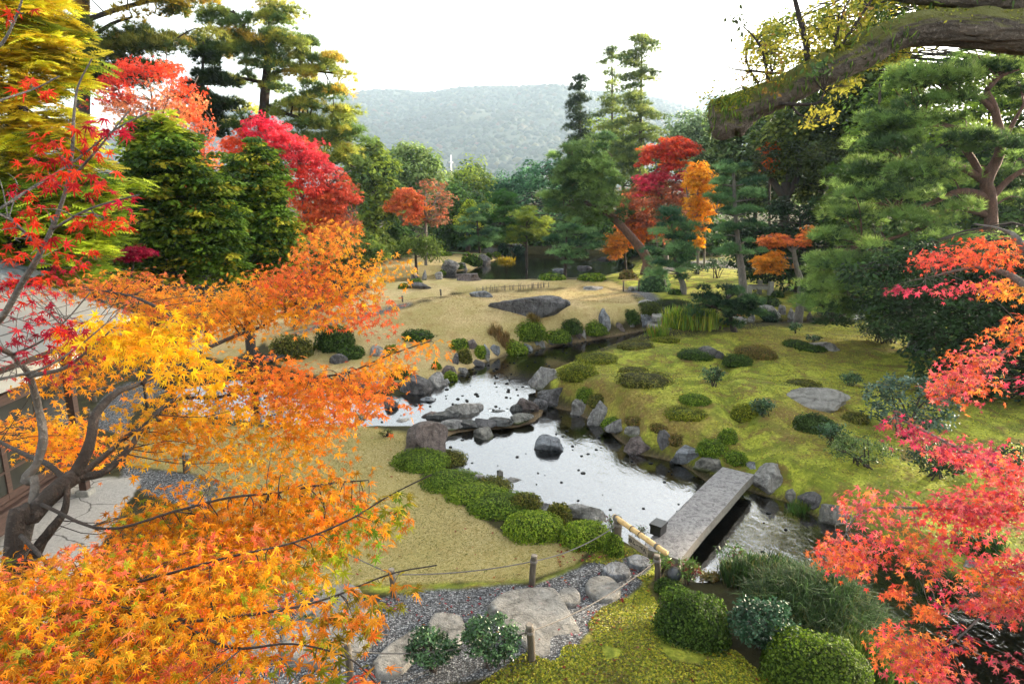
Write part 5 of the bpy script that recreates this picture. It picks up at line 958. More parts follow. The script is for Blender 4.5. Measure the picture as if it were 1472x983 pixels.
for a_ in [
 (606,676,82,31,AZ,'hedge mound next to the large purple brown boulder, start of the hedge row',GH,dict(dr=.9,leaf=.04)),
 (640,668,60,26,AZO,'olive low mound behind the first hedge mound at the water side',GH,dict(leaf=.04)),
 (650,705,88,30,AZ,'hedge mound between the first mound and the brightest long one',GH,dict(leaf=.04)),
 (684,723,92,30,AZB,'bright hedge mound behind the round grey stone',GH,dict(leaf=.04)),
 (722,743,104,31,AZ,'long middle hedge mound of the row along the pool',GH,dict(leaf=.04)),
 (705,706,60,26,AZO,'brownish low mound on the pool side of the hedge middle',GH,dict(leaf=.04)),
 (756,738,50,30,AZO,'dull low mound on the pool side before the grey wedged rock',GH,dict(leaf=.04)),
 (765,778,86,45,AZB,'large round hedge mound nearest the lawn tip',GH,dict(leaf=.036,dr=.85)),
 (803,754,38,34,AZO,'small brown green mound behind the large round hedge mound',GH,dict(leaf=.038)),
 (840,788,72,42,AZB,'last hedge mound beside the bamboo rail post',GH,dict(leaf=.036,dr=.85)),
 (882,800,30,36,AZ,'small green mound right behind the bamboo rail post',GH,dict(leaf=.036)),
 (484,505,56,36,AZD,'rounded dark green azalea with a trailing skirt on the mound',GA,dict()),
 (505,516,40,20,AZD,'low trailing skirt of azalea below the rounded dark green one',GA,dict()),
 (420,516,62,33,AZO,'olive azalea at the left tip of the lawn mound',GA,dict()),
 (601,490,48,17,AZD,'flat dark azalea behind the orange branch tip on the mound',GA,dict()),
 (660,503,26,16,AZ,'small azalea at the lawn edge above the leaning blue slab stone',GA,dict()),
 (562,508,18,12,AZ,'tiny azalea next to the pale topped grey rock',GA,dict()),
 (627,531,14,11,AZ,'tiny round azalea on the slope above the weir',GA,dict()),
 (580,415,14,7,AZ,'tinier of two clipped shrubs beside the flat dark rock on the far strip',GA,{}),
 (597,408,18,7,AZ,'wider of two clipped shrubs beside the flat dark rock on the far strip',GA,{}),
 (793,403,38,11,AZ,'left of two flat clipped domes at the near rim of the far pond',GA,{}),
 (851,404,40,12,AZ,'right of two flat clipped domes at the near rim of the far pond',GA,{}),
 (757,490,58,30,AZ,'largest bright azalea on the far stream bank',GF,dict(leaf=.06)),
 (737,511,40,20,AZB,'yellow green azalea at the waterline left of the largest bright one',GF,dict(leaf=.06)),
 (795,492,52,20,AZ,'spreading azalea in the middle of the far stream bank',GF,dict(leaf=.06)),
 (816,480,42,22,AZD,'tall darker azalea behind the spreading one on the far bank',GF,dict(leaf=.06)),
 (849,482,46,21,AZ,'azalea left of the tall pointed blue rock',GF,dict(leaf=.06)),
 (690,515,18,18,AZB,'small yellow green azalea between bank stones',GF,dict(leaf=.06)),
 (667,522,24,20,AZO,'brown green tuft on the lawn bank by the dark angular stone',GF,dict(leaf=.06)),
 (648,549,20,15,AZB,'bright moss cushion on the bank above the waterline',GF,dict(leaf=.05)),
 (574,545,34,16,AZD,'low dark azalea behind the big rounded dark boulder',GF,dict(leaf=.06)),
 (906,466,26,20,AZD,'dark azalea between the pointed rock and the moss cap',GF,dict(leaf=.06)),
 (932,458,44,24,[('#6a7a2a',.55,3),('#55651f',.5,2)],'moss cap draped over the white streaked boulder',GF,dict(leaf=.06,lump=.1)),
 (940,420,44,32,PINEB,'round blue green pine shrub right of the little bamboo gate',None,dict(name='pine_shrub',kind='tuft',leaf=.13,dens=.5,mat='needle')),
 (903,402,26,14,BRN,'brownish round shrub on the far moss left of the pine shrub',None,{}),
 (970,424,18,9,AZD,'small dark clipped shrub right of the pine shrub',None,{}),
 (965,446,64,16,[('#4f6424',.55,3),('#3d5020',.5,2)],'long dark moss covered mound by the stone steps',None,dict(lump=.12,leaf=.07)),
 (1010,452,40,14,[('#5a6a26',.55,3),('#48591f',.5,2)],'dark moss mound under the low wide pine',None,dict(lump=.12,leaf=.07)),
 (1106,440,30,14,AZD,'dark clipped shrub behind the white leaning stone',None,{}),
 (1117,428,16,10,AZD,'little dark shrub on the brown slope under the red pine',None,{}),
 (1104,462,34,16,TEAL,'bluish juniper hanging over the narrow stream stones',None,dict(name='juniper_shrub',kind='long',leaf=.12)),
 (998,582,46,17,AZ,'bright green clipped dome alone on the moss hill',GM,dict(leaf=.04,lump=.05,sq=2.0)),
 (831,546,56,26,MOSSC,'yellow moss cushion behind the light craggy boulder',GM,dict(leaf=.045)),
 (845,578,34,20,AZ,'green moss cushion right of the dark ledge rock',GM,dict(leaf=.045)),
 (862,585,34,18,AZO,'olive moss cushion beside the green one on the bank',GM,dict(leaf=.045)),
 (858,522,60,12,MOSSC,'long yellow moss bank along the upper stream',GM,dict(leaf=.05)),
 (915,502,50,10,AZO,'long olive moss bank farther up the stream',GM,dict(leaf=.05)),
 (955,492,40,8,MOSSC,'low moss bank in front of the iris clump',GM,dict(leaf=.05)),
 (885,618,40,20,AZ,'green cushion above the grey wedge rock',GM,dict(leaf=.045)),
 (915,612,36,14,BRN,'brown heathery cushion above the rusty boulder',GM,dict(leaf=.045)),
 (948,620,30,13,BRN,'rusty cushion over the dark grey stone',GM,dict(leaf=.045)),
 (972,640,26,16,BRN,'brown tuft beside the smooth oval boulder',GM,dict(leaf=.045)),
 (1026,658,48,26,AZ,'green clipped cushion behind the smooth oval boulder',GM,dict(leaf=.04)),
 (1045,637,28,20,AZ,'small round cushion above the green clipped one',GM,dict(leaf=.04)),
 (1056,668,34,20,AZ,'cushion at the far end of the bridge beside the groove',GM,dict(leaf=.04)),
 (985,604,60,20,MOSSC,'ragged yellow moss patch along the front of the moss hill',GM,dict(leaf=.045,lump=.3)),
 (925,556,80,14,AZO,'low heather patch on top of the moss hill',GM,dict(leaf=.05,lump=.35,dens=.7)),
 (910,535,44,10,AZO,'small heather patch near the crest of the moss hill',GM,dict(leaf=.05,lump=.35,dens=.7)),
 (1000,517,50,16,AZD,'green ring cushion left of the dark cleft rock',GM,dict(leaf=.05)),
 (1060,527,40,18,AZD,'green ring cushion right of the dark cleft rock',GM,dict(leaf=.05)),
 (1085,515,56,20,BRN,'brown moss hummock behind the ring cushion',GM,dict(leaf=.05)),
 (1170,622,56,28,[('#4f6a2a',.55,3),('#63803a',.6,2)],'dark green clipped shrub below the broad flat rock',None,dict(leaf=.05)),
 (1146,500,40,12,AZD,'flat juniper patch left of the white flat rock',None,dict(leaf=.06)),
 (1165,505,44,8,AZD,'thin juniper patch in front of the white flat rock',None,dict(leaf=.06)),
 (1155,555,44,12,AZO,'low olive mat behind the broad flat rock',None,dict(leaf=.05)),
 (1070,606,40,26,MOSSC,'moss covered ledge along the right of the groove',GM,dict(leaf=.045)),
 (1230,608,40,16,AZO,'low olive mat right of the broad flat rock',None,dict(leaf=.05)),
 (680,383,26,16,AZD,'round dark green shrub at the left rim of the far pond',None,{}),
 (655,386,24,8,AZD,'spreading dark shrub on the pale rim rock',None,{}),
 (668,377,9,8,AZ,'tiny green shrub left of the round dark one',None,{}),
 (642,368,16,6,AZ,'low clipped shrub by the left green bamboo rail',None,{}),
 (671,368,10,5,AZ,'low clipped shrub between the green bamboo rails',None,{}),
 (713,369,14,6,AZ,'low clipped shrub right of the green bamboo rails',None,{}),
 (703,373,8,9,AZD,'small upright shrub by the far path',None,{}),
 (724,368,20,16,TEAL,'teal round shrub on the far shore',None,{}),
 (745,366,20,12,TEAL,'darker teal shrub under the yellow green pine',None,{}),
 (636,395,10,6,AZ,'tiny clipped shrub left of the blocky grey pond boulder',None,{}),
 (992,928,108,82,AZD,'large round clipped azalea at the foot of the bridge',None,dict(leaf=.036,dens=1.1)),
 (1165,1010,150,98,[('#6a8a24',.58,3),('#82a030',.62,2),('#4a6a1c',.5,2)],'wide yellow green azalea cut by the bottom edge',None,dict(leaf=.036,dens=1.1)),
 (962,855,40,24,AZD,'dark mossy mound under the black spot lamp',None,dict(leaf=.036)),
]:
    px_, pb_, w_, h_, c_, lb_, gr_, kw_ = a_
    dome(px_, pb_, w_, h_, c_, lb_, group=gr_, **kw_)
CAM_ = [('#3f6440', .75, 3), ('#5a8050', .85, 2), ('#2c4a26', .65, 2)]
TL = [('#3f6a48', .62, 3), ('#5c8864', .7, 1.2), ('#2c5034', .5, 2)]
PIER = [('#5f8a34', .6, 3), ('#7aa040', .62, 2), ('#8a3034', .6, 1)]
for a_ in [
 (1024,558,40,36,CAM_,'dark leathery shrub in the groove of the moss hill',dict(leaf=.07,ncl=40)),
 (1096,604,44,32,CAM_,'dark leathery shrub right of the groove, nearer than its twin',dict(leaf=.07,ncl=44)),
 (1222,556,44,26,CAM_,'dark leathery shrub right of the broad flat rock',dict(leaf=.07,ncl=36)),
 (1195,645,56,42,CAM_,'little tree shaped shrub below the broad flat rock',dict(leaf=.06,ncl=50)),
 (1143,480,22,20,CAM_,'small leathery shrub on the far moss by the narrow stream',dict(leaf=.08,ncl=22)),
 (1168,494,28,14,CAM_,'low leathery shrub on the far moss above the white flat rock',dict(leaf=.08,ncl=22)),
 (1029,402,44,34,CAM_,'dark round headed shrub on a thin stem between two pines',dict(leaf=.12,ncl=44,clr=.26,low=.4)),
 (1000,396,44,18,CAM_,'low dark shrub left of the round headed one',dict(leaf=.12,ncl=36,clr=.26)),
 (1130,400,60,30,CAM_,'dark shrub under the small orange maple',dict(leaf=.12,ncl=60,clr=.26)),
 (620,983,92,78,CAM_,'glossy broadleaf shrub at the bottom centre, left of a pair',dict(leaf=.055,ncl=95,clr=.11,per=18)),
 (707,980,106,94,CAM_,'glossy broadleaf shrub at the bottom centre with pink buds, right of a pair',dict(leaf=.055,ncl=120,clr=.11,per=18)),
 (1092,950,112,92,TL,'teal green broadleaf shrub beside the large round azalea',dict(leaf=.055,ncl=170,clr=.11,per=18,low=.05)),
 (1050,830,56,52,PIER,'pieris shrub with whorled green leaves and red buds by the water',dict(leaf=.07,kind='long',ncl=44,clr=.09,per=12)),
 (988,846,44,44,PIER,'smaller pieris shrub behind the black spot lamp',dict(leaf=.06,kind='long',ncl=34,clr=.08,per=12)),
 (950,832,36,40,PIER,'pieris shrub wrapped round the near end of the bamboo rail',dict(leaf=.06,kind='long',ncl=34,clr=.08,per=12)),
 (882,772,26,36,PIER,'pieris shrub behind the far bamboo rail post',dict(leaf=.06,kind='long',ncl=26,clr=.08,per=12)),
 (922,776,22,22,PIER,'small pieris sprig under the bamboo rail by the bridge',dict(leaf=.055,kind='long',ncl=18,clr=.07,per=12)),
 (1020,838,40,22,BRN,'reddish low shrub between the spot lamp and the grass mound',dict(leaf=.05,ncl=40,clr=.08)),
 (1235,685,120,60,[('#6a8a40',.58,3),('#86a050',.62,2),('#4a662c',.5,2)],'loose light green azalea in front of the shaded moss',dict(leaf=.05,ncl=150,clr=.13,per=12)),
 (1215,655,50,30,[('#6a8a40',.58,3),('#4a662c',.5,2)],'small loose azalea above the larger loose one',dict(leaf=.05,ncl=40,clr=.12)),
 (1300,640,150,120,[('#5f7f6a',.6,3),('#7a9a86',.66,1.5),('#3a5a42',.5,2.5)],'grey green glossy shrub in front of the dark camellia bush',dict(leaf=.085,ncl=190,clr=.17,per=16,low=.05)),
 (1345,700,110,70,[('#3f6030',.5,3),('#2c4824',.5,2)],'dark green shrub behind the crimson spray',dict(leaf=.07,ncl=130,clr=.15)),
 (1275,500,120,80,[('#54734a',.55,3),('#6d8c5c',.6,2),('#33502e',.5,2)],'fine leaved grey green bush at the left of the dark glossy mass',dict(leaf=.09,ncl=260,clr=.28,per=22,low=.0)),
 (1375,525,290,200,[('#4a7048',1.1,3),('#6a8e62',1.3,2),('#2e5030',.9,2)],'massive dark glossy bush with long leaves behind the red maple',dict(leaf=.22,kind='long',ncl=620,clr=.42,per=24,low=.02)),
 (1350,400,220,80,[('#5a7d3c',.58,3),('#7a9a4c',.62,2),('#3c5c2c',.5,2)],'light green fine leaved shrub below the large red pine',dict(leaf=.13,ncl=340,clr=.32,per=22,low=.0)),
 (1195,420,50,24,CAM_,'low dark shrub at the foot of the large red pine',dict(leaf=.1,ncl=40,clr=.2)),
 (1195,465,60,30,TEAL,'bluish low shrub right of the brown bank stones',dict(leaf=.1,ncl=60,clr=.2)),
 (1455,690,90,60,[('#2c4824',.5,3),('#3c5c2c',.5,2)],'shaded shrub at the right edge behind the crimson spray',dict(leaf=.07,ncl=80,clr=.15)),
 (442,905,40,22,AZD,'little green plant beside the large rounded stone',dict(leaf=.04,ncl=16,clr=.08)),
 (190,470,90,40,AZD,'green shrub by the left path beyond the tiled roof',dict(leaf=.1,ncl=70,clr=.25)),
 (505,602,22,12,AZO,'tiny shrub, left of two by the lawn top',dict(leaf=.04,ncl=16,clr=.07)),
 (520,606,20,14,AZO,'tiny shrub, right of two by the lawn top',dict(leaf=.04,ncl=16,clr=.07)),
 (555,630,26,16,AZO,'tiny shrub alone on the lawn left of the purple brown boulder',dict(leaf=.04,ncl=20,clr=.07)),
]:
    px_, pb_, w_, h_, c_, lb_, kw_ = a_
    bush(px_, pb_, w_, h_, c_, lb_, **kw_)
GRN = [(a, b * 1.2, c) for a, b, c in [('#3f5f2a', .55, 3), ('#55763a', .6, 2), ('#2c4420', .5, 2), ('#7a7a3c', .55, .5)]]
FINE = blade_clump(9, 5, .011, .9)
blades(1180,925,230,110,GRN,'broad mound of dark lily turf spilling to the water','grass_mound','grass',3000,.40,dr=.75,seed=81,mound=.28,tpl=FINE)
blades(1090,850,110,40,GRN,'dark lily turf patch along the water behind the mound','grass_mound','grass',420,.34,dr=.6,seed=82,mound=.12)
blades(1240,970,130,60,[('#6f8a3a',.58,3),('#4a6a2c',.55,2),('#a8a83c',.6,.8)],'lighter grass and fern patch at the bottom right','grass_mound','grass',420,.34,dr=.6,seed=83,mound=.1)
IR = [('#8fae30', .66, 3), ('#b4b840', .7, 2), ('#6a9430', .6, 2), ('#c8983c', .65, .7)]
blades(992,474,72,36,IR,'tall clump of yellow green iris blades by the stone steps','iris_clump','plant',210,.95,dr=.5,seed=84)
blades(945,486,24,16,IR,'small tuft of iris blades at the stream end','iris_clump','plant',60,.5,dr=.6,seed=85)
blades(1040,470,40,16,IR,'low tuft of green blades right of the tall iris clump','iris_clump','plant',70,.45,dr=.5,seed=86)
blades(727,382,20,10,[('#d8c024',.75,3),('#c8b430',.7,1)],'yellow reed tuft standing in the far pond','reed_tuft','plant',90,.8,dr=.5,seed=87)
blades(1057,462,14,8,[('#c8803a',.7,3)],'rusty fern tuft at the narrow stream','fern','plant',90,.4,dr=.6,seed=88)
blades(1405,800,60,30,[('#4a7a34',.55,3),('#3a6028',.5,2)],'green fern on the right bank under the red maple','fern','plant',90,.4,dr=.6,seed=89)
blades(1345,865,50,18,[('#3f6a2c',.55,3),('#2f5020',.5,2)],'dark fern beside the rock on the right bank','fern','plant',80,.25,dr=.6,seed=90)
blades(1145,745,30,20,[('#5f8a34',.58,3),('#7a8a3c',.6,1)],'fern by the brown mossy rock past the bridge','fern','plant',60,.26,dr=.6,seed=91)
blades(768,470,18,8,[('#b09850',.6,3),('#907a40',.55,2)],'dry grass tuft in front of the long charcoal boulder','grass_tuft','plant',40,.35,dr=.6,seed=92)
blades(720,496,34,14,[('#b08a54',.6,3),('#98804a',.55,2)],'dry reddish grass tuft on the lawn bank','grass_tuft','plant',70,.4,dr=.6,seed=93)
# short turf on the near lawn, moss tufts on the hills, fallen leaves: nobody could count them
def scatter(polys, n, ymax, seed, soft=None):
    rng = np.random.default_rng(seed); out_ = []
    ar = [max(1, np.ptp(np.array(p_)[:, 0]) * np.ptp(np.array(p_)[:, 1])) for p_ in polys]
    for p_, a_ in zip(polys, ar):
        W_ = gpoly(p_); lo, hi = W_.min(0), W_.max(0); k = int(n * a_ / sum(ar)); Q = rng.uniform(lo, hi, (k * 4, 2)); Q = Q[inside(Q, W_)][:k]; out_.append(Q)
    Q = np.concatenate(out_); Q = Q[Q[:, 1] < ymax]
    for lv, bd, poly in WATERS: Q = Q[sdf(Q, poly) > .3]
    return np.column_stack([Q, H0(Q[:, 0], Q[:, 1])]), rng
TURF = (np.array([(-.16, 0, 0), (.16, 0, 0), (.3, 0, 1)]), np.array([(0, 1, 2)]))
P, rng = scatter(LAWN[:1], 150000, 20, 101); a = Acc(); n = len(P)
inst(a, TURF, P, rdir(rng, n) * np.array([1, 1, .2]), np.array([0, 0, 1.0]) + .9 * rdir(rng, n), rng.uniform(.018, .045, n), pick([('#b0a052', .62, 3), ('#c8b468', .66, 2), ('#8a8a3c', .58, 2), ('#7a8434', .55, 1)], n, rng) * (.8 + .4 * vnoise(P * .8, 4))[:, None])
tag(a.build('lawn_grass', MATS['blade']), 'short fading turf of the near lawn', 'grass', None, 'stuff')
P, rng = scatter(LAWN[1:2], 90000, 45, 102); a = Acc(); n = len(P)
inst(a, TURF, P, rdir(rng, n) * np.array([1, 1, .2]), np.array([0, 0, 1.0]) + .9 * rdir(rng, n), rng.uniform(.03, .08, n), pick([('#c8ac74', .66, 3), ('#dcc08a', .68, 2), ('#a08c50', .6, 1.5)], n, rng) * (.8 + .4 * vnoise(P * .6, 4))[:, None])
tag(a.build('lawn_grass', MATS['blade']), 'dry straw coloured turf of the far mound', 'grass', None, 'stuff')
P, rng = scatter(MOSS[:2] + MOSS[3:4], 190000, 28, 103); a = Acc(); n = len(P); k = vnoise(P * 1.3, 8) + .5 * vnoise(P * 4, 9) > .5; P = P[k]; n = len(P)
mc = np.where((fbm(P * 1.6, 31, 4) + .5 + .22 * rng.normal(size=n) > .62)[:, None], pick(BRN + AZO, n, rng), pick([(a_, b_ * 1.35, c_) for a_, b_, c_ in MOSSC] + [('#b8b030', 1.0, 3)], n, rng))
inst(a, RHOMB, P + np.array([0, 0, .006]), unit(np.array([0, 0, 1]) + .7 * rdir(rng, n)), rdir(rng, n), rng.uniform(.02, .05, n), mc * rng.uniform(.7, 1.2, n)[:, None])
tag(a.build('moss_tufts', MATS['blade']), 'yellow and brown moss tufts covering the low hills', 'moss', None, 'stuff')
a = Acc()
for polys, n_, s_, ym in (([[(540,862),(765,842),(905,800),(935,830),(830,945),(700,960)]], 160, .05, 14), (LAWN[:1], 120, .05, 20), (MOSS[1:2], 70, .05, 12), ([[(790,778),(900,780),(900,800),(800,815)]], 60, .055, 14), ([[(540,600),(660,560),(680,600),(560,612)]], 50, .06, 26), (MOSS[:1], 220, .05, 26)):
    P, rng = scatter(polys, n_, ym, 110 + n_); n = len(P)
    inst(a, MAPLE5, P + np.array([0, 0, .02]), unit(np.array([0, 0, 1]) + .35 * rdir(rng, n)), rdir(rng, n), s_ * rng.uniform(.6, 1.1, n), pick([('#b02838', .65, 3), ('#c86a7a', .7, 1), ('#c8702e', .7, 1), ('#8a3a2a', .6, 1)], n, rng))
tag(a.build('fallen_leaves', MATS['maple_leaf']), 'fallen red maple leaves scattered on path and lawn', 'leaves', None, 'stuff')
# ================================================================ foreground maples and the great limb
def maple_pads(ca, ta, limbs, regs, seed, twr=.006, twf=.7, gb=1.0, bb=1.0, maxl=.9, lum=1.0, ls_=1.0, dn=1.0):
    for k, r_ in enumerate(regs):
        r_ = dict(r_); rng = np.random.default_rng(seed + k); poly = r_['poly']; Y = r_['Y']; n = int(r_['n'] * dn); rad = r_.get('rad', .22); per = r_.get('per', 12); pal = r_['pal']
        Q, d = sample_poly(poly, n, rng); n = len(Q); mpp = Y / FPX; dm_ = d * mpp
        keep = dm_ > rad * .45 * rng.uniform(0, 1, n); Q, dm_ = Q[keep], dm_[keep]; n = len(Q); lo, hi = np.array(poly).min(0), np.array(poly).max(0)
        Yc = Y + r_.get('slope', 0) * ((Q[:, 1] - lo[1]) / (hi[1] - lo[1]) - .5) + rng.normal(size=n) * r_.get('dY', .22)
        P = at(Q[:, 0], Q[:, 1], np.maximum(Yc, 1.2))
        h = r_.get('hole', .30)
        if h: kk = vnoise(P * np.array([1, 1, 2.2]) * (2.2 / Y * 3.5), seed + k) > h; P, Q = P[kk], Q[kk]; n = len(P)
        cc = pick(pal, n, rng, Q[:, 0], Q[:, 1]); m_ = n * per; ci = np.repeat(np.arange(n), per)
        a_ = rng.uniform(0, 6.283, m_); rr = rad * rng.uniform(.1, 1, m_) ** .5; off = np.stack([np.cos(a_) * rr, np.sin(a_) * rr, rng.normal(size=m_) * rad * r_.get('flat', .16) - rr * rr / rad * .35], -1)
        toc = unit(CAM - P)[ci]
        nn = unit(np.array([0, 0, 1.0]) * .7 + .62 * rdir(rng, m_) + .35 * off / rad + r_.get('face', .25) * toc)
        tp = off / rad + .5 * rdir(rng, m_); tp[:, 2] -= .45
        c = cc[ci] * rng.uniform(.6, 1.3, m_)[:, None]; c[:, 1] *= rng.uniform(.75, 1.3, m_) * gb; c[:, 2] *= bb; c *= lum
        sz_ = r_.get('size', .045) * ls_ * rng.uniform(.6, 1.2, m_)
        if r_.get('big', 1):
            cu = rng.random(m_) < .42
            for t_, k_ in ((MAPLE7, ~cu), (MAPLE7C, cu)): inst(ca, t_, (P[ci] + off)[k_], nn[k_], tp[k_], sz_[k_], c[k_])
        else: inst(ca, MAPLE5, P[ci] + off, nn, tp, sz_, c)
        if limbs: twigs(ta, limbs, P, r_.get('tw', twf), twr, seed + k, (.1,) * 3, 4, .04, maxl)
OR_ = [('#ee8a1e', .85, 3), ('#f29a26', .88, 2), ('#e6742a', .8, 2), ('#d87c22', .75, 1.5)]
ORP = [('#ea7a34', .82, 3), ('#f08c30', .85, 2), ('#e86a4a', .8, 1.5), ('#e0802c', .78, 2)]
YEL = [('#f6a81c', .92, 3), ('#f8b22a', .92, 2), ('#f0981c', .88, 1.5)]
BOT = [('#ee8c20', .85, 3), ('#f09c2a', .86, 2), ('#ea6a4c', .82, 1.4), ('#d88a24', .75, 2), ('#b89a2a', .66, .9), ('#f07a5a', .85, .7)]
base = (-2.75, 2.45, Hs(-2.75, 2.45)); o = empty('maple_tree', base, 'orange Japanese maple leaning out from the lower left, nearest tree of all', 'maple'); ta, ca = Acc(), Acc()
T3 = lambda L_: np.array([(*at(x, y, Y), w_ * Y / FPX / 2) for x, y, w_, Y in L_])
T3s = lambda L_: T3([(x, y, w_ * .8, Y) for x, y, w_, Y in L_])
tr_ = T3s([(20, 785, 36, 3.3), (45, 742, 36, 3.4), (85, 700, 34, 3.5), (112, 682, 30, 3.55)])
b = np.array([[*base, .11], [base[0] + .12, base[1] + .3, 2.2, .09]]); ls = [limb(ta, np.concatenate([b, tr_]), 12, .16, 1, 6)]
ls.append(limb(ta, T3s([(108, 684, 26, 3.55), (128, 640, 20, 3.6), (136, 600, 17, 3.7), (150, 580, 15, 3.8), (172, 562, 11, 3.9), (200, 552, 8, 4.1), (250, 528, 6, 4.5), (300, 500, 7, 4.9), (345, 480, 6, 5.2), (375, 470, 4, 5.4), (440, 430, 3, 5.5), (510, 395, 2, 5.6)]), 9, .12, 2))
ls.append(limb(ta, T3s([(112, 686, 19, 3.55), (150, 678, 14, 3.6), (185, 645, 12, 3.7), (205, 615, 10, 3.8), (235, 585, 8, 4.0), (262, 572, 7, 4.2), (320, 570, 6, 4.4), (370, 548, 6, 4.6), (430, 545, 4, 4.7), (500, 535, 3, 4.7), (560, 510, 2.5, 4.7), (620, 490, 2, 4.7)]), 9, .12, 3))
ls.append(limb(ta, T3s([(118, 680, 14, 3.55), (150, 655, 11, 3.8), (185, 625, 9, 4.0), (215, 612, 7, 4.2), (260, 590, 4, 4.3)]), 7, .1, 4))
ls.append(limb(ta, T3s([(95, 690, 12, 3.5), (70, 668, 11, 3.6), (40, 655, 9, 3.8), (0, 635, 7, 4.2), (-60, 600, 5, 4.6)]), 7, .1, 5))
ls.append(limb(ta, T3s([(205, 552, 8, 4.1), (255, 470, 6, 4.6), (200, 430, 5, 5.2), (130, 415, 3, 5.8)]), 6, .1, 6))
ls.append(limb(ta, T3s([(60, 725, 8, 3.4), (150, 760, 6, 3.1), (250, 735, 5, 3.2), (330, 715, 5, 3.3), (400, 708, 4, 3.4), (470, 695, 4, 3.4), (530, 690, 2, 3.4)]), 6, .1, 7))
ls.append(limb(ta, T3s([(30, 770, 10, 3.2), (120, 850, 8, 2.7), (220, 830, 6, 2.5), (330, 800, 5, 2.5), (420, 780, 4, 2.6), (500, 748, 4, 2.7), (560, 712, 3, 2.8), (620, 682, 2, 2.8)]), 6, .1, 8))
ls.append(limb(ta, T3s([(120, 852, 10, 2.7), (250, 890, 8, 2.3), (380, 880, 6, 2.3), (470, 860, 4, 2.4), (560, 825, 3, 2.5), (628, 812, 1.5, 2.5)]), 6, .1, 9))
ls.append(limb(ta, T3s([(250, 890, 7, 2.3), (330, 930, 6, 2.1), (420, 925, 4, 2.1), (500, 945, 2, 2.1), (545, 985, 1.5, 2.1)]), 6, .1, 10))
ls.append(limb(ta, T3s([(98, 694, 10, 3.5), (92, 735, 14, 3.45), (70, 765, 18, 3.4), (48, 800, 24, 3.35), (0, 900, 30, 3.2)]), 9, .2, 11))
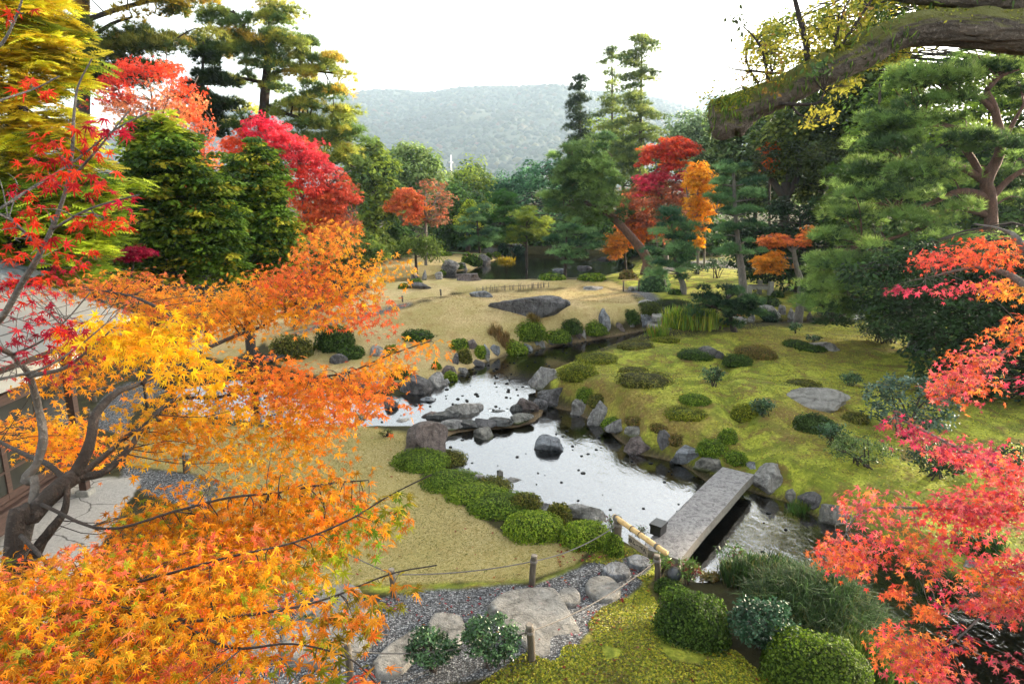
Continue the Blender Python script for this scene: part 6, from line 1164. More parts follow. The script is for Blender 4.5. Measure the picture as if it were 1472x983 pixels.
regs = [
 dict(poly=[(66,402),(100,390),(180,382),(240,384),(264,410),(262,440),(215,442),(165,420),(130,430),(80,424)], Y=5.8, n=110, pal=ORP, rad=.24, size=.046, big=0, hole=.2),
 dict(poly=[(160,420),(262,430),(272,470),(230,480),(180,450)], Y=5.4, n=45, pal=ORP, rad=.24, size=.046, big=0, hole=.2),
 dict(poly=[(252,424),(300,405),(352,392),(372,378),(430,368),(480,362),(530,362),(578,366),(585,385),(545,405),(548,440),(555,488),(520,478),(480,462),(430,462),(380,470),(345,492),(310,488),(280,470)], Y=5.5, n=330, pal=[(330,420,'#ee8a2a',.85),(420,390,'#ea6a3a',.82),(500,380,'#f08a2c',.85),(540,470,'#ea6640',.82),(400,450,'#ee8e26',.85),(560,375,'#f09a34',.86)], rad=.24, size=.046, big=0, hole=.26),
 dict(poly=[(424,372),(430,345),(455,330),(482,305),(506,318),(508,340),(490,352),(470,370)], Y=5.6, n=60, pal=[('#ea7a3a', .82, 2), ('#f09a34', .86, 2)], rad=.2, size=.048, big=0, hole=.3),
 dict(poly=[(112,462),(150,448),(200,455),(240,440),(258,428),(270,470),(285,510),(320,538),(280,548),(230,520),(170,500),(120,490)], Y=3.3, n=95, pal=YEL, rad=.18, size=.052, hole=.3, slope=-.4),
 dict(poly=[(30,540),(60,520),(110,500),(180,512),(205,548),(160,566),(90,555)], Y=4.7, n=70, pal=OR_, rad=.22, size=.046, big=0),
 dict(poly=[(90,470),(170,470),(230,505),(200,525),(120,510)], Y=4.9, n=40, pal=OR_, rad=.22, size=.046, big=0),
 dict(poly=[(270,540),(300,505),(350,498),(420,508),(480,520),(530,535),(565,560),(575,585),(540,600),(520,592),(490,600),(478,622),(468,650),(430,655),(400,640),(330,610),(280,595)], Y=4.5, n=270, pal=[(300,540,'#f29a22',.88),(400,530,'#e8742c',.82),(520,560,'#ea7030',.82),(460,600,'#ee8a26',.85),(360,590,'#f0a028',.86)], rad=.24, size=.048, big=0, hole=.24),
 dict(poly=[(480,540),(520,520),(560,500),(600,484),(640,480),(655,492),(630,504),(590,512),(560,540),(530,556),(500,556)], Y=4.65, n=62, pal=[('#f0902a', .86, 3), ('#ec7a30', .83, 2)], rad=.18, size=.048, big=0, hole=.25),
 dict(poly=[(-60,590),(50,582),(110,580),(132,612),(152,650),(130,672),(90,660),(30,640),(-60,640)], Y=4.9, n=130, pal=[('#f2981e', .88, 3), ('#ee8428', .85, 2), ('#ea5a34', .8, .6)], rad=.22, size=.046, big=0, hole=.2),
 dict(poly=[(190,560),(250,542),(310,560),(380,620),(430,650),(470,655),(450,690),(400,684),(330,700),(300,665),(230,655),(200,640)], Y=4.2, n=170, pal=[('#f0961e', .87, 3), ('#e8842a', .83, 2), ('#d8902a', .76, 1)], rad=.24, size=.048, big=0, hole=.30),
 dict(poly=[(150,770),(190,715),(225,690),(290,690),(340,700),(420,680),(500,662),(530,672),(545,720),(560,748),(520,770),(450,790),(400,800),(330,800),(250,800),(190,790)], Y=3.4, n=260, pal=[('#ec8a1e', .84, 3), ('#dc8424', .78, 2), ('#e87638', .8, 1), ('#a8902c', .62, .7)], rad=.22, per=15, size=.045, hole=.28, slope=-.3),
 dict(poly=[(-120,815),(0,800),(70,795),(130,765),(200,775),(270,770),(330,755),(410,775),(440,815),(420,850),(370,865),(330,880),(200,890),(-120,880)], Y=2.7, n=230, pal=BOT, rad=.2, per=22, size=.040, hole=.2, slope=-.3),
 dict(poly=[(-160,860),(60,850),(200,840),(330,850),(420,865),(470,890),(520,900),(490,925),(430,910),(400,945),(350,950),(320,1000),(260,1060),(-160,1080)], Y=2.25, n=270, pal=BOT, rad=.18, per=22, size=.041, hole=.22, slope=-.3),
 dict(poly=[(420,800),(470,780),(520,752),(560,712),(615,684),(600,700),(570,740),(530,775),(470,830),(430,840)], Y=2.75, n=34, pal=[('#b8a02c', .66, 2), ('#e8942a', .8, 2), ('#8a9434', .6, 1)], rad=.13, per=7, size=.052, hole=.2, dY=.08),
 dict(poly=[(460,880),(500,850),(560,822),(625,810),(600,830),(560,860),(520,900),(500,930),(450,930)], Y=2.4, n=40, pal=[('#a8882c', .62, 2), ('#e8842e', .8, 2), ('#c8a030', .7, 1)], rad=.13, per=7, size=.052, hole=.2, dY=.08),
 dict(poly=[(380,940),(450,925),(520,935),(550,985),(540,1020),(400,1020)], Y=2.1, n=26, pal=[('#98862c', .6, 2), ('#e8842e', .8, 2), ('#e0563e', .8, 1)], rad=.12, per=7, size=.05, hole=.2, dY=.08),
]
maple_pads(ca, ta, ls, regs, 200, .004, .30, 1.30, 1.0, .55, 1.08, .88, 1.22)
ta.build('trunk', MATS['bark'], o, True); ca.build('foliage', MATS['maple_leaf'], o)
# red maple with thin grey stems at the far left
base = (-3.1, 2.75, Hs(-3.1, 2.75)); o = empty('maple_tree', base, 'scarlet and crimson maple with thin dark stems at the upper left edge', 'maple'); ta, ca = Acc(), Acc()
ls = [limb(ta, np.concatenate([[[*base, .07], [base[0] + .1, base[1] + .25, 2.5, .06]], T3([(46, 735, 15, 3.45), (36, 692, 14, 3.5), (52, 668, 13, 3.5), (62, 630, 13, 3.5), (56, 590, 11, 3.5), (42, 540, 9, 3.4), (18, 510, 7, 3.3)])]), 10, .2, 12)]
ls.append(limb(ta, T3([(42, 540, 9, 3.4), (90, 530, 6, 3.3), (125, 505, 4, 3.3), (165, 470, 2, 3.3)]), 6, .1, 13))
ls.append(limb(ta, T3([(18, 510, 8, 3.3), (-30, 480, 10, 3.0), (0, 460, 9, 2.8), (30, 410, 9, 2.75), (60, 360, 8, 2.7), (80, 315, 7, 2.7), (96, 268, 5, 2.7), (104, 215, 5, 2.7), (106, 170, 4, 2.7), (112, 125, 3, 2.7), (132, 85, 1.5, 2.7)]), 8, .1, 14))
for L_ in ([(98, 262, 4, 2.7), (140, 215, 3, 2.6), (185, 160, 1.5, 2.6)], [(60, 360, 5, 2.7), (20, 320, 4, 2.6), (-20, 300, 3, 2.5)], [(75, 330, 4, 2.7), (130, 300, 3, 2.6), (200, 280, 1.5, 2.6)], [(0, 300, 4, 2.4), (50, 268, 4, 2.5), (110, 230, 3, 2.6), (160, 190, 2, 2.6), (212, 162, 1, 2.6)], [(-20, 160, 4, 2.5), (0, 145, 3, 2.5), (50, 128, 2, 2.6), (85, 110, 1, 2.6)], [(-20, 80, 5, 2.4), (5, 60, 4, 2.4), (25, 20, 3, 2.4), (40, -30, 2, 2.4)], [(18, 510, 5, 3.3), (60, 490, 3, 3.1), (95, 460, 2, 3.1), (130, 420, 1, 3.1)], [(0, 545, 5, 3.0), (60, 530, 4, 3.0), (110, 500, 3, 3.1), (170, 450, 1.5, 3.2)]): ls.append(limb(ta, T3(L_), 6, .05, 15))
RED = [('#ea3a26', .86, 3), ('#f04e30', .88, 2), ('#d82a34', .8, 1.2)]; CRI = [('#d02444', .8, 3), ('#e03a50', .82, 1.6), ('#b81c40', .75, 1.5)]
maple_pads(ca, ta, ls, [
 dict(poly=[(60,205),(80,165),(105,160),(125,140),(140,165),(125,200),(140,230),(150,270),(120,310),(90,320),(60,260)], Y=2.65, n=26, pal=RED, rad=.13, per=5, size=.042, hole=.15, dY=.1, face=.6),
 dict(poly=[(-40,300),(0,290),(50,270),(90,300),(90,345),(50,380),(0,385),(-40,380)], Y=2.6, n=26, pal=RED, rad=.13, per=5, size=.042, hole=.15, dY=.1, face=.6),
 dict(poly=[(-40,225),(0,235),(60,240),(70,280),(30,300),(-40,290)], Y=2.7, n=9, pal=CRI + RED, rad=.13, per=4, size=.04, hole=.2, dY=.12, face=.5),
 dict(poly=[(155,280),(190,276),(220,276),(205,292),(165,300)], Y=2.6, n=9, pal=CRI + RED, rad=.08, per=6, size=.04, hole=0, dY=.05, face=.4),
 dict(poly=[(110,305),(150,300),(200,300),(150,330),(110,330)], Y=2.65, n=10, pal=RED, rad=.1, per=6, size=.04, hole=0, dY=.06, face=.5),
 dict(poly=[(130,180),(165,165),(185,178),(160,195),(135,200)], Y=2.6, n=9, pal=CRI, rad=.08, per=5, size=.04, hole=0, dY=.05, face=.6),
 dict(poly=[(15,120),(60,105),(75,125),(65,155),(50,160),(20,135)], Y=2.6, n=7, pal=RED, rad=.08, per=4, size=.04, hole=0, dY=.05, face=.6),
 dict(poly=[(15,15),(35,0),(45,10),(38,30),(20,25)], Y=2.4, n=4, pal=RED, rad=.06, per=4, size=.04, hole=0, dY=.05, face=.6),
 dict(poly=[(140,130),(155,125),(170,140),(160,150),(140,148)], Y=2.6, n=3, pal=RED, rad=.05, per=3, size=.04, hole=0, dY=.05, face=.6),
 dict(poly=[(-60,380),(20,375),(70,352),(110,350),(115,375),(90,400),(60,430),(-60,450)], Y=3.1, n=46, pal=CRI + RED, rad=.15, per=6, size=.036, hole=.15, dY=.15, face=.3),
 dict(poly=[(70,460),(95,448),(120,452),(118,478),(85,485)], Y=3.1, n=12, pal=RED + CRI, rad=.1, per=6, size=.04, hole=0, dY=.08, face=.4),
 dict(poly=[(-60,450),(40,440),(110,440),(125,470),(130,500),(100,530),(60,545),(-60,545)], Y=3.15, n=60, pal=CRI, rad=.15, per=4, size=.036, hole=.35, dY=.15, face=.2)], 300, .003, .8, 1.3, 1.0)
ta.build('trunk', MATS['bark_grey'], o, True); ca.build('foliage', MATS['maple_leaf'], o)
# pink red maple on the right
base = (6.6, 4.6, Hs(6.6, 4.6)); o = empty('maple_tree', base, 'coral pink maple reaching in from the right edge over the stream', 'maple'); ta, ca = Acc(), Acc()
ls = [limb(ta, np.array([(*base, .13), (6.4, 4.8, 1.5, .12), (6.1, 5.0, 3.2, .10), (5.9, 5.3, 4.6, .08), (5.7, 5.6, 6.2, .05)]), 10, .14, 20)]
for L_ in ([(1640, 480, 22, 6), (1500, 425, 14, 6.4), (1450, 395, 9, 6.8), (1400, 385, 5, 7), (1330, 400, 2, 7)], [(1500, 425, 12, 6.4), (1468, 350, 9, 6.6), (1440, 330, 4, 6.8), (1400, 322, 2, 7)],
           [(1640, 560, 20, 5.8), (1500, 480, 10, 6.0), (1450, 500, 6, 6.2), (1400, 560, 3, 6.2), (1350, 575, 2, 6.2)], [(1650, 640, 16, 5.6), (1480, 680, 10, 5.5), (1400, 655, 6, 5.5), (1330, 620, 4, 5.6), (1285, 598, 2, 5.6)],
           [(1660, 760, 18, 5.4), (1500, 730, 9, 5.4), (1420, 735, 6, 5.4), (1330, 730, 4, 5.4), (1240, 735, 3, 5.4), (1205, 790, 1.5, 5.4)], [(1660, 760, 14, 5.4), (1500, 800, 8, 5.3), (1430, 830, 5, 5.2), (1380, 870, 3, 5.2), (1330, 890, 2, 5.2)],
           [(1660, 860, 14, 5.2), (1500, 850, 7, 5.2), (1420, 880, 4, 5.1), (1360, 930, 3, 5.0), (1300, 940, 2, 5.0)]): ls.append(limb(ta, T3(L_), 7, .1, 21))
PK_ = [('#e8505a', .82, 3), ('#ea6a62', .84, 2), ('#e84a3a', .82, 2), ('#ee7440', .84, 1.3), ('#c83a54', .76, 1)]
PKO = [('#ee6a34', .84, 3), ('#e8503a', .82, 2), ('#f0843c', .85, 1)]
CR2 = [('#c83a50', .76, 3), ('#d84a58', .8, 2), ('#e0604a', .8, 1)]
q = dict(size=.047, per=10, rad=.2, hole=.28, dY=.22, big=0)
maple_pads(ca, ta, ls, [
 dict(q, poly=[(1305,375),(1340,350),(1390,340),(1440,332),(1490,340),(1490,385),(1430,385),(1400,378),(1350,385),(1330,392)], Y=6.9, n=95, pal=[(1340,370,'#e8503e',.82),(1430,350,'#ee5a34',.84),(1480,360,'#f0803a',.85)]),
 dict(q, poly=[(1318,412),(1350,398),(1420,395),(1490,398),(1490,430),(1440,425),(1370,420),(1330,428)], Y=6.8, n=85, pal=[(1340,410,'#e8485a',.82),(1400,410,'#e84e50',.82),(1440,412,'#f08a30',.86),(1480,410,'#ee7a3a',.85)]),
 dict(q, poly=[(1275,412),(1295,406),(1305,414),(1290,422)], Y=6.9, n=8, pal=CR2, rad=.1),
 dict(q, poly=[(1338,572),(1348,545),(1368,520),(1372,500),(1400,488),(1420,500),(1440,498),(1445,512),(1415,520),(1400,540),(1440,528),(1455,520),(1452,545),(1420,562),(1390,566),(1372,585),(1360,590),(1355,575)], Y=6.1, n=130, pal=PKO + PK_[:2], hole=.22),
 dict(q, poly=[(1402,495),(1430,470),(1470,452),(1490,455),(1490,480),(1460,490),(1430,488)], Y=6.1, n=50, pal=PKO),
 dict(q, poly=[(1455,560),(1490,530),(1490,545),(1470,575)], Y=6.0, n=14, pal=CR2),
 dict(q, poly=[(1268,600),(1290,592),(1330,600),(1360,622),(1410,640),(1400,665),(1350,650),(1300,625),(1290,640)], Y=5.6, n=64, pal=CR2, hole=.35, per=7),
 dict(q, poly=[(1360,650),(1400,632),(1440,640),(1490,640),(1490,690),(1440,688),(1400,672),(1370,676)], Y=5.5, n=95, pal=PK_),
 dict(q, poly=[(1205,745),(1212,715),(1240,700),(1300,703),(1340,705),(1350,725),(1320,745),(1280,750),(1240,760)], Y=5.4, n=120, pal=PK_),
 dict(q, poly=[(1330,720),(1370,700),(1420,690),(1490,682),(1490,745),(1440,760),(1400,770),(1360,760)], Y=5.4, n=170, pal=PK_),
 dict(q, poly=[(1186,800),(1190,770),(1215,765),(1240,760),(1300,750),(1350,755),(1350,775),(1300,785),(1260,800),(1240,830),(1220,822),(1200,825)], Y=5.3, n=120, pal=PK_ + PKO, hole=.34),
 dict(q, poly=[(1300,822),(1310,795),(1340,770),(1400,765),(1440,770),(1400,790),(1360,800),(1330,828)], Y=5.2, n=70, pal=PK_ + PKO),
 dict(q, poly=[(1362,858),(1385,838),(1410,820),(1440,800),(1490,790),(1490,850),(1450,850),(1420,850),(1390,868)], Y=5.1, n=110, pal=PK_ + PKO),
 dict(q, poly=[(1400,875),(1420,850),(1470,850),(1490,860),(1490,880),(1440,888)], Y=5.1, n=40, pal=PK_),
 dict(q, poly=[(1282,842),(1295,838),(1303,850),(1290,862),(1282,856)], Y=5.1, n=9, pal=PKO, rad=.09),
 dict(q, poly=[(1262,930),(1270,905),(1290,892),(1305,888),(1320,905),(1340,920),(1346,950),(1340,975),(1300,972),(1280,945)], Y=4.9, n=100, pal=PKO + PK_[:1], hole=.22),
 dict(q, poly=[(1318,875),(1330,870),(1358,890),(1362,900),(1340,893)], Y=5.0, n=16, pal=PKO, rad=.1),
 dict(q, poly=[(1352,925),(1370,905),(1392,905),(1398,925),(1375,940)], Y=5.0, n=28, pal=PK_ + PKO),
 dict(q, poly=[(1340,975),(1360,945),(1390,950),(1398,985),(1390,1010),(1340,1010)], Y=4.9, n=36, pal=PK_ + CR2),
 dict(q, poly=[(1445,965),(1460,940),(1490,930),(1490,985),(1460,975)], Y=4.9, n=24, pal=CR2 + PK_)], 400, .003, .7, 1.35, 1.45)
ta.build('trunk', MATS['bark_grey'], o, True); ca.build('foliage', MATS['maple_leaf'], o)
# great mossy limb of an old tree, upper right
tb = at(1760, 330, 5.4); base = (tb[0], tb[1], Hs(tb[0], tb[1])); o = empty('old_tree', base, 'old mossy tree whose great sawn-off limb crosses the upper right corner', 'tree'); ta = Acc()
def T4(L_): return T3(L_)
tru = np.array([(*base, .48), (base[0], base[1], 2.5, .40), (*at(1740, 330, 5.4), .36), (*at(1700, 170, 5.4), .32), (*at(1660, 20, 5.4), .26), (*at(1620, -150, 5.4), .2)])
l0 = limb(ta, tru, 16, .18, 31, 6)
l1 = limb(ta, T3([(1700, 190, 92, 5.4), (1600, 96, 74, 5.3), (1500, 52, 56, 5.1), (1430, 44, 48, 5.0), (1360, 40, 43, 4.95), (1295, 47, 41, 4.9), (1235, 76, 41, 4.85), (1180, 104, 40, 4.8), (1120, 134, 40, 4.8), (1075, 152, 42, 4.75), (1045, 164, 44, 4.75), (1024, 168, 38, 4.75)]), 72, .22, 32, 22, furrow=.16)
l2 = limb(ta, T3([(1700, 100, 56, 5.3), (1560, 24, 44, 5.2), (1470, 2, 32, 5.1), (1380, -4, 26, 5.0), (1310, -8, 20, 5.0), (1262, -14, 12, 5.0)]), 48, .25, 33, 16, furrow=.16)
lb = limb(ta, T3([(1092, 150, 24, 4.75), (1058, 172, 42, 4.73), (1044, 186, 36, 4.72), (1046, 200, 16, 4.72)]), 48, .3, 34, 10, furrow=.2)
ls = [l1, l2]; tw_ = Acc()
rng = np.random.default_rng(35); TW = []
for L_ in ([(1165, 110, 11, 4.8), (1158, 60, 8, 4.8), (1148, 20, 7, 4.8), (1138, -20, 5, 4.8)], [(1205, 95, 7, 4.85), (1202, 55, 5, 4.8), (1215, 10, 3, 4.8)], [(1108, 140, 6, 4.75), (1098, 80, 4, 4.7), (1085, 55, 3, 4.7), (1070, 40, 1.5, 4.7)], [(1110, 105, 4, 4.75), (1080, 102, 3, 4.7), (1050, 98, 1.5, 4.7), (1035, 80, 1, 4.7)], [(1180, 108, 5, 4.8), (1240, 20, 4, 4.75), (1265, -20, 2, 4.7)], [(1095, 148, 6, 4.75), (1170, 150, 4, 4.6), (1185, 132, 2, 4.6)], [(1130, 142, 4, 4.75), (1150, 165, 3, 4.6), (1185, 172, 1.5, 4.5)], [(1090, 120, 4, 4.75), (1075, 95, 2.5, 4.7), (1072, 70, 1.5, 4.7)]): TW.append(limb(tw_, T3(L_), 5, .05, 36))
ca = Acc(); LY = [('#b8b03c', .72, 3), ('#d0c04a', .78, 2), ('#8a9434', .62, 2), ('#b08a4a', .62, .8)]
def sprig(poly, n, per, pal, sz, Y, seed, rad=.1):
    rng = np.random.default_rng(seed); Q, _ = sample_poly(poly, n, rng); P = at(Q[:, 0], Q[:, 1], Y + rng.normal(size=n) * .15); ci = np.repeat(np.arange(n), per); m_ = len(ci)
    LP = P[ci] + rdir(rng, m_) * rad * rng.uniform(.2, 1, m_)[:, None]; inst(ca, OVAL, LP, rdir(rng, m_) + unit(CAM - LP) * .5, rdir(rng, m_) - np.array([0, 0, .5]), sz * rng.uniform(.6, 1.2, m_), pick(pal, n, rng)[ci] * rng.uniform(.7, 1.3, m_)[:, None]); twigs(tw_, TW, P, .7, .005, seed)
sprig([(1062,85),(1085,50),(1115,45),(1130,90),(1115,130),(1090,140),(1070,110)], 64, 8, LY, .034, 4.75, 1)
sprig([(1130,40),(1190,10),(1240,-10),(1262,20),(1220,70),(1180,90),(1140,80)], 80, 8, LY, .038, 4.8, 2)
sprig([(1050,20),(1066,18),(1072,50),(1056,48)], 6, 5, [('#4a5a2c', .55, 1)], .04, 4.7, 3)
sprig([(1034,145),(1010,165),(1000,150),(1030,120)], 10, 5, LY, .03, 4.75, 4)
sprig([(1168,160),(1195,152),(1208,162),(1200,178),(1178,176),(1160,182)], 16, 6, [('#d8cc50', .8, 3), ('#c0bc44', .75, 2)], .036, 4.5, 5, .06)
sprig([(1150,176),(1166,172),(1162,186),(1148,184)], 5, 5, [('#d8cc50', .8, 3)], .034, 4.5, 6, .05)
sprig([(1180,130),(1230,120),(1235,135),(1195,145)], 10, 5, [('#d8cc50', .8, 3), ('#b0b040', .7, 2)], .034, 4.6, 7, .06)
sprig([(1155,98),(1195,88),(1196,108),(1160,116)], 10, 5, [('#6a8a4c', .6, 3), ('#4a6a3c', .55, 2)], .05, 4.55, 8, .06)
ta.build('trunk', MATS['bark_limb'], o, True); tw_.build('twig', MATS['bark_dark'], o, True); ca.build('leaves', MATS['leaf'], o)
# unseen leaf canopy added to darken the stream's reflections, parented to the old tree
P = np.random.default_rng(41).uniform((15, 20, 10.5), (31, 34, 19), (4200, 3)); k = (project(P)[:, 1] < -25) & (P[:, 0] > 14.5 + .12 * P[:, 1]); P = P[k & (vnoise(P * .4, 6) > .16)]; ci = np.repeat(np.arange(len(P)), 30); r_ = np.random.default_rng(42); m_ = len(ci)
hc = Acc(); inst(hc, RHOMB, P[ci] + rdir(r_, m_) * .75 * r_.uniform(.2, 1, m_)[:, None], rdir(r_, m_), rdir(r_, m_), r_.uniform(.3, .45, m_), pick(DG, m_, r_)); hc.build('crown', MATS['leaf'], o)
ua = Acc(); 
for e_ in ((19, 22, 13), (22, 24, 15), (21, 27, 14), (26, 29, 16)): limb(ua, [(*l0[-1, :3], .2), (l0[-1, 0] * .5 + e_[0] * .5, l0[-1, 1] * .5 + e_[1] * .5, 12.2, .13), (*e_, .05)], 8, .1, 5)
ua.build('canopy_bough', MATS['bark_moss'], o, True)  # limbs out of view joining the trunk to the added canopy
# moss and ferns growing on the limb
fa = Acc(); n = 9000; k = rng.integers(5, len(l1) - 1, n); a_ = rng.uniform(-1.5, 1.5, n); t_ = rng.random(n)[:, None]; C0 = l1[k, :3] * (1 - t_) + l1[np.minimum(k + 1, len(l1) - 1), :3] * t_; tg = unit(l1[np.minimum(k + 1, len(l1) - 1), :3] - l1[k - 1, :3]); up_ = unit(np.array([0, 0, 1.0]) - tg * tg[:, 2:3]); sd_ = np.cross(tg, up_)
rad = l1[k, 3]; D = np.cos(a_)[:, None] * up_ + np.sin(a_)[:, None] * sd_; frac = (k / len(l1)); keep = rng.random(n) < np.where(frac > .55, .9, .28) * np.where(np.abs(a_) < .8, 1, .35)
P = (C0 + D * (rad * 1.02)[:, None])[keep]; D = D[keep]; n = len(P)
inst(fa, RHOMB, P, unit(D + .8 * rdir(rng, n)), rdir(rng, n), rng.uniform(.012, .03, n), pick([('#9aa02c', .85, 3), ('#7f8a26', .8, 2), ('#b8b03c', .9, 1.5)], n, rng) * rng.uniform(.6, 1.2, n)[:, None])
fa.build('moss', MATS['blade'], o)
fe = Acc(); n = 1500; k = rng.integers(int(len(l1) * .45), len(l1) - 1, n); a_ = rng.uniform(-2.6, 2.6, n); C0 = l1[k, :3]; tg = unit(l1[np.minimum(k + 1, len(l1) - 1), :3] - l1[k - 1, :3]); up_ = unit(np.array([0, 0, 1.0]) - tg * tg[:, 2:3]); sd_ = np.cross(tg, up_)
D = np.cos(a_)[:, None] * up_ + np.sin(a_)[:, None] * sd_; P = C0 + D * (l1[k, 3] * .98)[:, None] + rng.normal(size=(n, 3)) * .03; tp = D * .5 + np.array([0, 0, -1.0]) + .4 * rdir(rng, n)
V_, T_ = LONG; inst(fe, (V_ * np.array([.55, 1, 1]), T_), P, unit(D + .3 * rdir(rng, n)), tp, rng.uniform(.03, .075, n), pick([('#6a8a38', .8, 3), ('#86a044', .85, 2), ('#4a6a2c', .7, 2)], n, rng) * rng.uniform(.7, 1.3, n)[:, None])
k = rng.integers(int(len(l2) * .35), len(l2) - 1, 160); P = l2[k, :3] + rng.normal(size=(160, 3)) * .05 - np.array([0, 0, .08]); inst(fe, (V_ * np.array([.55, 1, 1]), T_), P, rdir(rng, 160), np.array([0, 0, -1.0]) + .5 * rdir(rng, 160), rng.uniform(.06, .13, 160), pick([('#55702c', .58, 3), ('#8a9a3c', .6, 1)], 160, rng))
fe.build('fern', MATS['blade'], o)
# ================================================================ built things
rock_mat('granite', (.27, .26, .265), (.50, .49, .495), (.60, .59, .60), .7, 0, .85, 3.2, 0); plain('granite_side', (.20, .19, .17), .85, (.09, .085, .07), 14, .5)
plain('stone_post', (.34, .33, .30), .85, (.18, .18, .16), 16, .4)
def wood_mat(name, c1, c2, sc=(1, 1, .12)):
    m, N, L, out = nmat(name); tc = N('TexCoord'); mp = N('Mapping'); mp.inputs['Scale'].default_value = sc; L(tc.outputs['Object'], mp.inputs[0]); n1 = noise(N, L, mp.outputs[0], 30, 5, .65, .4)
    p = N('BsdfPrincipled', i_Roughness=.65); L(ramp(N, L, n1, [(.3, c1), (.7, c2)]), p.inputs['Base Color']); L(bump(N, L, n1, .4, .01), p.inputs['Normal']); L(p.outputs[0], out.inputs[0])
wood_mat('wood_post', (.035, .028, .02), (.115, .095, .07)); wood_mat('wood_old', (.09, .075, .055), (.24, .20, .15)); wood_mat('wood_dark', (.030, .016, .011), (.095, .05, .036), (1, .12, 1)); wood_mat('bamboo_tan', (.42, .27, .10), (.62, .44, .20), (.5, .5, .5)); wood_mat('bamboo_green', (.12, .20, .07), (.24, .34, .13)); wood_mat('sign_board', (.13, .11, .08), (.27, .23, .17), (.2, .2, 1))
plain('black_paint', (.012, .013, .015), .35, (.006, .006, .007), 20, .1); plain('lamp_glass', (.05, .06, .07), .12, (.03, .035, .04), 5, .02); plain('rope_grey', (.20, .185, .165), .9, (.09, .08, .07), 60, .5); plain('ink', (.015, .013, .012), .8); plain('stake_top', (.24, .215, .175), .85, (.12, .10, .08), 25, .4)
plain('metal_roof', (.25, .25, .25), .5, (.20, .20, .20), 3, .05, .2); plain('roof_tile', (.22, .245, .28), .32, (.10, .115, .135), 7, .12); plain('seam', (.06, .06, .06), .7); plain('glass_dark', (.045, .045, .038), .08, (.03, .03, .025), 2, 0); plain('paper', (.55, .55, .50), .9, (.48, .48, .44), 3, .02); plain('pole_white', (.8, .8, .78), .5)
plain('tan_cloth', (.30, .21, .12), .9, (.22, .15, .09), 20, .2); plain('navy_cloth', (.012, .018, .04), .85, (.008, .012, .025), 20, .2); plain('hair_black', (.010, .009, .010), .5, (.006, .006, .006), 30, .2); plain('skin', (.42, .26, .18), .6, (.36, .22, .15), 12, .05); plain('hair_brown', (.05, .03, .02), .5); plain('trousers_dark', (.02, .02, .025), .9)
# --- stone bridge
A_ = G(935, 792)[:2]; zb = .06
q_ = np.array([atz(x, y, zb) for x, y in ((938, 778), (1038, 671), (1085, 680), (973, 800))]); q_[0] += (q_[0] - q_[1]) * .05; q_[3] += (q_[3] - q_[2]) * .03
c = q_.mean(0); ax = unit((q_[1] + q_[2]) / 2 - (q_[0] + q_[3]) / 2); sd_ = np.array([ax[1], -ax[0], 0]); Lb = np.linalg.norm((q_[1] + q_[2]) / 2 - (q_[0] + q_[3]) / 2) / 2; Wb = abs((q_[2] - q_[1]) @ sd_) / 2
bm = bmesh.new(); nx, ny = 40, 10; grid = {}
for i in range(nx + 1):
    for j in range(ny + 1):
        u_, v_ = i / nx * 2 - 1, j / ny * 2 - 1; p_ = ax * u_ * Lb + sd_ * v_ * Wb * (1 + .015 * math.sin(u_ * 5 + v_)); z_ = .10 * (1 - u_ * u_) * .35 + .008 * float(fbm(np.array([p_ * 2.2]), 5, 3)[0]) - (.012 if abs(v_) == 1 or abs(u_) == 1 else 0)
        grid[i, j] = bm.verts.new((p_[0], p_[1], z_))
for i in range(nx):
    for j in range(ny): bm.faces.new((grid[i, j], grid[i, j + 1], grid[i + 1, j + 1], grid[i + 1, j]))
be = [e for e in bm.edges if e.is_boundary]; ex = bmesh.ops.extrude_edge_only(bm, edges=be); nv_ = [g for g in ex['geom'] if isinstance(g, bmesh.types.BMVert)]
for v_ in nv_: v_.co.z -= .19
sidef = [g for g in ex['geom'] if isinstance(g, bmesh.types.BMFace)]
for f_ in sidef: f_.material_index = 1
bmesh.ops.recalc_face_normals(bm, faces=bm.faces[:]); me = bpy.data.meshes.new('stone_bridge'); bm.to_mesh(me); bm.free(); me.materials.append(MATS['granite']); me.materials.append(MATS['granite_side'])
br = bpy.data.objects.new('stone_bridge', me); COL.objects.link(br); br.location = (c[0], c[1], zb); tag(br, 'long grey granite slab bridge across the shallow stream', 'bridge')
BZ = zb + .03
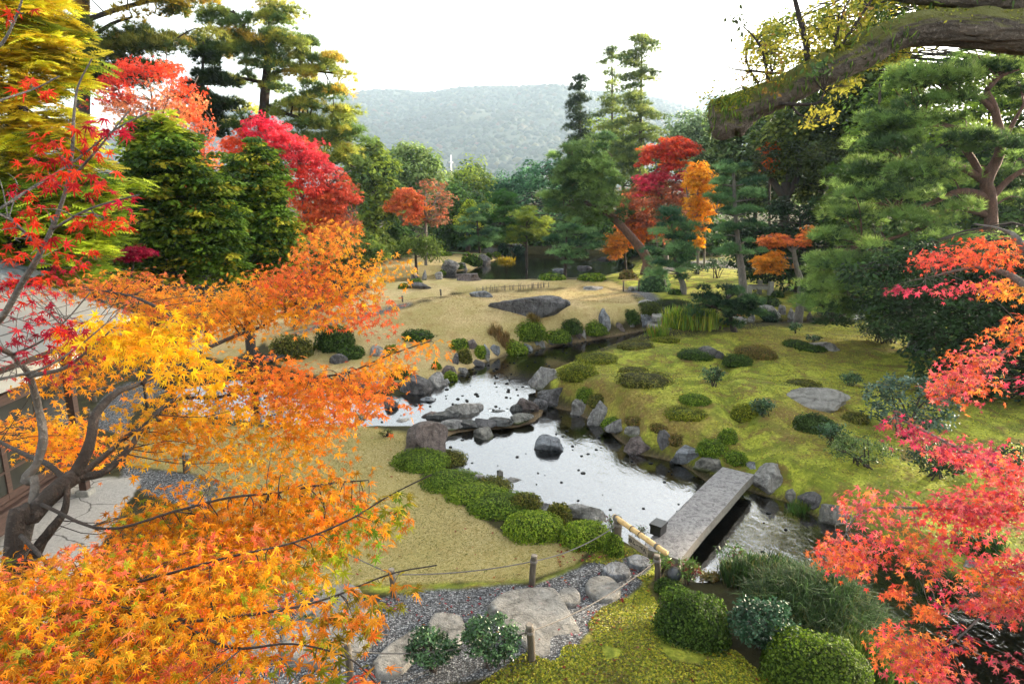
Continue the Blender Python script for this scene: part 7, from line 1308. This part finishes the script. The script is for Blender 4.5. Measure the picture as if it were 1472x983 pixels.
# --- wooden stakes
def stake(px_, pb_, pt_, wpx, lb, tilt=0):
    P = G(px_, pb_); t = depth(P); r_ = wpx * t / FPX / 2; th = math.atan2(CAMZ - P[2], P[1]); h = max((pb_ - pt_) * t / FPX / math.cos(th), .25); rng = random.Random(px_)
    o = empty('rope_post', P, lb, 'post', 'wooden posts carrying the garden rope'); a = Acc(); lean = np.array([rng.uniform(-.04, .04), rng.uniform(-.04, .04), 0])
    tube(a, [P - [0, 0, .15], P + lean * .4 + [0, 0, h * .5], P + lean + [0, 0, h - .012]], [r_ * 1.05, r_, r_ * .98], (.1,) * 3, 14, .06, px_, False); a.build('shaft', MATS['wood_post'], o, True)
    a = Acc(); tp = P + lean + [0, 0, h]; tube(a, [tp - [0, 0, .03], tp - [0, 0, .008], tp], [r_ * 1.0, r_ * .99, r_ * .85], (.1,) * 3, 14, .03, px_); a.build('post_top', MATS['stake_top'], o); 
    tz = P + lean * .8 + [0, 0, h * .80]; a = Acc()
    for k in range(3): th_ = np.linspace(0, 2 * math.pi, 17); ring = tz + np.stack([np.cos(th_) * r_ * 1.12, np.sin(th_) * r_ * 1.12, th_ * 0 + k * .014 - .014], -1); tube(a, ring, .0075, (.1,) * 3, 5, 0, 0, False)
    a.build('rope_binding', MATS['rope_grey'], o, True); return tz
pA = stake(567, 857, 820, 9, 'dark stake at the lawn edge among the orange leaf tips')
pB = stake(764, 841, 801, 9, 'dark stake on the lawn edge above the largest path slab')
pC = stake(765, 948, 901, 11, 'dark stake in front of the largest path slab at the bottom')
pD = stake(887, 793, 746, 11, 'thicker post holding the far end of the bamboo rail')
pE = stake(268, 679, 652, 9, 'short stake at the left corner of the near lawn')
pF = stake(505, 985, 932, 10, 'dark stake at the bottom edge beside glossy shrubs')
pG = stake(352, 990, 948, 10, 'dark stake at the bottom edge among orange leaves')
pH = stake(137, 577, 556, 6, 'pale topped stake by the left gravel path')
pI = stake(130, 612, 588, 6, 'stake by the left gravel path close behind the maple fork')
pJ = stake(197, 546, 530, 4, 'thin far stake under the yellow maple leaves')
pK = stake(431, 466, 452, 3, 'tiny grey stake beside the path behind the mound, left one')
pL = stake(455, 461, 449, 3, 'tiny grey stake beside the path behind the mound, right one')
pM = stake(579, 434, 426, 2.5, 'tiny grey stake in the lawn dip under the maple tip')
pN = stake(634, 425, 416, 2.5, 'tiny grey stake in the lawn dip near the small blue rock')
pO = stake(946, 835, 800, 9, 'short post under the near end of the bamboo rail')
def rope(a_, b_, sag, lb, r_=.009):
    a_, b_ = np.array(a_), np.array(b_); t = np.linspace(0, 1, 15)[:, None]; s = a_ * (1 - t) + b_ * t; s[:, 2] -= sag * 4 * (t * (1 - t))[:, 0]; a = Acc(); tube(a, s, r_, (.1,) * 3, 6, .1, 3, False)
    tag(a.build('rope', MATS['rope_grey'], None, True, (a_ + b_) / 2), lb, 'rope', 'ropes strung between the posts')
rope(pA, pB, .07, 'rope along the lawn tip between two dark stakes'); rope(pB, pD, .10, 'rope rising from the lawn stake to the bamboo rail post'); rope(pC, pO, .12, 'rope along the gravel from the bottom stake to the near rail end'); rope(pE, G(190, 674) + [0, 0, .3], .06, 'thin rope at the left corner of the lawn'); rope(pE, pA, .16, 'rope along the left side of the lawn behind the orange leaves'); rope(pF, pC, .14, 'rope at the bottom behind the glossy shrubs'); rope(pF, pG, .10, 'rope at the bottom left under the leaves'); rope(pH, pJ, .10, 'rope along the left gravel path', .012); rope(pK, pL, .05, 'rope beside the path behind the mound', .012)
# --- bamboo rail with its hanging board
e0 = pD + np.array([-.03, .03, .10]); e1 = atz(958, 795, e0[2] - .02); dv = unit(e1 - e0); e0 = e0 - dv * .05
o = empty('bamboo_rail', G(918, 805), 'tan bamboo pole resting across the path entrance on two posts', 'rail'); a = Acc(); nseg = 9; t = np.linspace(0, 1, nseg * 4 + 1); rr = .043 * np.where(np.arange(len(t)) % 12 == 0, 1.12, 1.0) * (1 - .08 * t)
tube(a, e0 + (e1 - e0) * t[:, None], rr, (.1,) * 3, 16, 0, 0); a.build('pole', MATS['bamboo_tan'], o, True)
for f_ in (.02, .36, .52, .82):
    a = Acc(); c_ = e0 + (e1 - e0) * f_; u_ = np.array([0, 0, 1.0]); s_ = np.cross(dv, u_); th_ = np.linspace(0, 2 * math.pi, 15)
    for k in range(3 if f_ in (.02, .82) else 1): tube(a, c_ + dv * (k * .016) + np.cos(th_)[:, None] * s_ * .049 + np.sin(th_)[:, None] * u_ * .049, .006, (.1,) * 3, 5, 0, 0, False)
    a.build('rope_binding', MATS['rope_grey' if f_ in (.02, .82) else 'ink'], o, True)
s0, s1 = e0 + (e1 - e0) * .34, e0 + (e1 - e0) * .66; dn = np.array([0, 0, -1.0]); nrm = np.cross(dv, dn); nrm = nrm * np.sign(nrm @ (CAM - s0)); lf = 1 if (dv[0] > 0) else -1
sb = empty('hanging_sign', (s0 + s1) / 2 + dn * .16, 'small brown board with dark brush writing hanging under the bamboo rail', 'sign')
def slab(a, o_, u_, v_, n_, lu, lv, th_): 
    V = np.array([o_ + u_ * x * lu + v_ * y * lv + n_ * z * th_ for z in (0, 1) for y in (0, 1) for x in (0, 1)]); a.add(V, [(0, 2, 3), (0, 3, 1), (4, 5, 7), (4, 7, 6), (0, 1, 5), (0, 5, 4), (2, 6, 7), (2, 7, 3), (0, 4, 6), (0, 6, 2), (1, 3, 7), (1, 7, 5)], (.2,) * 3)
wS = np.linalg.norm(s1 - s0) * 1.12; hS = .16; o0 = s0 + dn * .12 - dv * .03; a = Acc(); slab(a, o0, dv, dn, nrm, wS, hS, .018); a.build('board', MATS['sign_board'], sb)
a = Acc()
def stroke(pts, w_=.007):
    for p_, r_ in zip(pts[:-1], pts[1:]):
        p3, r3 = [o0 + dv * (wS * x) + dn * (hS * y) + nrm * .0195 for x, y in (p_, r_)]; tube(a, [p3, r3], w_, (.02,) * 3, 5, 0, 0)
for G_ in ([[(.06,.35),(.18,.35),(.18,.62),(.06,.62),(.06,.35)],[(.12,.22),(.1,.35)],[(.06,.48),(.18,.48)]], [[(.30,.28),(.25,.62),(.37,.60)],[(.34,.5),(.38,.68)]], [[(.44,.48),(.54,.45)]], [[(.60,.45),(.66,.35),(.76,.58)],[(.72,.28),(.74,.34)],[(.76,.25),(.78,.31)]], [[(.88,.26),(.82,.68)],[(.87,.42),(.96,.68)]]):
    for s_ in G_: stroke(s_)
a.build('lettering', MATS['ink'], sb); a = Acc()
for f_ in (.15, .85): a = Acc(); tube(a, [o0 + dv * wS * f_, o0 + dv * wS * f_ - dn * .14], .004, (.1,) * 3, 5, 0, 0, False); a.build('cord', MATS['rope_grey'], sb, True)
# --- two black garden lamps
P = atz(946, 767, BZ); o = empty('garden_lamp', P, 'square black lamp box standing on the near end of the stone bridge', 'lamp'); a = Acc(); box(a, -.125, -.10, .02, .125, .10, .20, rot=.9, org=P); h_ = a.build('housing', MATS['black_paint'], o); add_bevel(h_, .012)
a = Acc(); box(a, -.135, -.112, .175, .135, .112, .215, rot=.9, org=P); add_bevel(a.build('lid', MATS['black_paint'], o), .006); a = Acc(); box(a, .1255, -.075, .05, .131, .075, .16, rot=.9, org=P); a.build('glass', MATS['lamp_glass'], o)
a = Acc(); box(a, -.06, -.06, -.03, .06, .06, .02, rot=.9, org=P); a.build('foot', MATS['black_paint'], o)
P = G(965, 838); o = empty('spot_lamp', P, 'black cone shaped spot lamp tilted up beside the near bridge end', 'lamp'); a = Acc(); tube(a, [P - [0, 0, .05], P + [0, 0, .10]], [.014, .014], (.1,) * 3, 8); a.build('spike', MATS['black_paint'], o, True)
dz = unit(np.array([.35, -.75, .40])); c0 = P + np.array([-.03, 0, .16]); a = Acc(); tube(a, [c0 - dz * .10, c0 - dz * .06, c0 + dz * .02, c0 + dz * .13], [.045, .065, .085, .115], (.1,) * 3, 20); a.build('shade', MATS['black_paint'], o, True); a = Acc(); tube(a, [c0 + dz * .131, c0 + dz * .136], [.095, .09], (.1,) * 3, 20); a.build('lens', MATS['lamp_glass'], o, True)
# --- stone span with posts on the far right moss
P0 = G(1076, 424); s = depth(P0) / FPX; o = empty('stone_footbridge', P0, 'small weathered stone footbridge with square posts on the far right moss', 'bridge'); a = Acc(); box(a, 0, 0, .28, 30 * s, .55, .45, org=P0); add_bevel(a.build('span', MATS['stone_post'], o), .02)
for k, (dx, w_, h_) in enumerate([(28 * s, .24, .72), (16 * s, .2, .75), (-2 * s, .22, .5)]): a = Acc(); box(a, dx, -.1 + .35 * (k == 1), -.1, dx + w_, .14 + .35 * (k == 1), h_, org=P0); add_bevel(a.build('post', MATS['stone_post'], o), .03)
a = Acc(); box(a, .02, -.02, .46, 27 * s, .12, .56, org=P0); a.build('rail', MATS['granite_side'], o)
# --- little bamboo gate by the mound end
P0 = G(896, 419); s = depth(P0) / FPX; o = empty('bamboo_gate', P0, 'low bamboo gate with two dark posts on the path right of the mound', 'gate'); 
for dx in (0, 22 * s): a = Acc(); tube(a, [P0 + [dx, 0, -.1], P0 + [dx, 0, .62]], [.045, .04], (.1,) * 3, 10); a.build('post', MATS['wood_post'], o, True)
a = Acc(); tube(a, [P0 + [-.12, 0, .6], P0 + [24 * s, 0, .66]], [.04, .036], (.1,) * 3, 12); a.build('bar', MATS['bamboo_tan'], o, True)
a = Acc(); v, f = rock_shape(3, (.5, .4, .35), 4); a.add(v + P0 + [.45, .15, .12], f, (.3,) * 3); a.build('block', MATS['rock_grey'], o, True)
for x0, x1, y_, lb in ((648, 672, 367, 'left green bamboo rail at the back of the third lawn'), (680, 705, 369, 'right green bamboo rail at the back of the third lawn')):
    P0, P1 = G(x0, y_), G(x1, y_ + 1.5); o = empty('bamboo_rail', P0, lb, 'rail', 'green bamboo rails at the back of the lawn'); a = Acc(); tube(a, [P0 + [0, 0, .22], P1 + [0, 0, .22]], [.055, .055], (.1,) * 3, 10); a.build('pole', MATS['bamboo_green'], o, True)
    for p_ in (P0, P1): a = Acc(); d_ = (P1 - P0) * .06 * (1 if p_ is P0 else -1); tube(a, [p_ + d_ + [0, 0, -.05], p_ + d_ + [0, 0, .18]], [.04, .04], (.1,) * 3, 8); a.build('post', MATS['wood_old'], o, True)
# --- low picket edging in the dip
pts = [G(x, y) for x, y in ((688, 421), (712, 418.5), (740, 416.5), (766, 415), (785, 413.5))]; sm = smooth_path(pts, 6); o = empty('picket_edging', pts[0], 'low edging of thin sticks along the dip behind the mound', 'fence'); a = Acc(); rng = random.Random(3)
for p_ in sm:
    for k in range(3): q__ = p_ + np.array([rng.uniform(-.2, .2), rng.uniform(-.06, .06), 0]); tube(a, [q__ - [0, 0, .05], q__ + [rng.uniform(-.04, .04), 0, rng.uniform(.22, .36)]], [.012, .009], (.1,) * 3, 5, 0, 0, False)
a.build('stick', MATS['wood_old'], o); o.children[0]['kind'] = 'stuff'; a = Acc(); tube(a, sm + np.array([0, 0, .2]), .012, (.1,) * 3, 5, 0, 0, False); a.build('wire', MATS['rope_grey'], o, True)
# --- white mast under the hill
P0 = at(648, 258, 95); o = empty('white_mast', (P0[0], P0[1], .6), 'thin white mast poking above the trees below the hill', 'mast'); a = Acc(); top = at(648, 223, 95); tube(a, [(P0[0], P0[1], .4), (top[0], top[1], top[2] * .7), top], [.14, .12, .10], (.8,) * 3, 10); a.build('shaft', MATS['pole_white'], o, True); a = Acc(); tube(a, [at(644.5, 234, 95), at(651.5, 234, 95)], [.1, .1], (.8,) * 3, 8); a.build('crossarm', MATS['pole_white'], o, True)
# --- tiled house with veranda at the left
ex, wx = -7.75, -8.72; y0, y1 = 2.0, 13.9; ze, zs = 3.32, .55
o = empty('tiled_house', (-10.5, 8, 0), 'Japanese house with grey tiles, pale metal eaves and a dark wooden veranda at the left', 'house')
rz = lambda x: ze + (ex - x) * .34
a = Acc(); n_ = 5; xs_ = (ex, ex - 1.9)
V = np.array([(ex, y0, ze), (ex, y1, ze), (xs_[1], y1, rz(xs_[1])), (xs_[1], y0, rz(xs_[1])), (ex, y0, ze - .06), (ex, y1, ze - .06), (xs_[1], y1, rz(xs_[1]) - .06), (xs_[1], y0, rz(xs_[1]) - .06)])
a.add(V, [(0, 1, 2), (0, 2, 3), (4, 6, 5), (4, 7, 6), (0, 4, 5), (0, 5, 1), (1, 5, 6), (1, 6, 2), (2, 6, 7), (2, 7, 3), (3, 7, 4), (3, 4, 0)], (.4,) * 3); er = a.build('eave_roof', MATS['metal_roof'], o)
a = Acc()
for k in range(1, 6):
    x = ex - 1.9 * k / 6; tube(a, [(x, y0, rz(x) + .006), (x, y1, rz(x) + .006)], .012, (.05,) * 3, 5, 0, 0, False)
yk = y0 + .6
while yk < y1: tube(a, [(ex, yk, ze + .004), (xs_[1], yk, rz(xs_[1]) + .004)], .007, (.05,) * 3, 4, 0, 0, False); yk += 1.25
a.build('roof_seam', MATS['seam'], er)
a = Acc(); xt0, xt1 = ex - 1.75, ex - 5.6; ny_, nx_ = 150, 30; yy = np.linspace(y0, y1 + .1, 400); xx = np.linspace(xt0, xt1, 61); X, Yg = np.meshgrid(xx, yy, indexing='ij'); st = ((ex - 1.75 - X) / .32) % 1
Z = rz(X) + .16 + .055 * np.abs(np.sin(Yg * math.pi / .30)) ** .6 * 1.0 + .05 * (1 - st) - .0 * X; V = np.stack([X, Yg, Z], -1).reshape(-1, 3); I = np.arange(len(V)).reshape(61, 400); T = np.concatenate([np.stack([I[:-1, :-1], I[:-1, 1:], I[1:, 1:]], -1).reshape(-1, 3), np.stack([I[:-1, :-1], I[1:, 1:], I[1:, :-1]], -1).reshape(-1, 3)]); a.add(V, T, (.2,) * 3); a.build('tile_roof', MATS['roof_tile'], o, True)
a = Acc(); ridge = rz(xt1) + .3; tube(a, [(xt1, y0, ridge), (xt1, y1 + .1, ridge)], .2, (.2,) * 3, 10); a.build('roof_ridge', MATS['roof_tile'], o, True)
a = Acc(); box(a, -13, y0, .1, wx - .75, y1 - .6, 3.0); box(a, -13, y0, 2.5, wx + .02, y1 - .6, 3.3); V = np.array([(ex - .1, y1 - .5, ze - .1), (ex - 3.4, y1 - .5, rz(ex - 3.4) - .1), (-13, y1 - .5, rz(ex - 3.4) - .1), (-13, y1 - .5, 2.9), (ex - .1, y1 - .5, 2.9)]); a.add(V, [(0, 1, 2), (0, 2, 3), (0, 3, 4)], (.2,) * 3); a.build('wall', MATS['paper'], o)
a = Acc(); box(a, wx - .75, y0, zs - .3, wx + .1, y1 - 1.2, zs); box(a, wx + .102, y0, zs - .32, wx + .19, y1 - 1.2, zs + .035); add_bevel(a.build('veranda_floor', MATS['wood_dark'], o), .008)
a = Acc(); box(a, wx - .05, y0, 2.28, wx + .04, y1 - 1.2, 2.46); box(a, wx - .05, y0, zs + .02, wx + .06, y1 - 1.2, zs + .08); a.build('sill', MATS['wood_dark'], o)
for k, yk in enumerate(np.arange(y0 + .4, y1 - 1.4, .95)):
    d_ = Acc(); box(d_, wx - .035, yk, zs + .08, wx + .02, yk + .055, 2.28); box(d_, wx - .035, yk + .895, zs + .08, wx + .02, yk + .95, 2.28); box(d_, wx - .03, yk + .056, zs + .08, wx + .015, yk + .894, zs + .20); box(d_, wx - .03, yk + .056, 1.12, wx + .015, yk + .894, 1.16); dr = d_.build('glass_door', MATS['wood_dark'], o); d_ = Acc(); box(d_, wx - .012, yk + .056, zs + .201, wx - .004, yk + .894, 1.119); box(d_, wx - .012, yk + .056, 1.161, wx - .004, yk + .894, 2.28); d_.build('pane', MATS['glass_dark'], dr)
for yk in (4.0, 7.8, 12.35):
    d_ = Acc(); box(d_, wx + .25, yk, .12, wx + .39, yk + .14, 3.35); po = d_.build('post', MATS['wood_dark'], o); d_ = Acc(); box(d_, wx + .235, yk - .015, .30, wx + .405, yk + .155, .42); d_.build('band', MATS['black_paint'], po); d_ = Acc(); box(d_, wx + .19, yk - .06, -.05, wx + .45, yk + .2, .118); add_bevel(d_.build('footing', MATS['stone_post'], po), .02)
a = Acc(); box(a, wx + .24, y0, 2.95, wx + .40, y1 - .6, 3.12); a.build('beam', MATS['wood_dark'], o)
# --- two visitors in the shade beneath the left conifers
def person(px_, pb_, hgt, face, top_mat, label, hair, tilt=0, bent=.0, arm=.25):
    P = G(px_, pb_); o = empty('person', P, label, 'person'); k = hgt / 1.7; ca, sa = math.cos(face), math.sin(face)
    def W(x, y, z): return np.array([(x * ca - y * sa) * k, (x * sa + y * ca) * k, z * k])
    J = [W(0, 0, .93), W(0, .03 + bent * .3, 1.15), W(0, .05 + bent * .7, 1.36), W(0, .06 + bent, 1.47), W(0, .09 + bent * 1.2, 1.60), W(0, .10 + bent * 1.3, 1.68), W(.10, 0, .88), W(.11, .03, .50), W(.11, -.01, .08), W(.11, .12, .03), W(-.10, 0, .88), W(-.11, -.02, .50), W(-.12, -.08, .08), W(-.12, .05, .03), W(.19, .04 + bent * .8, 1.38), W(.25, .02 + bent * .8, 1.12), W(.20, arm + bent * .7, .98), W(-.19, .04 + bent * .8, 1.38), W(-.25, .02 + bent * .8, 1.12), W(-.18, arm + bent * .7, 1.02)]
    E = [(0, 1), (1, 2), (2, 3), (3, 4), (4, 5), (0, 6), (6, 7), (7, 8), (8, 9), (0, 10), (10, 11), (11, 12), (12, 13), (2, 14), (14, 15), (15, 16), (2, 17), (17, 18), (18, 19)]
    RR = [.14, .13, .14, .055, .095, .085, .085, .058, .042, .035, .085, .058, .042, .035, .06, .045, .036, .06, .045, .036]
    def skin(name, ids, mat, par, grow=0.0, cut=None):
        mp_ = {j: i for i, j in enumerate(ids)}; me = bpy.data.meshes.new(name); me.from_pydata([tuple(J[j]) for j in ids], [(mp_[a_], mp_[b_]) for a_, b_ in E if a_ in mp_ and b_ in mp_], []); ob = bpy.data.objects.new(name, me); COL.objects.link(ob); ob.parent = par; md = ob.modifiers.new('skin', 'SKIN'); md.use_smooth_shade = True
        for i, j in enumerate(ids): r_ = (RR[j] + grow) * k; me.skin_vertices[0].data[i].radius = (r_, r_ * (.75 if j in (0, 1, 2) else 1))
        me.skin_vertices[0].data[0].use_root = True; ss = ob.modifiers.new('sub', 'SUBSURF'); ss.levels = ss.render_levels = 2; me.materials.append(mat); return ob
    skin('body', list(range(20)), MATS['skin'], o); skin('jacket', [0, 1, 2, 14, 15, 17, 18], top_mat, o, .022); skin('trousers', [0, 6, 7, 8, 10, 11, 12], MATS['trousers_dark'], o, .016)
    v, f = ICO[3]; hc = W(0, .085 + bent * 1.25, 1.64); D = v.copy(); keep = (D[f].mean(1) @ np.array([-sa * -1, 0, 0]) < 9); fc = D[f].mean(1); fwd = np.array([-sa, ca, 0]); sel = (fc @ fwd < .35) & (fc[:, 2] > -.75) | (fc[:, 2] > .45); h_ = mesh_obj('hair', v * np.array([.10, .11, .13]) * k + hc, f[sel], None, hair, o, True); h_.location = (0, 0, 0); sm_ = h_.modifiers.new('solid', 'SOLIDIFY'); sm_.thickness = .012
    fa = Acc()
    for s_ in (-1, 1): fa.add(v * .013 * k + W(s_ * .034, .17 + bent * 1.25, 1.645), f, (.02,) * 3)
    e_ = mesh_obj('eyes', np.concatenate(fa.v), np.concatenate(fa.t), None, MATS['hair_black'], o, True); nv = v * np.array([.014, .02, .022]) * k + W(0, .185 + bent * 1.25, 1.615); mesh_obj('nose', nv, f, None, MATS['skin'], o, True); mesh_obj('mouth', v * np.array([.026, .008, .007]) * k + W(0, .172 + bent * 1.25, 1.572), f, None, MATS['tan_cloth'], o, True); return o
person(340, 412, 1.66, 2.6, MATS['tan_cloth'], 'visitor with dark hair and a tan coat, left of two in the tree shade', MATS['hair_black'], bent=.10)
person(355, 412, 1.72, 2.9, MATS['navy_cloth'], 'visitor in a dark navy jacket, right of two in the tree shade', MATS['hair_brown'], bent=.04)
